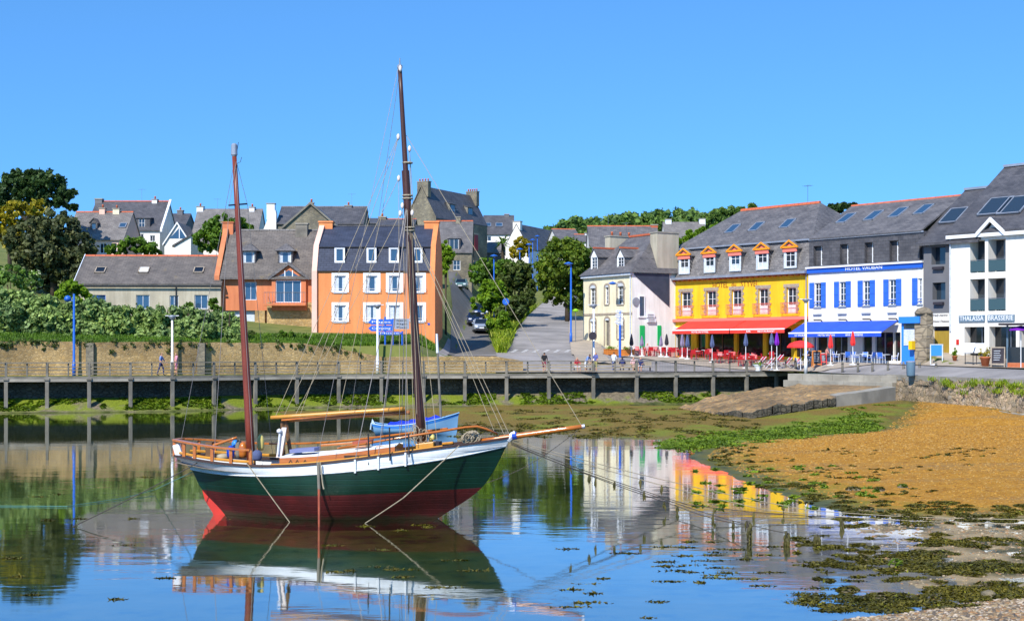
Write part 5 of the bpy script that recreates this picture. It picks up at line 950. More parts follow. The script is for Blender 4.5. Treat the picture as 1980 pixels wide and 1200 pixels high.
ribbon('parapet', np.linspace(pxX(740), pxX(1012), 24), 3.2, 3.6, lambda x: 2.3, lambda x: float(np.interp(x, [pxX(740), pxX(960), pxX(1012)], [3.88, 3.88, 3.5])), M['stonewarm'], None, 'low stone parapet between boardwalk and road', 'wall', jit=0.03)
# ------------------------------------------------------------------ steps, slipway and the sloping quay on the right
a, b = on_z(1527, 722, 2.6), on_z(1738, 726, 2.6); t = (b-a).normalized(); n = Vector((-t.y, t.x, 0)); L = (b-a).length; mid = (a+b)/2
st = empty('quay_steps', tuple(mid), 0, 'two long concrete steps below the row of bollards', 'steps')
for k in range(2):
    for j in range(7):                                   # cast blocks with open joints
        m = MB(); c = Vector(((j+0.5)/7-0.5)*L*t) - n*(0.5*k-0.5+0.25); m.obox(Vector((c.x, c.y, -0.28-0.46*k)), t*(L/14-0.012), n*(0.5+random.uniform(-.01, .01)), Vector((0, 0, 0.26 if k else 0.28))); m.build('step_block', M['concrete'], st, bevel=0.02)
Fp = [(1382,798,91),(1455,794,85.5),(1530,781,87),(1599,769,88.6),(1665,760,90.5),(1731,750,93.5)]; Bp = [(1312,787,100),(1395,763,105.5),(1470,751,106),(1545,744,105.6),(1625,744,102),(1700,746,98)]
sw = empty('slipway', tuple(pt(1500, 790, 95)), 0, 'old stone slipway running down from the steps to the mud', 'slipway'); so_ = Vector(pt(1500, 790, 95)); V = []; nr, nc = 16, 40
def lp(P, s): 
    i = min(int(s), len(P)-2); return Vector(pt(*P[i])).lerp(Vector(pt(*P[i+1])), s-i)
g_ = []
for i in range(nc+1):
    row = []
    for j in range(nr+1):
        p = lp(Fp, i/nc*(len(Fp)-1.001)).lerp(lp(Bp, i/nc*(len(Bp)-1.001)), j/nr); p.z += (random.uniform(-0.07, 0.07) + (fbm(p.x, p.y, 0.9, 3)-0.5)*0.4)*(1 if i < 26 else .15); row.append(p-so_)
    g_.append(row)
m = MB()
for i in range(nc):
    for j in range(nr): m.poly([g_[i][j], g_[i+1][j], g_[i+1][j+1], g_[i][j+1]])
for j in range(nr): m.poly([g_[0][j], g_[0][j+1], g_[0][j+1] + Vector((-0.5, -0.3, -1.2)), g_[0][j] + Vector((-0.3, -0.3, -1.2))])
m.build('stone_surface', M['slipstone'] if 'slipstone' in M else M.setdefault('slipstone', stone('slipway_stone', [(0.31,0.195,0.085),(0.40,0.25,0.11),(0.19,0.13,0.065),(0.34,0.20,0.095)]  , 2.6, 1.0, (0.17,0.14,0.10), 0.5)), sw)
for i in range(nc):                                      # facing blocks of the seaward side, their shade put into the dark stone
    p, q = g_[i][0], g_[i+1][0]; zb = -1.1
    if i < 26:
        for k in range(2):
            m = MB(); f0, f1 = k*0.5, (k+1)*0.5-0.03; d = Vector((random.uniform(-.06, .03), random.uniform(-.22, -.08), 0)); h = Vector((0, 0, -1.0)); q2 = p.lerp(q, 0.96)
            m.prism([p+d+h*f0, q2+d+h*f0, q2+d+h*f1, p+d+h*f1], (0.1, 0.7, 0)); m.build('block', M['shadestone'], sw, bevel=0.03)
    else:
        m = MB(); d = Vector((0, -0.1, 0.08)); m.prism([p+d, q+d, q+d+Vector((0, 0, -2.2)), p+d+Vector((0, 0, -2.2))], (0.15, 2.6, 0)); m.build('ramp_slab', M['concrete'], sw)
Xs = np.linspace(on_z(1716, 725.4, 2.6).x, on_z(2560, 765, 2.6).x, 90); nr = 14; V = []
for x in Xs:
    d = float(Dedge(x)); zb = float(bed(np.array([[x]]), np.array([[d-4.2]]))[0, 0])-0.35
    for j in range(nr+1):
        s_ = j/nr; e_ = -3.9*s_*float(np.interp(x, [Xs[0], Xs[0]+3], [0.45, 1])); z = 2.55*(1-s_)+zb*s_ + math.sin(s_*3.1)*0.1
        V.append((x+random.uniform(-.08, .08), d+e_+(fbm(x, s_*6, 0.8, 5)-0.5)*0.5*(j > 0), z+(fbm(x, s_*9, 1.7, 6)-0.5)*0.3*(j > 0)))
i = np.arange(len(Xs)-1)[:, None]*(nr+1) + np.arange(nr)[None]
qw = np_mesh('sloping_quay', V, np.stack([i, i+nr+1, i+nr+2, i+1], -1).reshape(-1, 4), stone('quay_rubble', [(0.30,0.23,0.15),(0.40,0.30,0.19),(0.23,0.19,0.14),(0.46,0.33,0.22),(0.33,0.28,0.22)], 3.2, 1.0, (0.24,0.19,0.12), 0.6), smooth=False); tag(qw, 'sloping rubble stone quay with tufts of grass at right', 'quay')
ribbon('quay_kerb', np.linspace(Xs[0], Xs[-1], 60), -0.25, 0.15, lambda x: 2.3, lambda x: 2.68, M['concrete'], None, None, None, 'structure')
ribbon('quay_footing', np.linspace(Xs[30], Xs[-1], 40), -5.0, -3.4, lambda x: -0.2, lambda x: float(np.interp(x, [Xs[30], Xs[60]], [0.75, 0.62])), M['concrete'], None, None, None, 'structure', 0.04)
# ------------------------------------------------------------------ vegetation
def leaf_mesh(C, Rr, per, size, upbias=0.25, flat=1.0, rs=None):
    g = rs or rng; C = np.asarray(C, float); Rr = np.asarray(Rr, float); N = len(C)*per
    c = np.repeat(C, per, 0); r = np.repeat(Rr, per)[:, None]
    d = g.normal(size=(N, 3)); d[:, 2] += upbias; d /= np.linalg.norm(d, axis=1)[:, None]
    p = c + d*r*(0.4 + 0.65*g.random((N, 1)) + 0.9*(g.random((N, 1)) < 0.16)*g.random((N, 1)))*np.array([1, 1, flat])
    n = d + g.normal(size=(N, 3))*0.55; n /= np.linalg.norm(n, axis=1)[:, None]
    t = np.cross(n, g.normal(size=(N, 3))); t /= np.linalg.norm(t, axis=1)[:, None]+1e-9; b = np.cross(n, t)
    s = size*(0.4 + 0.75*g.random((N, 1))); w = s*0.62
    V = np.stack([p - t*s, p - b*w + n*s*0.15, p + t*s, p + b*w + n*s*0.15], 1).reshape(-1, 3)
    return V, np.arange(N*4, dtype=np.int32).reshape(N, 4)
def clumps(blobs, D, k=1.0, rel=0.26, shell=0.35, sq=1.0):
    """blobs seen as ellipses (px, py, rx, ry, extra depth) -> clump centres and radii in the world"""
    C, Rr = [], []
    for bl in blobs:
        px, py, rx, ry = bl[:4]; d = D + (bl[4] if len(bl) > 4 else 0); c = np.array(pt(px, py, d)); a, bz = rx/F*d, ry/F*d; ay = min(a, bz*1.5)*sq
        n = max(6, int(k*12*(a*bz)**0.5 + k*4.5*a*bz)); 
        v = rng.normal(size=(n, 3)); v /= np.linalg.norm(v, axis=1)[:, None]; v *= (shell + (1-shell)*rng.random((n, 1))**0.45)
        rr = min(a, bz)*rel*(0.6+0.8*rng.random(n)); v *= (1 - 0.6*rel); C.append(c + v*np.array([a, ay, bz])); Rr.append(rr)
    return np.concatenate(C), np.concatenate(Rr)
BARK = mat('bark', (0.09, 0.065, 0.04), (0.05, 0.038, 0.025), 3, 0.95, 0.5, 20)
LEAF = {}
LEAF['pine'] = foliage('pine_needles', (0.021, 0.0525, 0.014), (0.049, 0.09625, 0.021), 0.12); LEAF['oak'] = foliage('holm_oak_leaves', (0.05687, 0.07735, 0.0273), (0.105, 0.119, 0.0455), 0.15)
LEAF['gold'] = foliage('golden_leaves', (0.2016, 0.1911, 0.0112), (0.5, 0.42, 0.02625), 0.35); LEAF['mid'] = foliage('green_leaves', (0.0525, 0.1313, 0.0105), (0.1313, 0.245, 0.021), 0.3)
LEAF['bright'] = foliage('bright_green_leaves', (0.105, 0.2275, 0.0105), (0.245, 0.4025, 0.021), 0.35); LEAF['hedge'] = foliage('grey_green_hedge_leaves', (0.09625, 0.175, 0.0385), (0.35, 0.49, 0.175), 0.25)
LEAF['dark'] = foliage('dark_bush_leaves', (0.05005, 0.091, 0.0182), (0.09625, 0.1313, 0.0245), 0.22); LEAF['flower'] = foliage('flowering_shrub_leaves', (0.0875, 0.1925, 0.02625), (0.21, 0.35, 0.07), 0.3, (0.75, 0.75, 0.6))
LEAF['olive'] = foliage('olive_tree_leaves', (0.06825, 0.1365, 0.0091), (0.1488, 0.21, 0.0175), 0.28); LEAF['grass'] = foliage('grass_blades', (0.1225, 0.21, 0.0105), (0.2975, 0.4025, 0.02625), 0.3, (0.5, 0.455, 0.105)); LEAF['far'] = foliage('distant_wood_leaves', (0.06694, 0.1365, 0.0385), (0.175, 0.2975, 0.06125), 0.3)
def plant(name, label, cat, px0, D, blobs, leaf, size=0.28, per=70, k=1.0, trunk=0.3, group=None, rel=0.2, stem='trunk', upbias=0.25, shell=0.35, sq=1.0):
    base = on_ground(px0, D); root = empty(name, tuple(base), 0, label, cat, group); C, Rr = clumps(blobs, D, k, rel, shell, sq)
    V, Fq = leaf_mesh(C, Rr, per, size, upbias); o = np_mesh('crown' if stem == 'trunk' else 'foliage', V - np.array(base), Fq, LEAF[leaf], root)
    m = MB(); top = Vector(C.mean(0)) - base; bl = sorted(blobs, key=lambda b: -b[2]*b[3])
    m.tube([(0, 0, -0.4), (top.x*0.25, top.y*0.25, top.z*0.4), (top.x*0.8, top.y*0.8, top.z*0.85)], [trunk, trunk*0.75, trunk*0.5], 8); m.build(stem, BARK, root, True)
    mid = Vector((top.x*0.3, top.y*0.3, top.z*0.45))
    for b in bl[:6]:
        c = pt(b[0], b[1], D + (b[4] if len(b) > 4 else 0)) - base; q = mid.lerp(c, 0.5) + Vector((0, 0, 0.1*c.z)); MB().tube([mid, q, c], [trunk*0.5, trunk*0.33, trunk*0.12], 6).build('limb', BARK, root, True)
    return root
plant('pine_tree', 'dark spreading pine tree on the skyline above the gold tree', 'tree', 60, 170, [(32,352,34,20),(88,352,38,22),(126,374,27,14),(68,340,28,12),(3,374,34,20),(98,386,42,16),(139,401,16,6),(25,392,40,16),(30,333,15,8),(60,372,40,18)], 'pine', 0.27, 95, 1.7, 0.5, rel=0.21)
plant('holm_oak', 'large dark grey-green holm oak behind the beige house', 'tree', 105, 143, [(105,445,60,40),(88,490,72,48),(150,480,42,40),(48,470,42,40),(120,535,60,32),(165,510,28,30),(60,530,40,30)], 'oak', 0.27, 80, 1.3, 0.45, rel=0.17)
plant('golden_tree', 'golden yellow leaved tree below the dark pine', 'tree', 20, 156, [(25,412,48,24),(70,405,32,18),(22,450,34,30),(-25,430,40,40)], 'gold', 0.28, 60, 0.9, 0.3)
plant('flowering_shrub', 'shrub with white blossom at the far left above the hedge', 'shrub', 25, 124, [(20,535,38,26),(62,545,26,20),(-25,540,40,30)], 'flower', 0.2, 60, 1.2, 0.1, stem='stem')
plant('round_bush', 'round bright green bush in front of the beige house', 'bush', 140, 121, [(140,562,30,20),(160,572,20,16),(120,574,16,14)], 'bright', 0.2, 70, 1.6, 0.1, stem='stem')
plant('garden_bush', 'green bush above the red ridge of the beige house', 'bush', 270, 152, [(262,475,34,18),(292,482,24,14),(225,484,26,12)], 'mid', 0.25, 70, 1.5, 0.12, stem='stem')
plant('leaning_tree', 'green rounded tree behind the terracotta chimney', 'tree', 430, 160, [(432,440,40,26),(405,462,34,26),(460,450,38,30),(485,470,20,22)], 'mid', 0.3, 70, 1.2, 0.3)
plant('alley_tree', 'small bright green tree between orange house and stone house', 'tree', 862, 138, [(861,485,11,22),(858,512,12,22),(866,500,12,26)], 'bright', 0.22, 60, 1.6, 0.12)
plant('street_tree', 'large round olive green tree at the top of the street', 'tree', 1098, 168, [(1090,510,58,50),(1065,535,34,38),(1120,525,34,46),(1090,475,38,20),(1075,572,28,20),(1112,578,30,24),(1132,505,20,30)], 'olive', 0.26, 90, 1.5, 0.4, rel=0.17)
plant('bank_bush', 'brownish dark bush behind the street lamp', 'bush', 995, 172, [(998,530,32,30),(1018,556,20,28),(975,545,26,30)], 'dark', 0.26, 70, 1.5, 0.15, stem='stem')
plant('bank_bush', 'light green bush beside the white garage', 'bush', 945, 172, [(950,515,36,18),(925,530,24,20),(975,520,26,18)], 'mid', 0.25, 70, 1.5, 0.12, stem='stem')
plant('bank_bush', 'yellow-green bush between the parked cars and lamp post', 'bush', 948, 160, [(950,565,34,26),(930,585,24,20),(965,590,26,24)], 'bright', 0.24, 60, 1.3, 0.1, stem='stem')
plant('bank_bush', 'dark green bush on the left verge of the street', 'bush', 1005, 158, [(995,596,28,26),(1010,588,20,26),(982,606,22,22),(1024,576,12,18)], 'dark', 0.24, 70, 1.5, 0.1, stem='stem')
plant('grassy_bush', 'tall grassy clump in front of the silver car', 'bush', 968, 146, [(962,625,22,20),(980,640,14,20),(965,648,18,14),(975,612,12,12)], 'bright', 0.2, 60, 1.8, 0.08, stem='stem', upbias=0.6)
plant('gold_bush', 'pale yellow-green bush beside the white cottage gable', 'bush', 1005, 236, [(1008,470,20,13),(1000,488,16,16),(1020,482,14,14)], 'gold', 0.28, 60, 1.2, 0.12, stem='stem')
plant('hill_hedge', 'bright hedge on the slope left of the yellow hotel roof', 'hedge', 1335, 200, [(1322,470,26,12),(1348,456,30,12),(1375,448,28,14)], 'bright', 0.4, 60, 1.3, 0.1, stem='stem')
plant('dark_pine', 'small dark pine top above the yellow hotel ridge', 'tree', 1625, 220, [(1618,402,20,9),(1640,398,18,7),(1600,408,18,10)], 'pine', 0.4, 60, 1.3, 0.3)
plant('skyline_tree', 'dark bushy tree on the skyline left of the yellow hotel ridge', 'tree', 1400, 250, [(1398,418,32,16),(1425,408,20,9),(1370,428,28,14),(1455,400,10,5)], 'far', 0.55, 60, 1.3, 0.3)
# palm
pb = on_ground(972, 238); pr = empty('palm_tree', tuple(pb), 0, 'small fan palm behind the low annex roof', 'tree'); ct = pt(972, 472, 238) - pb
MB().tube([(0, 0, -0.3), (0, 0, ct.z)], [0.3, 0.22], 8).build('trunk', BARK, pr); pm = MB()
for i in range(46):
    a = random.uniform(0, 6.28); el = random.uniform(-0.5, 1.3); L_ = random.uniform(1.8, 2.8); d = Vector((math.cos(a)*math.cos(el), math.sin(a)*math.cos(el), math.sin(el))); s = d.cross(Vector((0, 0, 1))).normalized()*0.16
    p1 = ct + d*L_*0.55 + Vector((0, 0, 0.1)); p2 = ct + d*L_ + Vector((0, 0, -0.45)); pm.poly([ct, p1 + s, p2, p1 - s])
pm.build('fronds', LEAF['mid'], pr, fixn=False)
# wooded hill on the skyline: one mass
bl = [(1090+i*13, 447-18*math.sin(min(1, i/16)*1.5)+random.uniform(-4, 4), 20, 20, random.uniform(-12, 25)) for i in range(28)] + [(1060+i*14, 455, 22, 16, 10) for i in range(28)]
C, Rr = clumps(bl, 330, 0.35, 0.28); V, Fq = leaf_mesh(C, Rr, 55, 0.75, 0.3); hw = np_mesh('hill_wood', V, Fq, LEAF['far']); tag(hw, 'green wooded hilltop on the skyline', 'wood', kind='stuff')
# the long hedge: separate bushes grown together
htop = lambda x: float(np.interp(x, [-80, 0, 60, 120, 200, 300, 380, 460], [556, 560, 566, 574, 586, 594, 598, 612])); bl = []
for x in np.arange(-90, 462, 17):
    t = htop(x)
    for (yy, r) in ((t+17, 20), (t+42, 21), (t+62, 18), (t+76, 13)): bl.append((x+random.uniform(-6, 6), yy+random.uniform(-4, 4), 24, r, random.uniform(-0.8, 0.8)-(0 if yy < t+30 else 1.0)))
hroot = empty('hedge', tuple(on_ground(180, 113.5)), 0, 'long clipped grey-green hedge on the bank above the rubble wall', 'hedge'); hb_ = Vector(hroot.location)
C, Rr = clumps(bl, 113, 1.0, 0.3, sq=0.8); V, Fq = leaf_mesh(C, Rr, 60, 0.2, 0.35); np_mesh('foliage', V - np.array(hb_), Fq, LEAF['hedge'], hroot)
for x in np.arange(-80, 462, 40): b_ = on_ground(x, 113) - hb_; MB().tube([b_ + Vector((0, 0, -0.2)), b_ + Vector((0.2, 0, 2.2))], [0.09, 0.05], 6).build('stem', BARK, hroot)
plant('low_shrub', 'low green shrub on the bank below the terracotta house', 'shrub', 550, 116.5, [(550,652,32,13),(515,658,24,10),(580,655,24,11),(600,662,22,8)], 'mid', 0.17, 60, 2.0, 0.06, stem='stem')
plant('low_shrub', 'low shrub at the right end of the hedge', 'shrub', 478, 116.5, [(480,650,22,12),(455,655,22,10)], 'dark', 0.17, 60, 2.0, 0.06, stem='stem')
plant('climbing_shrub', 'small leafy shrub against the beige house by the terracotta wall', 'shrub', 412, 126.4, [(412,588,10,13),(365,590,11,7),(420,596,10,8)], 'mid', 0.16, 60, 2.5, 0.05, stem='stem')
# ivy and weeds hanging over the wall
C = []; Rr = []
for i in range(260):
    x = random.uniform(-46, -11.5); 
    if fbm(x, 3.0, .35, 51) < .45 and random.random() < .8: continue
    d = float(Dedge(x)); C.append((x, d+3.15+random.uniform(-.15, .25), top_wall(x)-abs(random.gauss(0, .32))+.12)); Rr.append(random.uniform(.1, .28))
V, Fq = leaf_mesh(C, Rr, 46, .1, -.1); o = np_mesh('wall_ivy', V, Fq, LEAF['dark']); tag(o, 'ivy and weeds hanging over the top of the rubble wall', 'ivy', kind='stuff')
# grass on the banks
def grass(name, pts, h, w, leaf, label, cat='grass', lean=0.35):
    P = np.asarray(pts, float); N = len(P); a = rng.random(N)*6.283; dx = np.stack([np.cos(a), np.sin(a), 0*a], 1); hh = h*(0.5+rng.random((N, 1))); ln = rng.normal(size=(N, 3))*lean; ln[:, 2] = 1
    V = np.stack([P - dx*w, P + dx*w, P + ln*hh + dx*w*0.3, P + ln*hh - dx*w*0.3], 1).reshape(-1, 3); o = np_mesh(name, V, np.arange(N*4).reshape(N, 4), LEAF[leaf]); return tag(o, label, cat, kind='stuff')
Xg = rng.uniform(-42, -6.5, 42000); eg = 3.3 + rng.random(42000)**1.3*9.5; Dg = Dedge(Xg) + eg; k = (Xg < -11.0) | (eg > 7)
grass('bank_grass', np.stack([Xg, Dg, gz(Xg, Dg)], 1)[k], 0.24, 0.05, 'mid', 'rough grass on the bank above the stone wall')
Xg = rng.uniform(-1, 4.5, 9000); Dg = rng.uniform(130, 190, 9000); L0 = np.interp(Dg, [130,154,175,200], [-1.4,-2.4,-3.4,-4.6]); L1 = np.interp(Dg, [130,154,175,200], [-0.6,0.3,1.8,4.2]); Xg = L0 + (L1-L0)*rng.random(9000)
grass('verge_grass', np.stack([Xg, Dg, gz(Xg, Dg)], 1), 0.7, 0.1, 'grass', 'rough grass and weeds between alley and street')
tp = []                                                   # tufts on the sloping quay
for i in range(80):
    x = random.uniform(28.5, 37); d = float(Dedge(x)); e_ = -.3-abs(random.gauss(0.4, 0.8)); z = 2.55 + e_*0.42
    for j in range(random.randint(20, 90)): tp.append((x+random.gauss(0, .28), d+e_+random.gauss(0, .12), z+random.uniform(-.1, .1)))
grass('quay_tufts', tp, 0.2, 0.035, 'grass', 'tufts of grass growing on the sloping quay')
# ------------------------------------------------------------------ the ketch
def hull_mesh(rows, nS, sub, colours):
    """rows: (xs, xe, zf, bf) from sheer to keel; returns MB with both sides, material per band"""
    G = []
    for k, (xs, xe, zf, bf) in enumerate(rows):
        G.append([Vector((xs + (xe-xs)*i/nS, bf(i/nS), zf(i/nS))) for i in range(nS+1)])
    fine, band = [], []
    for k in range(len(G)-1):
        p0, p1, p2, p3 = G[max(k-1, 0)], G[k], G[k+1], G[min(k+2, len(G)-1)]
        for j in range(sub):
            t = j/sub; r = []
            for i in range(nS+1):
                a, b, c, d = p0[i], p1[i], p2[i], p3[i]; v = 0.5*((2*b) + (c-a)*t + (2*a-5*b+4*c-d)*t*t + (3*b-a-3*c+d)*t**3); v.y = max(v.y, 0.0); r.append(v)
            fine.append(r); band.append(colours[k])
    fine.append(G[-1]); m = MB()
    for sgn in (-1, 1):
        b0 = len(m.v)
        for r in fine: m.v += [(v.x, sgn*v.y, v.z) for v in r]
        n = nS+1
        for k in range(len(fine)-1):
            for i in range(nS):
                q = [b0+k*n+i, b0+k*n+i+1, b0+(k+1)*n+i+1, b0+(k+1)*n+i]; m.f.append(q if sgn < 0 else q[::-1]); m.m.append(band[k])
    for k in range(len(fine)-1):                          # close the stern
        a, b = fine[k][0], fine[k+1][0]; m.poly([(a.x, a.y, a.z), (a.x, -a.y, a.z), (b.x, -b.y, b.z), (b.x, b.y, b.z)], band[k])
    return m, fine
M['hullgreen'] = mat('dark_green_hull_paint', (0.003, 0.038, 0.022), (0.004, 0.032, 0.02), 1.0, 0.32, 0.03, 6, spec=0.5, stretch=(1, 1, 6), streak=0.3); M['hullwhite'] = mat('white_bulwark_paint', (0.78, 0.82, 0.84), (0.70, 0.74, 0.76), 1.2, 0.45, 0.03, 6, stretch=(1, 1, 5), streak=0.14)
M['antifoul'] = mat('red_antifouling', (0.115, 0.009, 0.010), (0.075, 0.008, 0.010), 1.6, 0.6, 0.1, 12, streak=0.35); M['varnish'] = mat('varnished_wood', (0.50, 0.16, 0.022), (0.38, 0.105, 0.015), 2.5, 0.28, stretch=(1, 10, 10), coat=0.3)
M['palevarnish'] = mat('pale_varnished_wood', (0.62, 0.30, 0.045), (0.52, 0.22, 0.03), 2.5, 0.3, stretch=(1, 10, 10), coat=0.3); M['caprail'] = mat('dark_cap_rail', (0.055, 0.03, 0.024), rough=0.5); M['teak'] = mat('grey_teak_deck', (0.28, 0.23, 0.18), (0.2, 0.165, 0.13), 2, 0.8, stretch=(1, 14, 1))
M['mastbrown'] = mat('dark_oiled_mast', (0.075, 0.028, 0.018), (0.045, 0.018, 0.013), 2, 0.4, stretch=(6, 6, 0.6)); M['mastred'] = mat('red_brown_mast', (0.23, 0.042, 0.02), (0.16, 0.03, 0.015), 2, 0.4, stretch=(6, 6, 0.6)); M['rope'] = mat('pale_rope', (0.40, 0.34, 0.24), (0.3, 0.25, 0.17), 8, 0.9); M['ropedark'] = mat('tarred_rope', (0.07, 0.06, 0.05), rough=0.9)
M['wire'] = mat('rigging_wire', (0.16, 0.15, 0.15), rough=0.5, metal=0.5); M['rudder'] = mat('bright_red_rudder', (0.62, 0.035, 0.02), (0.5, 0.03, 0.02), 2, 0.5); M['bluebox'] = mat('blue_plastic', (0.01, 0.06, 0.42), rough=0.35); M['rustred'] = mat('weathered_red_paint', (0.42, 0.10, 0.05), (0.3, 0.07, 0.04), 4, 0.7)
M['pinkboard'] = mat('white_primed_board', (0.75, 0.66, 0.60), rough=0.6); M['yellowbuoy'] = mat('pale_yellow_fender', (0.62, 0.52, 0.16), rough=0.5); M['hatchblue'] = mat('blue_grey_canvas', (0.16, 0.18, 0.34), rough=0.8)
def seams(m, dirt=False):                                 # plank seams and a slimy waterline
    n = m.node_tree; b = n.nodes['Principled BSDF']; L = n.links.new; tc = n.nodes.new('ShaderNodeTexCoord'); sp = n.nodes.new('ShaderNodeSeparateXYZ'); L(tc.outputs['Object'], sp.inputs[0])
    wv = n.nodes.new('ShaderNodeTexWave'); wv.bands_direction = 'Z'; wv.inputs['Scale'].default_value = 2.2; wv.inputs['Distortion'].default_value = 0.6; wv.inputs['Detail Scale'].default_value = 0.3; L(tc.outputs['Object'], wv.inputs['Vector'])
    cr = n.nodes.new('ShaderNodeValToRGB'); cr.color_ramp.elements[0].position = 0.0; cr.color_ramp.elements[1].position = 0.06; L(wv.outputs['Fac'], cr.inputs[0]); bp = n.nodes.new('ShaderNodeBump'); bp.inputs['Strength'].default_value = 0.35; bp.inputs['Distance'].default_value = 0.012; L(cr.outputs[0], bp.inputs['Height'])
    if b.inputs['Normal'].links: L(b.inputs['Normal'].links[0].from_socket, bp.inputs['Normal'])
    L(bp.outputs[0], b.inputs['Normal'])
    if dirt:
        nz = n.nodes.new('ShaderNodeTexNoise'); nz.inputs['Scale'].default_value = 5; nz.inputs['Detail'].default_value = 6; L(tc.outputs['Object'], nz.inputs['Vector']); ad = n.nodes.new('ShaderNodeMath'); ad.operation = 'MULTIPLY_ADD'; ad.inputs[1].default_value = 0.35; L(nz.outputs['Fac'], ad.inputs[0]); L(sp.outputs['Z'], ad.inputs[2])
        r2 = n.nodes.new('ShaderNodeValToRGB'); r2.color_ramp.elements[0].position = 0.22; r2.color_ramp.elements[1].position = 0.36; r2.color_ramp.elements[0].color = (0.85, 0.85, 0.85, 1); r2.color_ramp.elements[1].color = (0, 0, 0, 1); L(ad.outputs[0], r2.inputs[0])
        mx = n.nodes.new('ShaderNodeMix'); mx.data_type = 'RGBA'; mx.inputs['B'].default_value = (0.035, 0.028, 0.012, 1); L(r2.outputs[0], mx.inputs['Factor']); L(b.inputs['Base Color'].links[0].from_socket, mx.inputs['A']); L(mx.outputs['Result'], b.inputs['Base Color'])
seams(M['hullgreen']); seams(M['hullwhite']); seams(M['antifoul'], True)
bt = Fr('sailing_ketch', 345, 880, 39.0, -8.67, 'dark green two masted sailing ketch with white bulwark and red bottom', 'sailboat', z=0.0); B = bt.root
sh = [(345,882),(400,891),(450,897),(550,903),(620,900),(700,891),(800,877),(900,862),(985,848)]; wg = [(372,906),(450,916),(550,920),(650,916),(720,909),(800,899),(900,881),(979,862)]; gr = [(392,946),(450,952),(550,958),(650,958),(750,954),(850,948),(932,942)]
def bs(pts, sc, full=0.0): xs_, ys_ = zip(*pts); return lambda s: float(np.interp(s, xs_, ys_))*sc
def smoothf(pts):
    xs_ = np.array([p[0] for p in pts]); ys_ = np.array([p[1] for p in pts]); c = np.polyfit(xs_, ys_, min(5, len(pts)-2)); return lambda s: float(np.polyval(c, s))
def bcurve(pts):
    xs_ = np.array([p[0] for p in pts]); ys_ = np.array([p[1] for p in pts]); g_ = np.linspace(0, 1, 201); y = np.interp(g_, xs_, ys_); k = np.ones(21)/21; yp = np.concatenate([2*y[0]-y[10:0:-1], y, 2*y[-1]-y[-2:-12:-1]]); y2 = np.convolve(yp, k, 'valid'); return lambda s: max(0.0, float(np.interp(s, g_, y2)))
b0 = bcurve([(0,.30),(.06,.72),(.15,1.05),(.3,1.30),(.45,1.38),(.6,1.33),(.75,1.10),(.88,.66),(.95,.34),(1,.045)]); b1 = bcurve([(0,.12),(.08,.65),(.2,1.12),(.35,1.36),(.5,1.40),(.65,1.26),(.8,.92),(.9,.52),(1,.035)])
b2 = bcurve([(0,.05),(.1,.50),(.25,1.02),(.4,1.24),(.55,1.24),(.7,1.0),(.85,.55),(1,.03)]); b3 = bcurve([(0,.04),(.15,.35),(.3,.72),(.5,.86),(.7,.62),(.85,.3),(1,.03)])
def zrow(pts, bfun): return smoothf([((bt.fp(p[0], p[1], 0)[0]-bt.fp(pts[0][0], pts[0][1], 0)[0])/(bt.fp(pts[-1][0], pts[-1][1], 0)[0]-bt.fp(pts[0][0], pts[0][1], 0)[0]), bt.fp(p[0], p[1], -bfun((p[0]-pts[0][0])/(pts[-1][0]-pts[0][0])))[1]) for p in pts])
xx = lambda px: bt.fp(px, 900, 0)[0]
zs0, zs1, zs2 = zrow(sh, b0), zrow(wg, b1), zrow(gr, b2)
rows = [(xx(345), xx(985), zs0, b0), (xx(372), xx(979), zs1, b1), (xx(392), xx(932), zs2, b2), (xx(436), xx(846), lambda s: 0.0, b3), (xx(470), xx(760), lambda s: -0.85, lambda s: 0.05)]
hm, fine = hull_mesh(rows, 60, 6, [0, 1, 2, 2]); ho = hm.build('hull', [M['hullwhite'], M['hullgreen'], M['antifoul']], B, True, fixn=False)
# the trick of shading at paint edges: split normals by angle only
for sgn in (-1, 1):                                       # rubbing strakes along the paint line, cap rail on the sheer
    MB().tube([(v.x, sgn*(v.y+0.01), v.z) for v in fine[6]], 0.022, 5).build('rubbing_strake', M['hullwhite'], B)
    m = MB(); P = [Vector((v.x, sgn*v.y, v.z)) for v in fine[0]]
    for i in range(len(P)-1):
        n = Vector((0, sgn, 0)); m.prism([P[i]-n*0.09, P[i]+n*0.035, P[i]+n*0.035+Vector((0, 0, 0.055)), P[i]-n*0.09+Vector((0, 0, 0.055))], P[i+1]-P[i])
    m.build('cap_rail', M['caprail'], B)
m = MB(); dk = lambda s: zs0(s)-0.17
for i in range(60):
    a, b = fine[0][i], fine[0][i+1]; m.poly([(a.x, -a.y+0.02, a.z-0.17), (b.x, -b.y+0.02, b.z-0.17), (b.x, b.y-0.02, b.z-0.17), (a.x, a.y-0.02, a.z-0.17)])
m.build('deck', M['teak'], B)
Ls = xx(985); dz = lambda px: zs0(xx(px)/Ls)-0.17          # deck height at a seen position
def bp(px, py, y=0.0): x, z = bt.fp(px, py, y); return Vector((x, y, z))
def taper(name, a, b, r0, r1, mm, n=12, parent=None, seg=6):
    P = [a.lerp(b, i/seg) for i in range(seg+1)]; return MB().tube(P, [r0+(r1-r0)*i/seg for i in range(seg+1)], n).build(name, M[mm], parent or B, True)
mz = taper('mizzen_mast', Vector((xx(487), 0, dz(487)-0.1)), bp(453, 300), 0.125, 0.062, 'mastred')
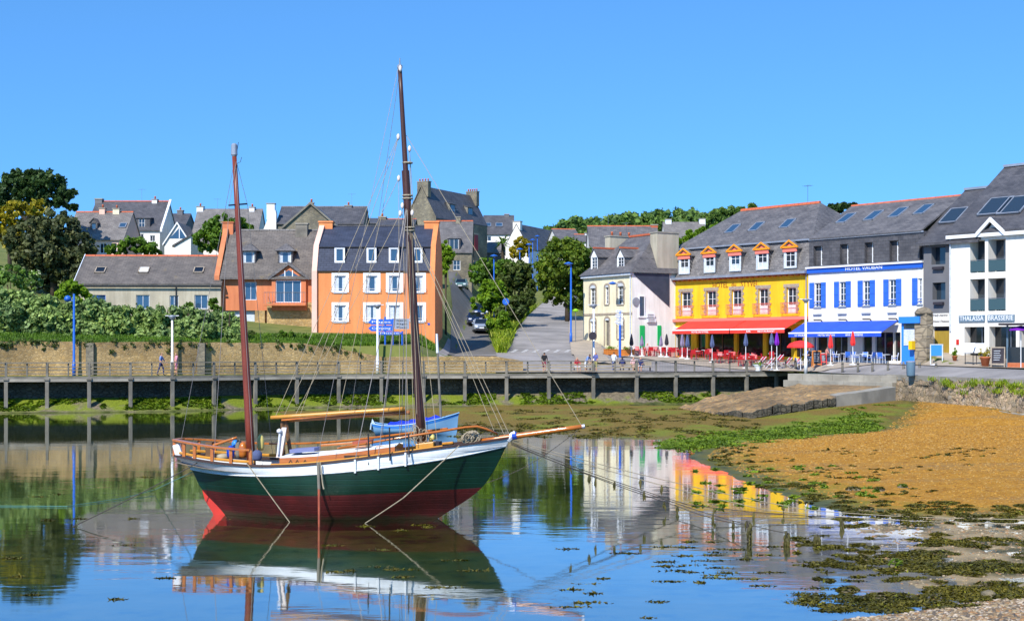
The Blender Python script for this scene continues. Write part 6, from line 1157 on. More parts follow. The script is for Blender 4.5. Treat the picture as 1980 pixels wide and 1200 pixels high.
MB().lathe([(0.06, 0), (0.09, 0.05), (0.085, 0.32), (0.05, 0.36)], tuple(bp(453, 303)), 12).build('mast_head_lamp', M['zinc'], mz); MB().tube([bp(442, 397, -.2), bp(478, 394, .2)], 0.022, 6).build('spreader', M['black'], mz); MB().tube([bp(457, 300), bp(459, 288), bp(461, 275)], 0.008, 4).build('wind_vane', M['black'], mz); MB().tube([bp(457, 317), bp(465, 313), bp(467, 304)], 0.008, 4).build('aerial', M['black'], mz)
mm_ = taper('main_mast', Vector((xx(817), 0, dz(817)-0.1)), bp(784, 330), 0.122, 0.105, 'mastbrown', 14)
tm = taper('topmast', bp(791, 445, -0.05), bp(773, 132, -0.05), 0.082, 0.055, 'mastbrown', 12)
MB().lathe([(0.06, 0), (0.075, 0.05), (0.07, 0.1), (0.02, 0.14), (0.015, 0.3)], tuple(bp(773, 134, -.05)), 8).build('masthead_cap', M['zinc'], tm)
for (px, py) in ((770,265),(792,288),(771,345),(774,413),(797,412),(778,398),(774,133)): MB().lathe([(0.01, -0.09), (0.045, -0.04), (0.045, 0.04), (0.01, 0.09)], tuple(bp(px, py, -0.12)), 8).build('block', M['pinkboard'], B, True)
for py in (378, 384, 440, 446, 315): c = bp(788 if py < 400 else 792, py); MB().lathe([(0.14, -0.02), (0.15, 0), (0.14, 0.02)], tuple(c), 12).build('lashing', M['rope'], B)
def halyards():
    m = MB()
    for i in range(9):
        a = bp(790+random.uniform(-3, 3), 450+random.uniform(-60, 30), random.uniform(-.15, .15)); b = Vector((xx(802+i*3.2), random.uniform(-.3, .3), dz(815)+0.35)); m.tube([a, b], 0.009, 4)
    return m.build('halyards', M['rope'], B)
halyards()
taper('bowsprit', bp(925, 853), bp(1127, 824), 0.085, 0.06, 'varnish'); MB().lathe([(0.062, 0), (0.062, 0.08)], tuple(bp(1125, 824.3)), 8, axis=(1, 0, 0.16)).build('bowsprit_cap', M['zinc'], B)
o = MB(); c = bp(990, 842); o.tube([c + Vector((-.12, 0, -.12)), c + Vector((.02, 0, 0.02)), c + Vector((0.1, 0, 0.06))], 0.085, 8); o.build('stem_fitting', M['polewhite'], B); MB().lathe([(0.1, -0.06), (0.105, 0.06)], tuple(bp(995, 842)), 10, axis=(1, 0, 0.16)).build('gammon_band', M['bluebox'], B)
taper('boom', bp(524, 807, -.15), bp(783, 790, -.05), 0.055, 0.062, 'palevarnish'); taper('gaff', bp(545, 813, 0.1), bp(792, 797, 0.05), 0.05, 0.055, 'varnish')
cr = MB(); cr.tube([bp(552, 813, 0.05), bp(562, 878, 0.05)], 0.06, 6); cr.tube([bp(545, 813), bp(549, 880, -.05)], 0.05, 6); cr.build('boom_crutch', M['brownwood'], B)
a, b = bp(549, 826, -.35), bp(539, 884, -.35); MB().prism([a + Vector((-.06, 0, 0)), a + Vector((.07, 0, 0)), b + Vector((.07, 0, 0)), b + Vector((-.08, 0, 0))], (0, 0.05, 0)).build('white_board', M['pinkboard'], B); MB().lathe([(0.01, -.07), (.07, -.03), (.07, .03), (.01, .07)], tuple(bp(540, 833, -.4)), 10).build('float', M['polewhite'], B, True); MB().tube([bp(541, 838, -.4), bp(537, 878, -.4)], 0.03, 6).build('float_staff', M['polewhite'], B)
# stern gallery: posts and curved rails
def railpt(s, h): return Vector((xx(345)+s*Ls, 0, 0)), h
top = []; 
for s in np.linspace(0.27, 0.0, 14): top.append(Vector((s*Ls, -b0(s)+0.02, zs0(s)+0.42+0.03*(0.27-s))))
for s in np.linspace(0.0, 0.27, 14): top.append(Vector((s*Ls, b0(s)-0.02, zs0(s)+0.42+0.03*(0.27-s))))
m = MB()
for i in range(len(top)-1):
    d = (top[i+1]-top[i]).normalized(); n = Vector((-d.y, d.x, 0)).normalized(); m.prism([top[i]-n*0.07, top[i]+n*0.07, top[i]+n*0.07+Vector((0, 0, .05)), top[i]-n*0.07+Vector((0, 0, .05))], (top[i+1]-top[i])*1.02)
m.build('stern_rail', M['varnish'], B)
for i in (0, 3, 6, 9, 11, 13, 14, 16, 18, 21, 24, 27): p = top[i]; MB().obox(p + Vector((0, 0, -0.2)), (0.04, 0, 0), (0, 0.03, 0), (0, 0, 0.22)).build('rail_post', M['varnish'], B)
for sgn in (-1, 1): MB().tube([Vector((s*Ls, sgn*(b0(s)-0.08), zs0(s)+0.12)) for s in np.linspace(0.02, 0.28, 8)], 0.04, 6).build('lower_rail', M['palevarnish'], B)
taper('tiller', bp(398, 866), bp(458, 845), 0.05, 0.03, 'varnish', 8); MB().obox(bp(405, 868), (0.09, 0, 0), (0, 0.07, 0), (0, 0, 0.2)).build('rudder_head', M['brownwood'], B)
for (px, py, y, w_, h_, nm, mm2) in ((446,873,-.35,.11,.15,'bucket','bluebox'),(433,882,-.1,.2,.07,'rope_pile','rope'),(470,870,.1,.12,.2,'binnacle','varnish'),(462,868,.15,.1,.24,'wheel_box','weathered'),(504,856,.4,.1,.2,'gas_bottle','yellowbuoy'),(497,880,-.1,.14,.13,'locker','navy'),(455,858,.3,.1,.1,'lantern','skyblue')):
    c = bp(px, py, y); MB().lathe([(w_*0.8, -h_), (w_, -h_*0.6), (w_, h_*0.5), (w_*0.6, h_), (w_*0.25, h_*1.15)], tuple(c), 12).build(nm, M[mm2], B, True)
MB().obox(bp(344, 870, -.32), (0.1, 0, 0.03), (0, 0.06, 0), (-0.05, 0, 0.16)).build('stern_fender', M['polewhite'], B, bevel=0.03)
# coachroof
x0, x1 = xx(556), xx(772); zz = dz(640); cb = MB(); hw0, hw1 = 0.72, 0.5
def ring(x, hw, z0, z1): return [(x, -hw, z0), (x, -hw*0.96, z1), (x, 0, z1+0.07), (x, hw*0.96, z1), (x, hw, z0)]
S_ = [ring(x0+(x1-x0)*i/6, hw0+(hw1-hw0)*max(0, i/6-0.4)/0.6, dz(556+(772-556)*i/6)-0.05, dz(556+(772-556)*i/6)+0.36) for i in range(7)]
for i in range(6):
    for k in range(4): cb.poly([S_[i][k], S_[i+1][k], S_[i+1][k+1], S_[i][k+1]], 0 if k in (0, 3) else 1)
cb.poly(S_[0], 0); cb.poly(S_[-1], 0); cb.build('coachroof', [M['varnish'], M['hullwhite']], B)
for i in range(6):
    for sgn in (-1, 1): 
        p, q = Vector(S_[i][1]), Vector(S_[i+1][1]); p.y *= -sgn; q.y *= -sgn; MB().prism([p + Vector((0, 0, -.02)), p + Vector((0, -.05 if sgn > 0 else .05, -.02)), p + Vector((0, -.05 if sgn > 0 else .05, .05)), p + Vector((0, 0, .05))], q-p).build('roof_edge', M['hullwhite'], B)
for (px, py, y, l, w_, h_, nm, mm2) in ((590,869,-.1,.35,.3,.05,'hatch_cover','hatchblue'),(702,855,0,.22,.3,.06,'hatch','rustred'),(655,858,.25,.5,.04,.03,'grab_rail','varnish'),(680,864,-.4,.4,.02,.02,'grab_rail','varnish'),(745,862,-.3,.25,.02,.02,'grab_rail','varnish')): MB().obox(bp(px, py, y), (l, 0, l*0.08), (0, w_, 0), (0, 0, h_)).build(nm, M[mm2], B, bevel=0.01)
MB().obox(bp(824, 862, -.2), (0.24, 0, 0.03), (0, 0.2, 0), (0, 0, 0.1)).build('deck_box', M['palevarnish'], B, bevel=0.015); MB().obox(bp(846, 860, 0), (0.08, 0, 0), (0, 0.2, 0), (0, 0, 0.1)).build('windlass', M['charcoal'], B); MB().tube([bp(834, 858, .1), bp(833, 848, .1), bp(839, 844, .05)], [0.05, 0.055, 0.085], 10).build('cowl_vent', M['yellowbuoy'], B, True)
m = MB()
for i in range(34):                                       # coil of rope on the foredeck
    c = bp(911+random.uniform(-10, 10), 847+random.uniform(-4, 4), random.uniform(-.15, .1)); r = random.uniform(.1, .18); ax = Vector((random.gauss(0, .6), -1, random.gauss(0, .5))).normalized(); u = ax.orthogonal().normalized(); v = ax.cross(u); m.tube([c + u*r*math.cos(t) + v*r*0.8*math.sin(t) for t in np.linspace(0, 5.6, 10)], 0.014, 5)
m.build('rope_coil', M['rope'], B)
m = MB()
for i in range(24):
    c = bp(812+random.uniform(-14, 12), 843+random.uniform(-9, 12), random.uniform(-.2, .2)); r = random.uniform(.06, .13); u = Vector((random.gauss(0, 1), random.gauss(0, 1), 0)).normalized(); m.tube([c + u*r*math.cos(t) + Vector((0, 0, 1.7*r*math.sin(t))) for t in np.linspace(0, 6.0, 9)], 0.011, 4)
m.build('coiled_halyards', M['rope'], B)
# rails along the deck
for sgn in (-1, 1):
    P = [Vector((s*Ls, sgn*(b0(s)-0.1), zs0(s)+0.05)) for s in np.linspace(0.33, 0.82, 14)]; MB().tube(P, 0.035, 6).build('toe_spar', M['palevarnish'], B)
    P = [Vector((s*Ls, sgn*(b0(s)-0.05), zs0(s)+0.45-0.0*s)) for s in np.linspace(0.29, 0.80, 14)]; 
    if sgn > 0: MB().tube(P, 0.03, 6).build('guard_rail', M['varnish'], B)
pr_ = [bp(655, 866, -.9), bp(760, 848, -.95), bp(860, 832, -.75), bp(898, 826, -.5), bp(922, 824, -.35), bp(940, 829, -.25), bp(962, 838, -.1)]; MB().tube(pr_, [0.03, .03, .033, .033, .035, .035, .03], 7).build('bow_rail', M['varnish'], B, True)
for px, py0, py1 in ((712,838,898),(753,826,890),(790,838,883)): MB().tube([bp(px, py0, -1.15), bp(px+1, py1, -1.3)], 0.022, 6).build('stanchion', M['black'], B)
for px in (712, 754, 803): s = xx(px)/Ls; MB().box(xx(px)-0.025, xx(px)+0.025, -b0(s)-0.06, -b0(s)-0.012, zs0(s)-0.33, zs0(s)+0.02).build('chainplate', M['hullwhite'], B)
for px in (562, 575, 590): c = bp(px, 889, -1.2); MB().tube([c + Vector((-.06, 0, -.1)), c, c + Vector((.05, 0, -.1))], 0.022, 5).build('belaying_cleat', M['brownwood'], B)
lg = MB(); lg.tube([bp(615, 893, -1.44), bp(617, 945, -1.45)], 0.042, 8); o = lg.build('boat_leg', M['weathered'], B); MB().tube([bp(617, 945, -1.45), bp(617, 1018, -1.45)], [0.038, 0.03], 8).build('boat_leg_foot', M['rustred'], o); MB().tube([bp(619, 893, -1.5), bp(624, 935, -1.5), bp(626, 945, -1.5)], 0.02, 5).build('leg_lanyard', M['rope'], o)
rd = [bp(392, 946), bp(411, 946), bp(428, 968), bp(438, 990), bp(440, 1030), bp(424, 1030), bp(412, 990), bp(397, 966)]; MB().prism([p + Vector((0, -.04, 0)) for p in rd], (0, 0.08, 0)).build('rudder', M['rudder'], B); MB().tube([bp(443, 985, -.02), bp(452, 993, -.05), bp(445, 1004, -.03)], 0.035, 6).build('propeller', M['yellowbuoy'], B)
# rigging
def rig(name, segs, r, mm2): 
    m = MB()
    for (a, b) in segs: m.tube([a, b], r, 4)
    return m.build(name, M[mm2], B)
near = lambda px: Vector((xx(px), -b0(xx(px)/Ls)-0.03, zs0(xx(px)/Ls))); far = lambda px: Vector((xx(px), b0(xx(px)/Ls)+0.03, zs0(xx(px)/Ls)))
hd = bp(789, 400); tp_ = bp(773, 136)
rig('shroud', [(bp(788, 392, -.08), near(712)), (bp(788, 392, -.08), near(754)), (bp(788, 392, -.08), near(803)), (bp(788, 392, .08), far(712)), (bp(788, 392, .08), far(754)), (bp(788, 392, .08), far(803))], 0.011, 'wire')
rig('topmast_backstay', [(tp_ + Vector((-.03, -.1, 0)), near(640)), (tp_ + Vector((-.03, .1, 0)), far(640))], 0.007, 'wire')
rig('topping_lift', [(bp(770, 265), bp(532, 806, -.1)), (bp(770, 268), bp(580, 803, -.1)), (bp(771, 345), bp(548, 806, .1)), (bp(774, 413), bp(570, 804, .05))], 0.008, 'rope')
rig('forestay', [(bp(791, 428), bp(984, 838)), (bp(790, 436, -.04), bp(976, 842, -.04)), (bp(786, 262), bp(1125, 823))], 0.009, 'rope'); rig('running_rigging', [(bp(792, 288), bp(806, 800, -.2)), (bp(790, 420), bp(955, 832, -.2)), (bp(771, 345), bp(773, 842, -.3)), (bp(778, 398), bp(790, 845, -.4)), (bp(797, 412), bp(845, 850, -.4)), (bp(770, 265), bp(655, 800, 0)), (bp(792, 290), bp(828, 846, .2))], 0.008, 'rope')
rig('mizzen_shroud', [(bp(457, 312, -.05), bp(443, 397, -.2)), (bp(443, 397, -.2), near(440)), (bp(457, 312, .05), bp(478, 394, .2)), (bp(478, 394, .2), far(500)), (bp(455, 302), near(520)), (bp(455, 302), Vector((xx(350), 0, zs0(0)+.4)))], 0.007, 'wire')
# bobstay chain
a, b = bp(1120, 829), bp(935, 935); m = MB(); n = 46
for i in range(n):
    p = a.lerp(b, i/n) + Vector((0, 0, -0.18*math.sin(math.pi*i/n))); q = a.lerp(b, (i+0.8)/n) + Vector((0, 0, -0.18*math.sin(math.pi*(i+0.8)/n))); m.tube([p, q], 0.016 if i % 2 else 0.011, 4)
m.build('bobstay_chain', M['ropedark'], B)
# ------------------------------------------------------------------ mooring lines (each a thing of its own)
def line(label, pts, r, mm2, sag=0.0, name='mooring_rope', weeds=0):
    P = [Vector(p) for p in pts]; full = []
    for i in range(len(P)-1):
        for k in range(12): t = k/12; q = P[i].lerp(P[i+1], t); q.z -= sag*4*t*(1-t)*(P[i+1]-P[i]).length*0.05; full.append(q)
    full.append(P[-1]); o = full[0]; m = MB().tube([q-o for q in full], r, 5); ob = m.build(name, M[mm2], None, loc=tuple(o)); tag(ob, label, 'rope', 'mooring lines of the ketch')
    for i in range(weeds):
        k = random.randint(3, len(full)-4); c = full[k]-o; w_ = MB()
        for j in range(5): d = Vector((random.uniform(-.05, .05), random.uniform(-.03, .03), -random.uniform(.1, .3))); w_.tube([c, c + d*0.6, c + d], [0.02, 0.03, 0.008], 4)
        w_.build('hanging_weed', M['weed'] if 'weed' in M else M.setdefault('weed', mat('brown_seaweed', (0.05, 0.045, 0.008), (0.10, 0.085, 0.015), 5, 0.6)), ob)
    return ob
W_p = lambda px, py, y=-1.35: bt.world(*(lambda q: (q.x, q.y, q.z))(bp(px, py, y)))
line('rope from the stern quarter down the green hull to the water', [W_p(478, 896, -1.3), on_z(560, 1009)], 0.014, 'rope', 0.05); line('rope slanting down the bow side of the hull to the water', [W_p(888, 861, -.9), W_p(780, 962, -1.5), on_z(706, 1011)], 0.014, 'rope', 0.1)
line('dark stern rope running left down into the water', [W_p(384, 893, -.7), on_z(140, 1018)], 0.014, 'ropedark', 0.2); line('teal floating rope curving away left from the stern', [W_p(372, 912, -.3), on_z(300, 946, .10), on_z(240, 962, .03), on_z(130, 978, .022), on_z(-60, 977, .02)], 0.009, 'tealrope' if 'tealrope' in M else (M.setdefault('tealrope', mat('teal_rope', (0.11, 0.30, 0.26), rough=0.9)) and 'tealrope'), 0.0)
bw0 = W_p(988, 850, 0)
for i, (lab, P, wd) in enumerate([('uppermost bow rope reaching right to the beach', [(1560,985,.12),(2010,1003,.1)], 3), ('second bow rope from the top reaching the weed flat', [(1480,985,.12),(1980,1012,.08)], 3), ('bow rope hung with the most clumps of weed', [(1330,975,.35),(1640,1000,.1)], 6), ('lowest bow rope ending at the dark stake', [(1310,978,.2),(1445,1015,.3)], 3), ('short slack bow rope ending at the leaning stake', [(1290,966,.5),(1520,1030,.2)], 4)]):
    line(lab, [bw0 + Vector((0, 0, -.03*i))] + [on_z(a, b, z) for a, b, z in P], 0.011, 'ropedark' if i > 1 else 'rope', 0.25, weeds=wd)
# stakes in the shallows
for (px, y0, y1, w_, lab) in ((1447,1006,1046,.07,'tallest weed covered stake standing in the shallows'),(1521,1026,1054,.06,'shorter weedy stake right of the tallest stake'),(1580,1034,1052,.07,'squat dark stake at the edge of the weed flat'),(1628,1000,1020,.03,'thin stake near the end of the bow ropes')):
    b_ = on_z(px, y1); h = H-(y0-HY)/F*b_.y; r_ = empty('mooring_stake', tuple(b_), 0, lab, 'stake', 'stakes in the shallows'); MB().tube([(0, 0, -.5), (0.01, 0, h*0.5), (-.02, 0, h)], [w_*.7, w_*0.65, w_*0.6], 8).build('stake', M['shadestone'], r_); wv = MB()
    for j in range(26): a = random.uniform(0, 6.28); z = random.uniform(h*0.2, h); d = Vector((math.cos(a), math.sin(a), 0)); wv.tube([d*w_*0.7 + Vector((0, 0, z)), d*(w_*.7+.03) + Vector((0, 0, z-.08)), d*(w_*.7+.02) + Vector((0, 0, z-.22))], [.015, .022, .005], 4)
    wv.build('seaweed', M['weed'], r_)
# ------------------------------------------------------------------ the blue open boat
db = Fr('rowing_boat', 722, 818, 74.5, -3.0, 'small light blue open boat with blue cover moored behind the ketch', 'boat', z=0.0); D_ = db.root; dx = lambda px: db.fp(px, 820, 0)[0]; Ld = dx(888)
M['boatblue'] = mat('light_blue_boat_paint', (0.22, 0.42, 0.64), (0.18, 0.37, 0.58), 2, 0.4); M['tarp'] = mat('bright_blue_tarpaulin', (0.012, 0.04, 0.66), (0.01, 0.035, 0.5), 3, 0.5, 0.4, 6); M['boatwhite'] = mat('pale_blue_white_paint', (0.50, 0.62, 0.72), rough=0.5)
d0 = bcurve([(0,.55),(.3,.82),(.55,.85),(.8,.55),(1,.03)]); d1 = bcurve([(0,.42),(.3,.68),(.55,.7),(.8,.38),(1,.02)]); zsd = smoothf([((px-722)/166, db.fp(px, py, -.5)[1]) for px, py in ((722,819),(760,823),(800,820),(840,812),(870,805),(888,799))])
rows = [(0, Ld, zsd, d0), (0.05, Ld*0.99, lambda s: zsd(s)-.14, d0), (0.12, Ld*0.97, lambda s: 0.12, d1), (0.25, Ld*0.93, lambda s: -.25, lambda s: .03)]
hm, fd = hull_mesh(rows, 30, 4, [1, 0, 0]); hm.build('hull', [M['boatblue'], mat('mid_blue_strake', (0.02, 0.16, 0.50), rough=0.4)], D_, True, fixn=False)
for sgn in (-1, 1): MB().tube([(v.x, sgn*v.y, v.z+.02) for v in fd[0]], 0.035, 5).build('gunwale', M['boatblue'], D_)
MB().prism([(dx(720), -.5, zsd(0)-.3), (dx(722), -.55, zsd(0)+.05), (dx(722), .55, zsd(0)+.05), (dx(720), .5, zsd(0)-.3)], (-.06, 0, 0)).build('transom', M['boatwhite'], D_); MB().prism([(dx(722)-.06, -.05, zsd(0)+.25), (dx(733), -.05, 0.2), (dx(745), -.05, -.2), (dx(738), -.05, -.2), (dx(722)-.15, -.05, .3)], (0, .1, 0)).build('rudder', M['boatwhite'], D_)
m = MB(); n = 16
for i in range(n):
    for k in range(6):
        def tpnt(i, k): s = 0.16+0.64*i/n; a = math.pi*k/6; return (s*Ld, -math.cos(a)*d0(s)*0.85, zsd(s)+0.02+math.sin(a)*(0.20+0.05*math.sin(i*1.9))*math.sin(min(1, i/2.5, (n-i)/2.5)*1.57)**.6)
        m.poly([tpnt(i, k), tpnt(i+1, k), tpnt(i+1, k+1), tpnt(i, k+1)])
m.build('tarpaulin', M['tarp'], D_, True); MB().tube([(dx(853), 0, zsd(.8)-.2), db_ if False else (db.fp(846, 680, 0)[0], 0, db.fp(846, 680, 0)[1])], [.07, .055], 8).build('mast', M['weathered'], D_); p = db.fp(846, 682, 0); q = db.fp(844.5, 645, 0); MB().tube([(p[0], 0, p[1]), (q[0], 0, q[1])], [.075, .06], 8).build('mast_cover', M['polewhite'], D_)
# ------------------------------------------------------------------ lamps and signs
def lamp(px, ptop, D, label, col='lampblue', head='disc', arm=0.0, r=0.075, group='street lamps', z=None, name='street_lamp'):
    b = on_ground(px, D) if z is None else Vector(((px-CX)/F*D, D, z)); h = H-(ptop-HY)/F*D - b.z; o = empty(name, tuple(b), 0, label, 'street lamp', group)
    MB().tube([(0, 0, -.1), (0, 0, 1.1), (0, 0, 1.12), (0, 0, h)], [r*1.5, r*1.4, r, r*0.8], 10).build('pole', M[col], o, True)
    if head == 'disc':
        c = (arm, 0, h); MB().tube([(0, 0, h-.25), (arm*0.5, 0, h+.02), (arm, 0, h+.02)], r*0.6, 6).build('arm', M[col], o) if arm else None
        MB().lathe([(0.05, .2), (0.42, .06), (0.46, 0), (0.3, -.06), (0.12, -.12)], c, 14).build('lamp_shade', M[col], o, True); MB().lathe([(0.2, -.07), (0.18, -.12), (0.05, -.16)], c, 10).build('lens', M['curtain'], o, True)
    elif head == 'ball': MB().tube([(0, 0, h-.5), (arm*0.6, 0, h-.5), (arm, 0, h-.45)], r*0.5, 6).build('arm', M[col], o); MB().lathe([(.05, -.25), (.24, -.12), (.27, 0), (.2, .16), (.04, .24)], (arm, 0, h-.35), 12).build('lamp_shade', M[col], o, True)
    else: MB().lathe([(.06, 0), (.16, .12), (.3, .3), (.3, .36), (.05, .4)], (0, 0, h-.4), 12).build('lamp_head', M['zinc'], o, True); MB().tube([(-.5, 0, h-.05), (.5, 0, h-.05)], .03, 5).build('crossbar', M[col], o)
    return o
lamp(143, 568, deckp(143).y+2.5, 'blue lamp post with ball shade in front of the rubble wall', head='ball', arm=-0.45, z=2.5, r=.09); lamp(333, 609, deckp(333).y+2.3, 'white lamp post beside the two walkers on the boardwalk', 'polewhite', 'cup', z=2.5, r=.085); lamp(730, 588, deckp(730).y+2.4, 'white lamp post in front of the blue direction boards', 'polewhite', 'cup', z=2.5, r=.09)
lamp(955, 495, 162, 'blue lamp post rising from the bushes by the alley'); lamp(1104, 510, 141, 'tall blue lamp post on the pavement beside the cream house', arm=-0.25, r=.1); lamp(1005, 482, 192, 'small blue lamp lowest of the cluster up the street'); lamp(1023, 473, 203, 'small blue lamp second from the cluster’s left, beside the street tree'); lamp(1030, 464, 215, 'small blue lamp third in the cluster up the street'); lamp(1039, 457, 228, 'highest small blue lamp in the cluster up the street')
lamp(1148, 588, 119.5, 'white lamp post in front of the cream house', 'polewhite', 'cup', z=2.6, r=.09); lamp(1558, 577, 114, 'white lamp post where the yellow and white hotels meet', 'polewhite', 'cup', z=2.6, r=.1)
ob = cream; p = ob.fp(1203, 556, -.05); o = empty('wall_lamp', tuple(ob.world(p[0]+.6, -.05, p[1])), ob.a, 'blue wall lamp on a curved arm at the corner of the cream house', 'wall lamp', 'street lamps'); MB().tube([(0, 0, 0), (-.1, -.6, .35), (-.25, -1.2, .4)], .035, 6).build('arm', M['polewhite'], o, True); MB().lathe([(.05, .2), (.4, .05), (.42, 0), (.15, -.1)], (-.28, -1.35, .35), 12).build('lamp_shade', M['lampblue'], o, True)
def board(par, x0, x1, z0, z1, mm, y=0.0, arrow=0, lines=1, lm='paintwhite'):
    m = MB(); zc = (z0+z1)/2; P = [(x0, y, z0), (x1, y, z0), (x1, y, z1), (x0, y, z1)]
    if arrow < 0: P = [(x0+.25, y, z0), (x1, y, z0), (x1, y, z1), (x0+.25, y, z1), (x0, y, zc)]
    if arrow > 0: P = [(x0, y, z0), (x1-.25, y, z0), (x1, y, zc), (x1-.25, y, z1), (x0, y, z1)]
    o = m.prism(P, (0, .05, 0)).build('direction_board', M[mm], par)
    for i in range(lines):
        z = z0+(z1-z0)*(i+0.5)/lines; words = ['Port de plaisance', 'Centre ville', 'Office de tourisme', 'Plages', 'Camping', 'Musee'][random.randint(0, 5)]
        text('board_lettering', words, .2, M[lm], o, ((x0+x1)/2, y-.012, z), width=(x1-x0)*0.72, height=(z1-z0)/lines*0.5)
    return o
D0 = 115.5; b_ = Vector(((752-CX)/F*D0, D0, 3.1)); k = D0/F; sg = empty('direction_sign', tuple(b_), 0, 'blue direction boards on three blue posts before the orange house', 'sign'); lx = lambda px: (px-752)*k; lz = lambda py: H-(py-HY)*k-b_.z
for px, t in ((744.5, 612), (759.5, 560+56), (777.5, 640)): MB().tube([(lx(px), .1, -.6), (lx(px), .1, lz(t))], .075, 8).build('post', M['blue'], sg)
board(sg, lx(712), lx(762), lz(627.5), lz(617), 'blue', 0, -1, 1); board(sg, lx(712), lx(762), lz(640), lz(629), 'blue', 0, -1, 1); board(sg, lx(728), lx(778), lz(647), lz(641), 'blue', 0, 1, 1); board(sg, lx(763), lx(791), lz(636), lz(616), 'zinc', 0, 0, 3, 'charcoal')
D0 = 127.5; b_ = on_ground(1199, D0); k = D0/F; s2 = empty('direction_sign', tuple(b_), 0, 'blue post with stacked white direction boards by the orange planters', 'sign'); lx = lambda px: (px-1199)*k; lz = lambda py: H-(py-HY)*k-b_.z
MB().tube([(0, .1, -.2), (0, .1, lz(600))], .11, 8).build('post', M['blue'], s2); board(s2, lx(1191), lx(1206), lz(604), lz(599), 'paintwhite', 0, 1, 1, 'navy'); board(s2, lx(1188), lx(1204), lz(615), lz(606), 'paintwhite', 0, -1, 2, 'navy'); board(s2, lx(1188), lx(1204), lz(627.5), lz(616.5), 'paintwhite', 0, -1, 2, 'navy')
def roundsign(px, py, D, r, mm, label, zb=None, mark=None):
    b = on_ground(px, D) if zb is None else Vector(((px-CX)/F*D, D, zb)); h = H-(py-HY)/F*D-b.z; o = empty('road_sign', tuple(b), 0, label, 'sign'); MB().tube([(0, 0, -.1), (0, 0, h+r)], .04, 6).build('post', M['steel'], o); MB().lathe([(r, 0), (r, .04)], (0, -.06, h), 20, axis=(0, -1, 0)).build('disc', M[mm], o)
    if mark: MB().box(-.07, .07, -.12, -.105, h-r*.6, h+r*.5).build('arrow_shaft', M[mark], o); MB().prism([(-.2, -.12, h+r*.15), (.2, -.12, h+r*.15), (0, -.12, h+r*.65)], (0, .015, 0)).build('arrow_head', M[mark], o)
    return o
roundsign(978, 583, 150, .36, 'blue', 'round blue arrow sign in front of the street bank', mark='skyblue'); roundsign(1146, 649, 118.8, .34, 'charcoal', 'dark back of a round sign on the white lamp post', 2.6); 
o = empty('green_cross', tuple(on_ground(1113, 141)), 0, 'bright green oval sign on a thin post beside the tall blue lamp', 'sign'); h = H-(600-HY)/F*141-o.location.z; MB().tube([(0, 0, 0), (0, 0, h)], .04, 6).build('post', M['steel'], o); MB().lathe([(.05, -.18), (.3, -.08), (.32, .05), (.05, .18)], (0, 0, h), 12).build('sign_head', mat('lime_green_plastic', (0.25, 0.55, 0.01), rough=0.4), o, True)
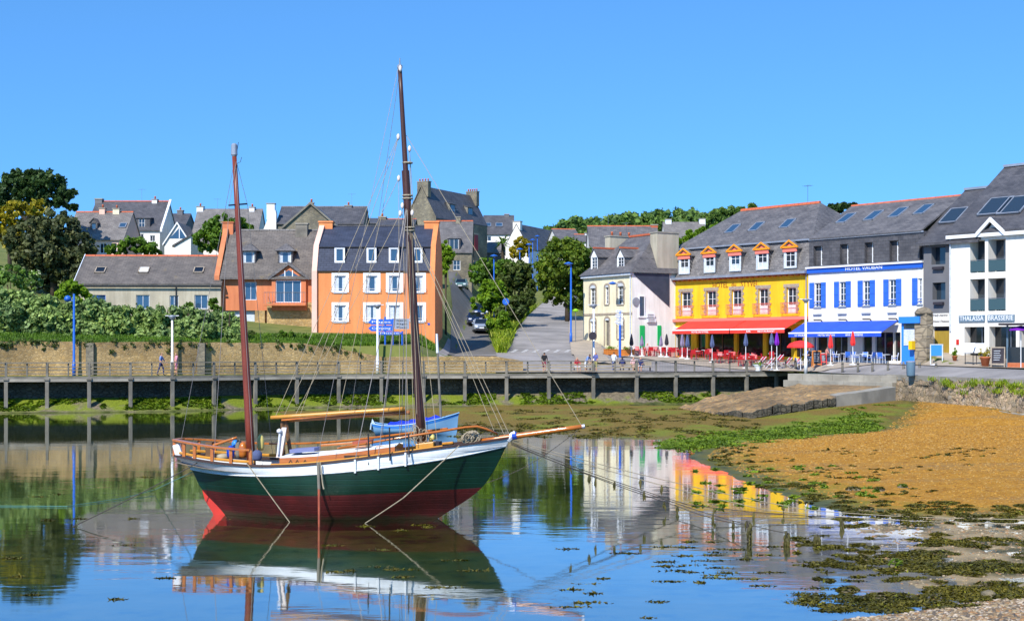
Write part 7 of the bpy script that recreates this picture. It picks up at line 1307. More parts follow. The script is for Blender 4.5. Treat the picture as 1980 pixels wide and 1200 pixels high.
# ------------------------------------------------------------------ parked cars
def car(px, pyb, D, mm, label, rz=0.0, L=4.0, Wd=1.74, tall=1.47):
    b = on_ground(px, D); b.z += 0.09; o = empty('parked_car', tuple(b), rz, label, 'car', 'cars parked along the alley'); hw = Wd/2
    sec = [(-L/2, .72, .34, .58), (-L/2+.1, .84, .26, .74), (-L/2+.45, .95, .22, .86), (-.85, .99, .2, .97), (0, 1.0, .2, 1.0), (L/2-.7, .99, .2, 1.02), (L/2-.12, .93, .26, .98), (L/2, .82, .38, .85)]; m = MB(); rings = []
    for (y, w, z0, z1) in sec:
        w *= hw; zc = z0+(z1-z0)*.55; rings.append([(-w*.88, y, z0), (-w, y, z0+.12), (-w, y, zc), (-w*.93, y, z1-.04), (-w*.78, y, z1), (w*.78, y, z1), (w*.93, y, z1-.04), (w, y, zc), (w, y, z0+.12), (w*.88, y, z0)])
    for i in range(len(rings)-1):
        for k in range(10): m.poly([rings[i][k], rings[i+1][k], rings[i+1][(k+1) % 10], rings[i][(k+1) % 10]])
    m.poly(rings[0]); m.poly(rings[-1]); body = m.build('body', M[mm], o, True, bevel=0)
    c = MB(); lo = [(-hw*.86, -.95, .94), (hw*.86, -.95, .94), (hw*.88, L/2-.22, .97), (-hw*.88, L/2-.22, .97)]; hi = [(-hw*.68, -.2, tall-.03), (hw*.68, -.2, tall-.03), (hw*.66, L/2-.75, tall-.02), (-hw*.66, L/2-.75, tall-.02)]; mid = [(-hw*.62, .5, tall+.02), (hw*.62, .5, tall+.02)]
    c.poly([lo[0], lo[1], hi[1], hi[0]], 1); c.poly([lo[1], lo[2], hi[2], hi[1]], 1); c.poly([lo[2], lo[3], hi[3], hi[2]], 1); c.poly([lo[3], lo[0], hi[0], hi[3]], 1); c.poly([hi[0], hi[1], mid[1], mid[0]], 0); c.poly([mid[0], mid[1], hi[2], hi[3]], 0); c.build('cabin', [M[mm], M['glassdark']], o)
    pil = MB()
    for s in (-1, 1):
        for (a, b2) in (((s*hw*.865, -.96, .94), (s*hw*.685, -.21, tall-.02)), ((s*hw*.885, L/2-.21, .97), (s*hw*.665, L/2-.74, tall-.01)), ((s*hw*.88, .55, .97), (s*hw*.68, .55, tall-.02))): pil.tube([a, b2], .045, 5)
    pil.build('pillars', M[mm], o)
    for s in (-1, 1):
        for y in (-L/2+.75, L/2-.75):
            t = MB().lathe([(.2, -.1), (.31, -.1), (.32, 0), (.31, .1), (.2, .1)], (s*(hw-.1), y, .31), 14, axis=(1, 0, 0)).build('wheel', M['black'], o); MB().lathe([(.05, .0), (.2, -.01), (.2, .02), (.05, .03)], (s*(hw-.02), y, .31), 12, axis=(s, 0, 0)).build('rim', M['steel'], t)
        MB().obox((s*hw*.68, -L/2+.1, .68), (.17, 0, 0), (0, .06, 0), (0, 0, .075)).build('headlight', M['polewhite'], o, bevel=.02); MB().obox((s*(hw+.06), -.75, 1.0), (.08, 0, 0), (0, .05, 0), (0, 0, .06)).build('wing_mirror', M[mm], o, bevel=.02); MB().obox((s*hw*.75, L/2-.08, .8), (.12, 0, 0), (0, .06, 0), (0, 0, .12)).build('tail_light', M['red'], o)
    MB().box(-hw*.78, hw*.78, -L/2-.02, -L/2+.08, .3, .46).build('bumper', M['charcoal'], o); MB().box(-.26, .26, -L/2-.04, -L/2-.022, .42, .53).build('number_plate', M['paintwhite'], o); MB().box(-.4, .4, -L/2-.015, -L/2+.05, .58, .66).build('grille', M['black'], o)
    return o
M['silver'] = mat('silver_car_paint', (0.42, 0.46, 0.52), rough=.25, metal=.4, coat=.5); M['navycar'] = mat('dark_blue_car_paint', (0.008, 0.02, 0.075), rough=.2, coat=.6); M['bluecar'] = mat('blue_car_paint', (0.02, 0.05, 0.16), rough=.2, coat=.6); M['greencar'] = mat('pale_green_car_paint', (0.12, 0.22, 0.20), rough=.25, coat=.5)
car(930, 645, 150, 'silver', 'silver hatchback parked nearest at the foot of the alley', R(4)); car(918, 630, 159, 'navycar', 'dark navy car parked just behind the silver hatchback', R(4)); car(930, 615, 170, 'bluecar', 'blue tall van-like car parked second from the top of the alley', R(2), 4.2, 1.8, 1.75); car(892, 590, 192, 'greencar', 'pale green car parked at the head of the alley', R(-3))
# ------------------------------------------------------------------ quay furniture
for i, px in enumerate((1629, 1659, 1687, 1717, 1747, 1778, 1810)):
    b = on_z(px, 721+i*.75, 2.62); o = empty('bollard', (b.x, b.y, 2.6), 0, ['wooden bollard leftmost in the row above the steps', 'wooden bollard second from left above the steps', 'wooden bollard third from left above the steps', 'wooden bollard fourth from left above the steps', 'wooden bollard just left of the grey bin', 'wooden bollard just right of the grey bin', 'wooden bollard rightmost, by the blue board'][i], 'bollard', 'bollards on the quay'); MB().tube([(0, 0, -.1), (0, 0, .9), (0, 0, .97)], [.09, .085, .06], 9).build('post', M['weathered'], o, True); MB().lathe([(.098, 0), (.098, .06)], (0, 0, .72), 9).build('band', M['charcoal'], o)
b = on_z(1761, 727, 2.62); o = empty('litter_bin', (b.x, b.y, 2.6), 0, 'blue-grey litter bin standing on the quay edge', 'bin'); bn = mat('blue_grey_plastic', (0.13, 0.22, 0.30), rough=.5); MB().lathe([(.24, 0), (.29, .1), (.32, .95), (.33, 1.0), (.28, 1.0)], (0, 0, 0), 16).build('body', bn, o, True); MB().lathe([(.34, 0), (.34, .05), (.2, .1)], (0, 0, .99), 16).build('rim', M['zinc'], o)
def G(px, D): 
    p = on_ground(px, D); return (p.x, p.y, p.z+.1)
def aboard(px, py0, py1, D, w, frame, label, face='charcoal', rz=0.0):
    b = G(px, D); h = (py1-py0)/F*D; o = empty('chalkboard', b, rz, label, 'chalkboard'); 
    for s in (-1, 1):
        f_ = MB()
        for (x0, x1, z0, z1) in ((-w/2, -w/2+.07, 0, h), (w/2-.07, w/2, 0, h), (-w/2+.07, w/2-.07, h-.08, h), (-w/2+.07, w/2-.07, .2, .28)): f_.prism([(x0, s*(.32-.3*z0/h), z0), (x1, s*(.32-.3*z0/h), z0), (x1, s*(.32-.3*z1/h), z1), (x0, s*(.32-.3*z1/h), z1)], (0, .04, 0))
        f_.build('frame', M[frame], o); MB().prism([(-w/2+.07, s*(.32-.3*.28/h)+.01, .28), (w/2-.07, s*(.32-.3*.28/h)+.01, .28), (w/2-.07, s*.03+.01, h-.08), (-w/2+.07, s*.03+.01, h-.08)], (0, .02, 0)).build('slate_panel', M[face], o)
    for i in range(5): z = h*(.35+.11*i); MB().box(-w*.3, w*(.12+.05*(i % 3)), -(.32-.3*z/h)-.012, -(.32-.3*z/h)-.004, z, z+.04).build('chalk_line', M['curtain'], o)
    return o
aboard(1579, 665, 697, 117.5, .75, 'planter', 'orange framed chalkboard between the two hotels'); aboard(1592, 677, 698, 117.2, .5, 'red', 'small red framed chalkboard beside the orange one'); aboard(1930, 674, 713, 104.5, 1.0, 'quoin', 'large wooden easel chalkboard outside the brasserie', 'charcoal', R(-25))
def parasol(px, ptop, pbot, D, mm, label, base='polewhite', r=.22):
    b = G(px, D); o = empty('closed_parasol', b, 0, label, 'parasol', 'closed parasols on the terraces'); h = H-(ptop-HY)/F*D-b[2]; zb = H-(pbot-HY)/F*D-b[2]; MB().tube([(0, 0, 0), (0, 0, h)], .03, 8).build('pole', M[base], o); n = 12; m = MB(); prof = [(.03, h), (.09, h-.15), (r*.75, zb+(h-zb)*.5), (r, zb+.2), (r*.7, zb)]
    for i in range(len(prof)-1):
        for k in range(n):
            def q(i, k): rr = prof[i][0]*(1 if k % 2 else .72); a = 6.283*k/n; return (rr*math.cos(a), rr*math.sin(a), prof[i][1])
            m.poly([q(i, k), q(i, k+1), q(i+1, k+1), q(i+1, k)])
    m.build('furled_canvas', M[mm], o); MB().lathe([(.3, 0), (.3, .06), (.06, .1), (.06, .3)], (0, 0, 0), 12).build('base', M['paintwhite'], o); return o
for a in ((1221,645,668,130,'charcoal','charcoal closed parasol leftmost, by the orange planters'),(1241,649,669,131,'lilac','pinkish closed parasol in front of the first green shutter'),(1278,649,669,131.5,'lilac','closed parasol in front of the second green shutter'),(1289,645,667,131,'charcoal','charcoal closed parasol at the corner of the yellow hotel'),(1319,646,669,130,'lilac','lilac-grey closed parasol under the left red awning’s corner'),(1329,648,670,129,'navy','slate blue closed parasol beside the lilac-grey one'),(1377,647,671,127,'navy','slate blue closed parasol in the middle of the left red awning'),(1442,644,668,123,'navy','slate blue closed parasol where the two red awnings meet'),(1492,643,666,120.5,'navy','slate blue closed parasol under the right red awning'),(1502,642,667,119.5,'purple','purple closed parasol under the right red awning'),(1606,646,673,115.5,'umbred','red closed parasol left one before the white hotel'),(1649,640,668,112.8,'umbred','larger red closed parasol right one before the white hotel')): parasol(*a)
b = G(1548, 118.5); o = empty('open_parasol', b, 0, 'open red parasol beside the white lamp post', 'parasol'); MB().tube([(0, 0, 0), (0, 0, 2.5)], .035, 8).build('pole', M['polewhite'], o); m = MB(); n = 8; prof = [(.02, 2.55), (.5, 2.48), (.95, 2.28), (1.15, 2.05), (1.15, 1.93)]
for i in range(4):
    for k in range(n): q = lambda i, k: (prof[i][0]*math.cos(6.283*k/n), prof[i][0]*math.sin(6.283*k/n), prof[i][1]); m.poly([q(i, k), q(i, k+1), q(i+1, k+1), q(i+1, k)])
m.build('canvas', M['umbred'], o); MB().lathe([(.3, 0), (.3, .08), (.05, .1)], (0, 0, 0), 12).build('base', M['zinc'], o)
b = G(1974, 103.5); o = empty('open_parasol', b, 0, 'purple parasol at the right edge outside the brasserie', 'parasol'); MB().tube([(0, 0, 0), (0, 0, 3.05)], .035, 8).build('pole', M['polewhite'], o); m = MB(); prof = [(.02, 3.1), (.45, 3.0), (.85, 2.8), (.85, 2.72)]
for i in range(3):
    for k in range(n): m.poly([q(i, k), q(i, k+1), q(i+1, k+1), q(i+1, k)])
m.build('canvas', M['purple'], o)
# chairs and tables
def chair_mesh(seat, frame, kind):
    m = MB()
    if kind == 'deck':
        for s in (-.27, .27): m.tube([(s, -.45, 0), (s, .45, .95)], .03, 4, 1); m.tube([(s, .4, 0), (s, -.35, .5)], .03, 4, 1)
        for i in range(6): t0, t1 = i/6, (i+1)/6; z = lambda t: .42-.16*math.sin(t*3.0)+.53*t*t; m.poly([(-.25, -.4+.85*t0, z(t0)), (.25, -.4+.85*t0, z(t0)), (.25, -.4+.85*t1, z(t1)), (-.25, -.4+.85*t1, z(t1))], 0)
    else:
        m.box(-.23, .23, -.22, .22, .43, .47, 0); m.prism([(-.22, .2, .52), (.22, .2, .52), (.2, .3, .9), (-.2, .3, .9)], (0, .03, 0), 0)
        for sx in (-.21, .21): m.tube([(sx, -.2, .66), (sx*1.1, -.24, 0)], .022, 4, 1); m.tube([(sx, .2, 0), (sx, .2, .45), (sx*.95, .3, .9)], .022, 4, 1); m.tube([(sx*1.1, -.22, .66), (sx*1.1, .24, .66)], .025, 4, 1)
    return m.build('chair', [M[seat], M[frame]], None, fixn=False)
protos = {}
def put_chair(key, loc, rz, label, group):
    if key not in protos: protos[key] = {'red': lambda: chair_mesh('crimson', 'crimson', 'std'), 'blue': lambda: chair_mesh('shutter', 'polewhite', 'std'), 'dark': lambda: chair_mesh('charcoal', 'steel', 'std'), 'deck': lambda: chair_mesh('maroon2' if 'maroon2' in M else (M.setdefault('maroon2', mat('crimson_sling', (0.42, 0.012, 0.06), rough=.8)) and 'maroon2'), 'polewhite', 'deck'), 'lime': lambda: chair_mesh('lime', 'lime', 'std'), 'white': lambda: chair_mesh('paintwhite', 'paintwhite', 'std')}[key](); o = protos[key]
    else: o = protos[key].copy(); COL.objects.link(o)
    o.location = loc; o.rotation_euler = (0, 0, rz); return tag(o, label, 'chair', group)
def table(loc, label, group, r=.38, mm='paintwhite'):
    o = empty('cafe_table', loc, 0, label, 'table', group); MB().lathe([(r, 0), (r, .03)], (0, 0, .72), 14).build('table_top', M[mm], o); MB().tube([(0, 0, 0), (0, 0, .72)], .03, 6).build('leg', M['steel'], o); MB().lathe([(.22, 0), (.22, .03), (.04, .05)], (0, 0, 0), 10).build('base', M['steel'], o); return o
def W2(f, x, y): 
    p = f.world(x, y, 0); return (p.x, p.y, gzf(p.x, p.y)+.115)
M['lime'] = mat('lime_chair_plastic', (0.30, 0.62, 0.02), rough=.4)
ORD = ['first', 'second', 'third', 'fourth', 'fifth', 'sixth', 'seventh', 'eighth']; ROW = ['back', 'middle', 'front']
for row, (yy, x0, n) in enumerate(((-1.7, 1.4, 6), (-3.6, .6, 6), (-5.5, 1.0, 6))):
    for i in range(n):
        x = x0+i*2.75+random.uniform(-.2, .2); table(W2(hy, x, yy), 'white topped table, %s from left in the %s row before the yellow hotel' % (ORD[i], ROW[row]), 'tables under the red awnings')
        for k in range(4):
            if random.random() < .12: continue
            a = k*math.pi/2+.6+random.uniform(-.3, .3); put_chair('red', W2(hy, x+.72*math.cos(a), yy+.72*math.sin(a)), hy.a+a-math.pi/2+random.uniform(-.2, .2), 'red plastic chair at the %s table from left in the %s row' % (ORD[i], ROW[row]), 'red chairs of the terrace')
for i in range(4):
    x, yy = -4.6+i*1.5, -1.2-.4*i; table(W2(hy, x, yy), 'small table, %s from left among the dark chairs by the gable' % ORD[i], 'tables before the white gable')
    for k in range(3): a = k*2.1+.4; put_chair('dark', W2(hy, x+.65*math.cos(a), yy+.65*math.sin(a)), hy.a+a-math.pi/2, 'dark metal chair at the %s table from left by the white gable' % ORD[i], 'dark chairs before the gable')
for i in range(5): put_chair('deck', W2(hy, 16.2+i*.95, -4.6+.05*i), hy.a+R(-20), 'crimson sling deck chair, %s from left in its row' % ORD[i], 'deck chairs in a row')
for i in range(5):
    x, yy = 2.8+i*2.05, -3.6-.15*(i % 2); table(W2(hb, x, yy), 'small table, %s from left before the white hotel' % ORD[i], 'tables before the white hotel')
    for k in range(3): a = k*2.1+i*.7; put_chair('blue', W2(hb, x+.72*math.cos(a), yy+.72*math.sin(a)), hb.a+a-math.pi/2, 'blue chair with white frame at the %s table from left' % ORD[i], 'blue chairs of the terrace')
for (px, py, y, key, lab) in ((1898,520,.3,'lime','lime green chair on the upper left loggia'), (1892,594,.3,'white','white stool-like chair on the lower left loggia'), (1938,594,.3,'white','white chair on the lower right loggia')): x, z = hbz.fp(px, py, y); put_chair(key, tuple(hbz.world(x, y, (fz(1879, 528) if py < 560 else fz(1879, 602))+.02)), hbz.a+2.5, lab, 'chairs on the loggias')
for (px, D, lab) in ((1181, 131.5, 'orange wooden planter left of the blue sign post'), (1213, 130.5, 'orange wooden planter right of the blue sign post')):
    o = empty('planter', G(px, D), R(25), lab, 'planter', 'orange planters'); MB().box(-.55, .55, -.4, .4, 0, .55).build('box', M['planter'], o, bevel=.02); MB().box(-.58, .58, -.43, .43, .552, .6).build('rim', M['planter'], o); V, Fq = leaf_mesh(rng.normal(size=(20, 3))*[.3, .2, .05]+[0, 0, .65], np.full(20, .15), 14, .07); tag(np_mesh('plant', V, Fq, LEAF['bright'], o), kind='stuff')
for (px, D, r, lab) in ((1846, 108.5, .2, 'small terracotta pot by the ochre doorway'), (1905, 105, .36, 'large terracotta pot with shrub before the brasserie')):
    o = empty('flower_pot', G(px, D), 0, lab, 'plant pot', 'terracotta pots'); MB().lathe([(r*.65, 0), (r, r*1.7), (r*1.1, r*1.75), (r*1.1, r*2), (r*.8, r*2)], (0, 0, 0), 14).build('pot', M['terracotta'], o, True); V, Fq = leaf_mesh(rng.normal(size=(16, 3))*[r*.5, r*.5, r*.6]+[0, 0, r*3], np.full(16, r*.5), 20, .08); tag(np_mesh('plant', V, Fq, LEAF['gold' if r > .3 else 'bright'], o), kind='stuff')
o = empty('flower_bowl', G(1466, 117), 0, 'white flower bowl behind the boardwalk railing', 'plant pot'); MB().lathe([(.2, 0), (.25, .05), (.12, .15), (.45, .5), (.47, .55), (.4, .53)], (0, 0, 0), 16).build('bowl', M['polewhite'], o, True); V, Fq = leaf_mesh(rng.normal(size=(14, 3))*[.2, .2, .05]+[0, 0, .6], np.full(14, .12), 14, .06); tag(np_mesh('plant', V, Fq, LEAF['bright'], o), kind='stuff')
for px, lab in ((1873, 'white menu lectern left one before the brasserie window'), (1895, 'white menu lectern right one before the brasserie window')):
    o = empty('menu_stand', G(px, 106), R(-38), lab, 'menu stand', 'menu stands'); MB().obox((0, 0, 1.25), (.42, 0, 0), (0, .3, .36), (0, -.02, .02)).build('panel', M['paintwhite'], o)
    for s in (-.3, .3): MB().tube([(s, .1, 0), (s, .1, 1.2)], .03, 6).build('leg', M['charcoal'], o)
o = empty('blue_board', G(1811, 110), R(-30), 'blue notice board on a white base before the ochre doorway', 'sign board'); MB().box(-.42, .42, -.04, .04, .75, 1.6).build('panel', M['skyblue'], o); f_ = MB(); f_.box(-.5, -.42, -.05, .05, .1, 1.66); f_.box(.42, .5, -.05, .05, .1, 1.66); f_.box(-.42, .42, -.05, .05, 1.6, 1.66); f_.build('frame', M['curtain'], o); MB().lathe([(.5, 0), (.5, .06), (.2, .12)], (0, 0, 0), 14).build('base', M['polewhite'], o)
p = on_ground(1946, 104.5); o = empty('glass_screen', (p.x, p.y, p.z+.1), hbz.a, 'dark framed glass windbreak of the brasserie terrace', 'screen'); MB().box(0, .1, 0, .1, 0, 3.1).build('post', M['signgrey'], o); MB().box(.1, 4.6, .03, .06, .35, 1.5).build('pane', M['glass'], o); MB().box(-.1, 4.8, -.9, .2, 3.103, 3.25).build('roof_edge', M['charcoal'], o); MB().box(.1, 4.6, -.02, .1, 0, .34).build('plinth', M['terracotta'], o)
# benches on the boardwalk
for i, px in enumerate((1128, 1205, 1246)):
    d = deckp(px); o = empty('bench', (d.x, d.y+1.9, DECK_Z), 0, ['slatted bench on the boardwalk beside the white lamp post', 'slatted bench on the boardwalk below the orange planters', 'slatted bench rightmost of three on the boardwalk'][i], 'bench', 'boardwalk benches')
    for k in range(3): MB().box(-.8, .8, -.24+.17*k, -.11+.17*k, .43, .47).build('seat_slat', M['railwood'], o)
    for k in range(2): MB().box(-.8, .8, .27, .31, .58+.16*k, .69+.16*k).build('back_slat', M['railwood'], o)
    for s in (-.65, .65): MB().box(s-.04, s+.04, -.22, .3, -.02, .42).build('leg', M['charcoal'], o)
# ------------------------------------------------------------------ people
def person(loc, rz, pose, cols, label, h=1.72):
    k = h/1.72; J = {}; lean = {'stand': 0, 'walk': .04, 'sit': .08, 'bend': .55}[pose]; hipz = {'stand': .92, 'walk': .9, 'sit': .5, 'bend': .88}[pose]
    J['pelvis'] = (0, 0, hipz); c, s = math.cos(lean), math.sin(lean); up = lambda d, x=0, f=0: (x, -(d*s)-f*c, hipz+d*c-f*s*.5)
    J['waist'] = up(.16); J['chest'] = up(.38); J['neck'] = up(.54); J['chin'] = up(.60, 0, .02); J['crown'] = up(.76, 0, .02)
    for sd, nm in ((-1, 'l'), (1, 'r')):
        J['sh'+nm] = up(.49, sd*.17); sw = sd*(.18 if pose == 'walk' else .03)
        J['el'+nm] = (sd*.24, J['sh'+nm][1]-sw*.5-(.06 if pose != 'sit' else .12), J['sh'+nm][2]-.27); J['wr'+nm] = (sd*(.24 if pose != 'sit' else .16), J['el'+nm][1]-(.1+abs(sw)*.6 if pose in ('stand', 'walk') else .22), J['el'+nm][2]-(.22 if pose != 'sit' else .06)); J['hd'+nm] = (J['wr'+nm][0]*.95, J['wr'+nm][1]-.04, J['wr'+nm][2]-.1*(1 if pose != 'sit' else .2)); J['th'+nm] = (J['wr'+nm][0]*.8, J['wr'+nm][1]-.06, J['wr'+nm][2]-.03)
        st = sd*(.24 if pose == 'walk' else .02); J['hp'+nm] = (sd*.1, 0, hipz-.05)
        if pose == 'sit': J['kn'+nm] = (sd*.12, -.44, .5); J['an'+nm] = (sd*.12, -.46, .08)
        else: J['kn'+nm] = (sd*.1, -st*.6-.03, .48); J['an'+nm] = (sd*.1, -st*.9+.05*(pose == 'walk'), .08)
        J['to'+nm] = (J['an'+nm][0], J['an'+nm][1]-.17, .035)
    Rd = dict(pelvis=.135, waist=.125, chest=.15, neck=.055, chin=.075, crown=.085); 
    for nm in 'lr': Rd.update({'sh'+nm: .07, 'el'+nm: .046, 'wr'+nm: .032, 'hd'+nm: .03, 'th'+nm: .014, 'hp'+nm: .095, 'kn'+nm: .065, 'an'+nm: .045, 'to'+nm: .035})
    E = [('pelvis','waist',1),('waist','chest',1),('chest','neck',1),('neck','chin',0),('chin','crown',3)]
    for nm in 'lr': E += [('chest','sh'+nm,1),('sh'+nm,'el'+nm,1),('el'+nm,'wr'+nm,0),('wr'+nm,'hd'+nm,0),('wr'+nm,'th'+nm,0),('pelvis','hp'+nm,2),('hp'+nm,'kn'+nm,2),('kn'+nm,'an'+nm,4),('an'+nm,'to'+nm,5)]
    names = list(J); me = bpy.data.meshes.new('person'); me.from_pydata([tuple(x*k for x in J[n]) for n in names], [(names.index(a), names.index(b)) for a, b, _ in E], []); ob = bpy.data.objects.new('tmp_person', me)
    md = ob.modifiers.new('skin', 'SKIN'); md.use_smooth_shade = True
    for i, n in enumerate(names): me.skin_vertices[0].data[i].radius = (Rd[n]*k*(1.15 if n in ('chest', 'pelvis', 'waist') else 1), Rd[n]*k*(.8 if n in ('chest', 'waist') else 1)); me.skin_vertices[0].data[i].use_root = (n == 'pelvis')
    sb = ob.modifiers.new('sub', 'SUBSURF'); sb.levels = 1; sb.render_levels = 1
    m2 = to_mesh(ob); m2.materials.clear()
    sk = M['skin'] if 'skin' in M else M.setdefault('skin', mat('skin', (0.52, 0.27, 0.17), rough=.6)); hr = M['hair'] if 'hair' in M else M.setdefault('hair', mat('brown_hair', (0.05, 0.025, 0.012), rough=.7)); cm = lambda c: M.get('cloth%s' % (c,)) or M.setdefault('cloth%s' % (c,), mat('cloth', c, tuple(x*.8 for x in c), 5, .9))
    for mm in (sk, cm(cols[0]), cm(cols[1]), hr, sk if cols[2] else cm(cols[1]), M['charcoal']): m2.materials.append(mm)
    segs = [(np.array(J[a])*k, np.array(J[b])*k, t) for a, b, t in E]
    n_ = len(m2.polygons); cen = np.zeros(n_*3); m2.polygons.foreach_get('center', cen); cen = cen.reshape(-1, 3); best = np.full(n_, 1e9); mi = np.zeros(n_, np.int32)
    for a_, b_, t_ in segs:                                  # each face takes the cloth of its nearest limb
        ab = b_-a_; u = np.clip((cen-a_)@ab/(ab@ab+1e-9), 0, 1); dd = np.linalg.norm(cen-a_-u[:, None]*ab, axis=1); k_ = dd < best; best[k_] = dd[k_]; mi[k_] = t_
    mi[(mi == 3) & (cen[:, 1] < J['crown'][1]*k) & (cen[:, 2] < J['crown'][2]*k+.01)] = 0
    m2.polygons.foreach_set('material_index', mi); m2.polygons.foreach_set('use_smooth', np.ones(n_, bool)); m2.update()
    o = bpy.data.objects.new('person', m2); COL.objects.link(o); o.location = loc; o.rotation_euler = (0, 0, rz); return tag(o, label, 'person')
dk_ = lambda px, e=1.2: (deckp(px).x, deckp(px).y+e, DECK_Z-.01)
blk, blu, wht, pnk, nvy, red_, bge, dk = (.012,.012,.015), (.22,.33,.62), (.68,.70,.75), (.75,.30,.38), (.03,.04,.14), (.45,.03,.05), (.42,.33,.22), (.03,.03,.04)
person(dk_(301, 1.5), R(90), 'walk', (blu, nvy, 0), 'walker in light blue top on the left boardwalk'); person(dk_(331, 1.6), R(-60), 'stand', (pnk, pnk, 1), 'person in pink beside the white lamp post'); person(dk_(1053, 1.0), R(170), 'walk', (blk, (.25,.05,.08), 1), 'walker in black top carrying a bag at the street mouth')
person(dk_(1134, .9), R(60), 'bend', (blu, wht, 1), 'person in pale blue bending over beside the bench'); person(dk_(1117, 1.5), R(20), 'sit', (red_, wht, 1), 'seated person in dark red at the left bench end'); person(dk_(1154, 1.4), R(-40), 'stand', ((.10,.12,.35), (.35,.36,.12), 1), 'person in dark blue top behind the white lamp post'); person(dk_(1189, 1.2), R(150), 'stand', (wht, (.12,.15,.3), 0), 'person in white shirt standing between the benches')
person((dk_(1207)[0], dk_(1207)[1]+.7, DECK_Z), R(180), 'sit', (nvy, bge, 1), 'seated person in navy on the middle bench'); person((dk_(1228)[0], dk_(1228)[1]+.6, DECK_Z), R(10), 'sit', ((.72,.45,.45), bge, 1), 'seated person in pale pink between the benches'); person((dk_(1243)[0], dk_(1243)[1]+.7, DECK_Z), R(-15), 'sit', (nvy, wht, 1), 'seated person in navy and white on the right bench')
for (f_, x, yy, rz, cl, lab) in ((hy, 2.3, -5.0, .6, ((.55,.4,.4), nvy, 1), 'seated guest with bare legs at the left terrace table'), (hb, 3.6, -4.1, -.4, (blk, (.2,.3,.5), 1), 'seated guest in black beside the left red parasol'), (hb, 5.4, -4.2, 2.6, ((.6,.25,.2), dk, 1), 'seated guest in salmon top beside the larger red parasol')): person(W2(f_, x, yy), f_.a+rz, 'sit', cl, lab)
# ------------------------------------------------------------------ shingle, weed and stones in the foreground
def stones(name, n, poly, size, mats_, label, zlift=0.0, cond=None, flat=.6, kind='stuff'):
    P = np.array([(p.x, p.y) for p in poly]); lo, hi = P.min(0), P.max(0); lo = np.maximum(lo, [-12, 16]); hi = np.minimum(hi, [36, 100]); q = lo + (hi-lo)*rng.random((n*4, 2)); d = sdf(poly, q[:, 0], q[:, 1])
    keep = d > 0
    if cond is not None: keep &= cond(q[:, 0], q[:, 1], d)
    q = q[keep][:n]; N = len(q); s = size*(.35+rng.random(N)**2.2*1.3)*np.clip(q[:, 1]/40, .7, 1.6); z = bed(q[:, 0], q[:, 1])
    base = np.array([(1,0,0),(.5,.87,0),(-.5,.87,0),(-1,0,0),(-.5,-.87,0),(.5,-.87,0),(.45,.3,.75),(-.45,.35,.8),(0,-.5,.75)]); a = rng.random(N)*6.28; ca, sa = np.cos(a)[:, None], np.sin(a)[:, None]
    jit = base[None]*(1+rng.normal(size=(N, 9, 1))*.16); el = 1+.5*rng.random(N)[:, None]
    x = (jit[:, :, 0]*ca*el-jit[:, :, 1]*sa)*s[:, None]+q[:, 0:1]; y = (jit[:, :, 0]*sa*el+jit[:, :, 1]*ca)*s[:, None]+q[:, 1:2]; zz = jit[:, :, 2]*s[:, None]*flat*1.3+z[:, None]+zlift-.2*s[:, None]
    V = np.stack([x, y, zz], -1).reshape(-1, 3); T = np.array([(0,1,6),(1,2,7),(1,7,6),(2,3,7),(3,4,8),(3,8,7),(4,5,8),(5,0,6),(5,6,8),(6,7,8)]); Fq = (np.arange(N)[:, None, None]*9+T[None]).reshape(-1, 3)
    o = np_mesh(name, V, Fq, mats_, None, False, np.repeat(rng.integers(0, len(mats_), N), 10)); return tag(o, label, 'shingle', kind=kind)
PM = [mat('pebble_%d' % i, c, rough=.75) for i, c in enumerate([(.30,.22,.12),(.22,.15,.08),(.38,.29,.18),(.14,.10,.06),(.29,.16,.07),(.45,.37,.28),(.10,.08,.06)])]
SM = [mat('shell_sand_%d' % i, c, rough=.85) for i, c in enumerate([(.40,.185,.017),(.31,.14,.012),(.45,.24,.04),(.20,.085,.008),(.33,.155,.02),(.40,.24,.07)])]
near = zp([(1500,1300),(1560,1215),(1640,1196),(1750,1186),(1860,1168),(1990,1148),(2120,1135),(2120,1300)])
stones('pebbles', 9000, near, .05, PM, 'multicoloured pebbles of the near shore'); stones('shingle', 42000, SAND, .026, SM, 'rust brown shingle covering the beach', cond=lambda x, y, d: (bed(x, y) > .0) & (x < 33), flat=.55)
stones('flat_pebbles', 7000, FLAT, .035, PM[:5], 'scattered small stones on the tidal flat', cond=lambda x, y, d: (rng.random(len(x)) < .8) & (bed(x, y) > -.01))
WEED = foliage('bladderwrack', (0.035, 0.036, 0.004), (0.13, 0.115, 0.012), .15, (0.20, 0.22, 0.02)); WEEDG = foliage('green_weed', (0.07, 0.13, 0.008), (0.17, 0.26, 0.015), .2)
def weed_patch(c, rx, ry, h, n, size=.05):
    a = rng.random(n)*6.283; r = np.sqrt(rng.random(n)); x = c[0]+rx*r*np.cos(a); y = c[1]+ry*r*np.sin(a); z = np.maximum(bed(x, y), -.02)+h*(1-r**2)*(.6+.6*rng.random(n)); return np.stack([x, y, z], 1)
def frond_mesh(P, size):
    N = len(P); a = rng.random(N)*6.283; t = np.stack([np.cos(a), np.sin(a), rng.normal(size=N)*.35], 1); nrm = np.stack([rng.normal(size=N)*.6, rng.normal(size=N)*.6, np.ones(N)], 1); b = np.cross(nrm, t); b /= np.linalg.norm(b, axis=1)[:, None]; s = size*(.5+rng.random((N, 1)))
    return np.stack([P-t*s, P-b*s*.4, P+t*s, P+b*s*.4], 1).reshape(-1, 3), np.arange(N*4).reshape(N, 4)
P = []
def px_w(px, py): q = on_z(px, py); return (q.x, q.y)
pat = []
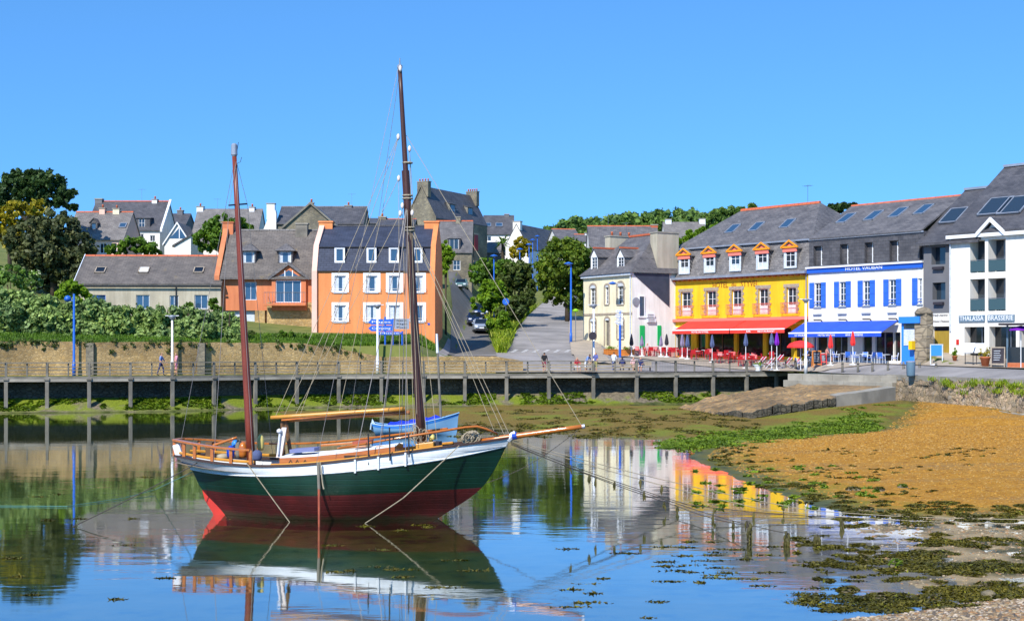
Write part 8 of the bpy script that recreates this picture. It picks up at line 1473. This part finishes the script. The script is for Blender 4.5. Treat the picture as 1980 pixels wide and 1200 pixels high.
for i in range(400):                                      # the weed-covered flat
    px = random.uniform(1560, 2050); py = random.uniform(1000, 1172); _c = on_z(px, py)
    if fbm(_c.x, _c.y, .75, 31) < .515+.05*(py < 1060): continue
    lim = np.interp(px, [1600, 1700, 1800, 1900, 2050], [1135, 1060, 1020, 1004, 998])
    if py < lim-6 and random.random() < .85: continue
    if py > np.interp(px, [1600, 1750, 1860, 2050], [1200, 1182, 1164, 1135]): continue
    pat.append((px, py, random.uniform(.16, .6), random.uniform(.12, .45), random.uniform(.015, .07)))
for i in range(75): pat.append((random.uniform(1540, 1820), random.gauss(1075, 35), random.uniform(.1, .35), random.uniform(.08, .22), random.uniform(.02, .06)))
for i in range(46): px = random.uniform(1580, 1990); pat.append((px, random.gauss(1170-(px-1600)*.05, 10), random.uniform(.15, .5), random.uniform(.1, .3), .05))
for i in range(52): px = random.uniform(1480, 2000); pat.append((px, float(np.interp(px, [1380, 1520, 1610, 1700, 2000], [900, 945, 970, 992, 1000]))+random.gauss(-4, 9), random.uniform(.12, .5), random.uniform(.1, .35), .05))
for (px, py, rx, ry, h) in pat: c = px_w(px, py); P.append(weed_patch(c, rx, ry, h, int(340*(rx*ry)**.5*3)))
V, Fq = frond_mesh(np.concatenate(P), .042); o = np_mesh('seaweed_flat', V, Fq, WEED); tag(o, 'brown bladderwrack covering the tidal flat at lower right', 'seaweed', kind='stuff')
P = []
for i in range(95):                                       # floating tufts
    px, py = random.choice([(random.uniform(1010, 1600), random.uniform(1040, 1195)), (random.uniform(1280, 1560), random.uniform(1040, 1130)), (random.uniform(640, 1000), random.uniform(1010, 1150)), (random.uniform(0, 330), random.uniform(900, 1170))]); c = px_w(px, py); 
    if px < 1000 and random.random() < .55: continue
    P.append(weed_patch(c, random.uniform(.12, .5), random.uniform(.06, .16), .025, random.randint(40, 140)))
V, Fq = frond_mesh(np.concatenate(P), .05); V[:, 2] = np.maximum(V[:, 2], -.015); o = np_mesh('floating_weed', V, Fq, WEED); tag(o, 'thin tufts of weed breaking the water surface', 'seaweed', kind='stuff')
P = []
for i in range(240): px = random.uniform(1280, 1715); py = float(np.interp(px, [1280, 1400, 1520, 1650, 1715], [849, 841, 829, 818, 815]))+random.gauss(0, 5.5); P.append(weed_patch(tuple(on_z(px, py, .28))[:2], random.uniform(.25, .9), random.uniform(.3, .9), .05, 110))
for i in range(60): px = random.uniform(1340, 1700); P.append(weed_patch(px_w(px, random.uniform(905, 985)), random.uniform(.1, .25), random.uniform(.1, .2), .04, 40))
V, Fq = frond_mesh(np.concatenate(P), .09); o = np_mesh('green_algae', V, Fq, WEEDG); tag(o, 'bright green weed band at the top of the beach', 'seaweed', kind='stuff')
P = []
for i in range(200): px = random.uniform(880, 1480); py = random.uniform(798, 846); P.append(weed_patch(px_w(px, py), random.uniform(.2, .8), random.uniform(.3, 1.0), .05, 60))
for i in range(34): px = random.uniform(1375, 1460); P.append(weed_patch(px_w(px, random.uniform(862, 908)), random.uniform(.1, .3), random.uniform(.1, .3), .04, 34))
for i in range(14):                                       # drift lines left by the tide on the beach
    x0, y0 = random.uniform(1450, 1900), random.uniform(870, 985); n_ = random.randint(5, 12)
    for k in range(n_): P.append(weed_patch(tuple(on_z(x0+k*random.uniform(6, 14), y0+k*random.uniform(-1, 1.6), .12))[:2], random.uniform(.06, .2), random.uniform(.04, .12), .025, 14))
V, Fq = frond_mesh(np.concatenate(P), .08); o = np_mesh('mud_weed', V, Fq, WEED); tag(o, 'dark weed lying on the mud below the boardwalk', 'seaweed', kind='stuff')
Xb = rng.uniform(-40, 18, 26000); eb = rng.uniform(-1.0, 1.3, 26000); Db = Dedge(Xb)+eb; zb_ = bed(Xb, Db); k = (zb_ > .12) & (zb_ < .95) & (fbm(Xb, Db, .5, 21) > np.interp(Xb, [-40, -10, 16], [.42, .5, .56]))
V, Fq = frond_mesh(np.stack([Xb, Db, zb_+.03], 1)[k], .16); o = np_mesh('bank_algae', V, Fq, WEEDG); tag(o, 'green algae coating the stones under the boardwalk', 'seaweed', kind='stuff')
# separate stones on the flat and on the beach
def rock(px, py, w, hgt, mm, label, mossy=True):
    c = on_z(px, py); z = float(bed(np.array([[c.x]]), np.array([[c.y]]))[0, 0]); o = empty('rock', (c.x, c.y, max(z, -.05)), random.uniform(0, 6), label, 'rock', 'rocks on the foreshore'); bm = bmesh.new(); bmesh.ops.create_icosphere(bm, subdivisions=2, radius=1.0)
    for v in bm.verts: n = mnoise.noise(v.co*1.6+Vector((px, py, 0)))*.35+1; v.co = Vector((v.co.x*w*n, v.co.y*w*.8*n, max(v.co.z, -.3)*hgt*n))
    me = bpy.data.meshes.new('stone'); bm.to_mesh(me); bm.free(); me.materials.append(M[mm]); s = bpy.data.objects.new('stone', me); COL.objects.link(s); s.parent = o
    if mossy:
        N = 160; a = rng.random(N)*6.283; r = np.sqrt(rng.random(N)); V, Fq = frond_mesh(np.stack([r*np.cos(a)*w*.95, r*np.sin(a)*w*.75, hgt*np.sqrt(1-r**2*.9)+.01], 1), .05); np_mesh('weed_cover', V, Fq, WEEDG if mossy == 'g' else WEED, o)
M['rock'] = mat('foreshore_rock', (0.22, 0.18, 0.11), (0.12, 0.10, 0.06), 6, .85, .4, 20)
for a in ((1732,1095,.17,.16,'rock','bright green mossy rock standing in the shallow pool','g'),(1668,1082,.16,.15,'rock','brown rock with a weed skirt left of the green rock',True),(1640,1140,.3,.1,'rock','low weedy rock beside the open water',True),(1700,1155,.28,.12,'rock','weedy rock nearest the pebble shore at left',True),(1912,1150,.17,.12,'rock','bare brown rock at the edge of the pebbles',False),(1980,1136,.15,.12,'rock','bare rock at the right edge of the weed',False),(1700,955,.22,.12,'rock','dark weedy rock on the lower beach',True),(1650,952,.3,.09,'rock','flat weedy rock on the lower beach left of the dark one',True),(1745,950,.2,.1,'rock','green topped rock at the right on the lower beach','g'),(1672,987,.26,.08,'rock','low dark rock at the wet edge of the beach',True)): rock(*a[:6], mossy=a[6])

bpy.data.scenes.remove(BENCH)
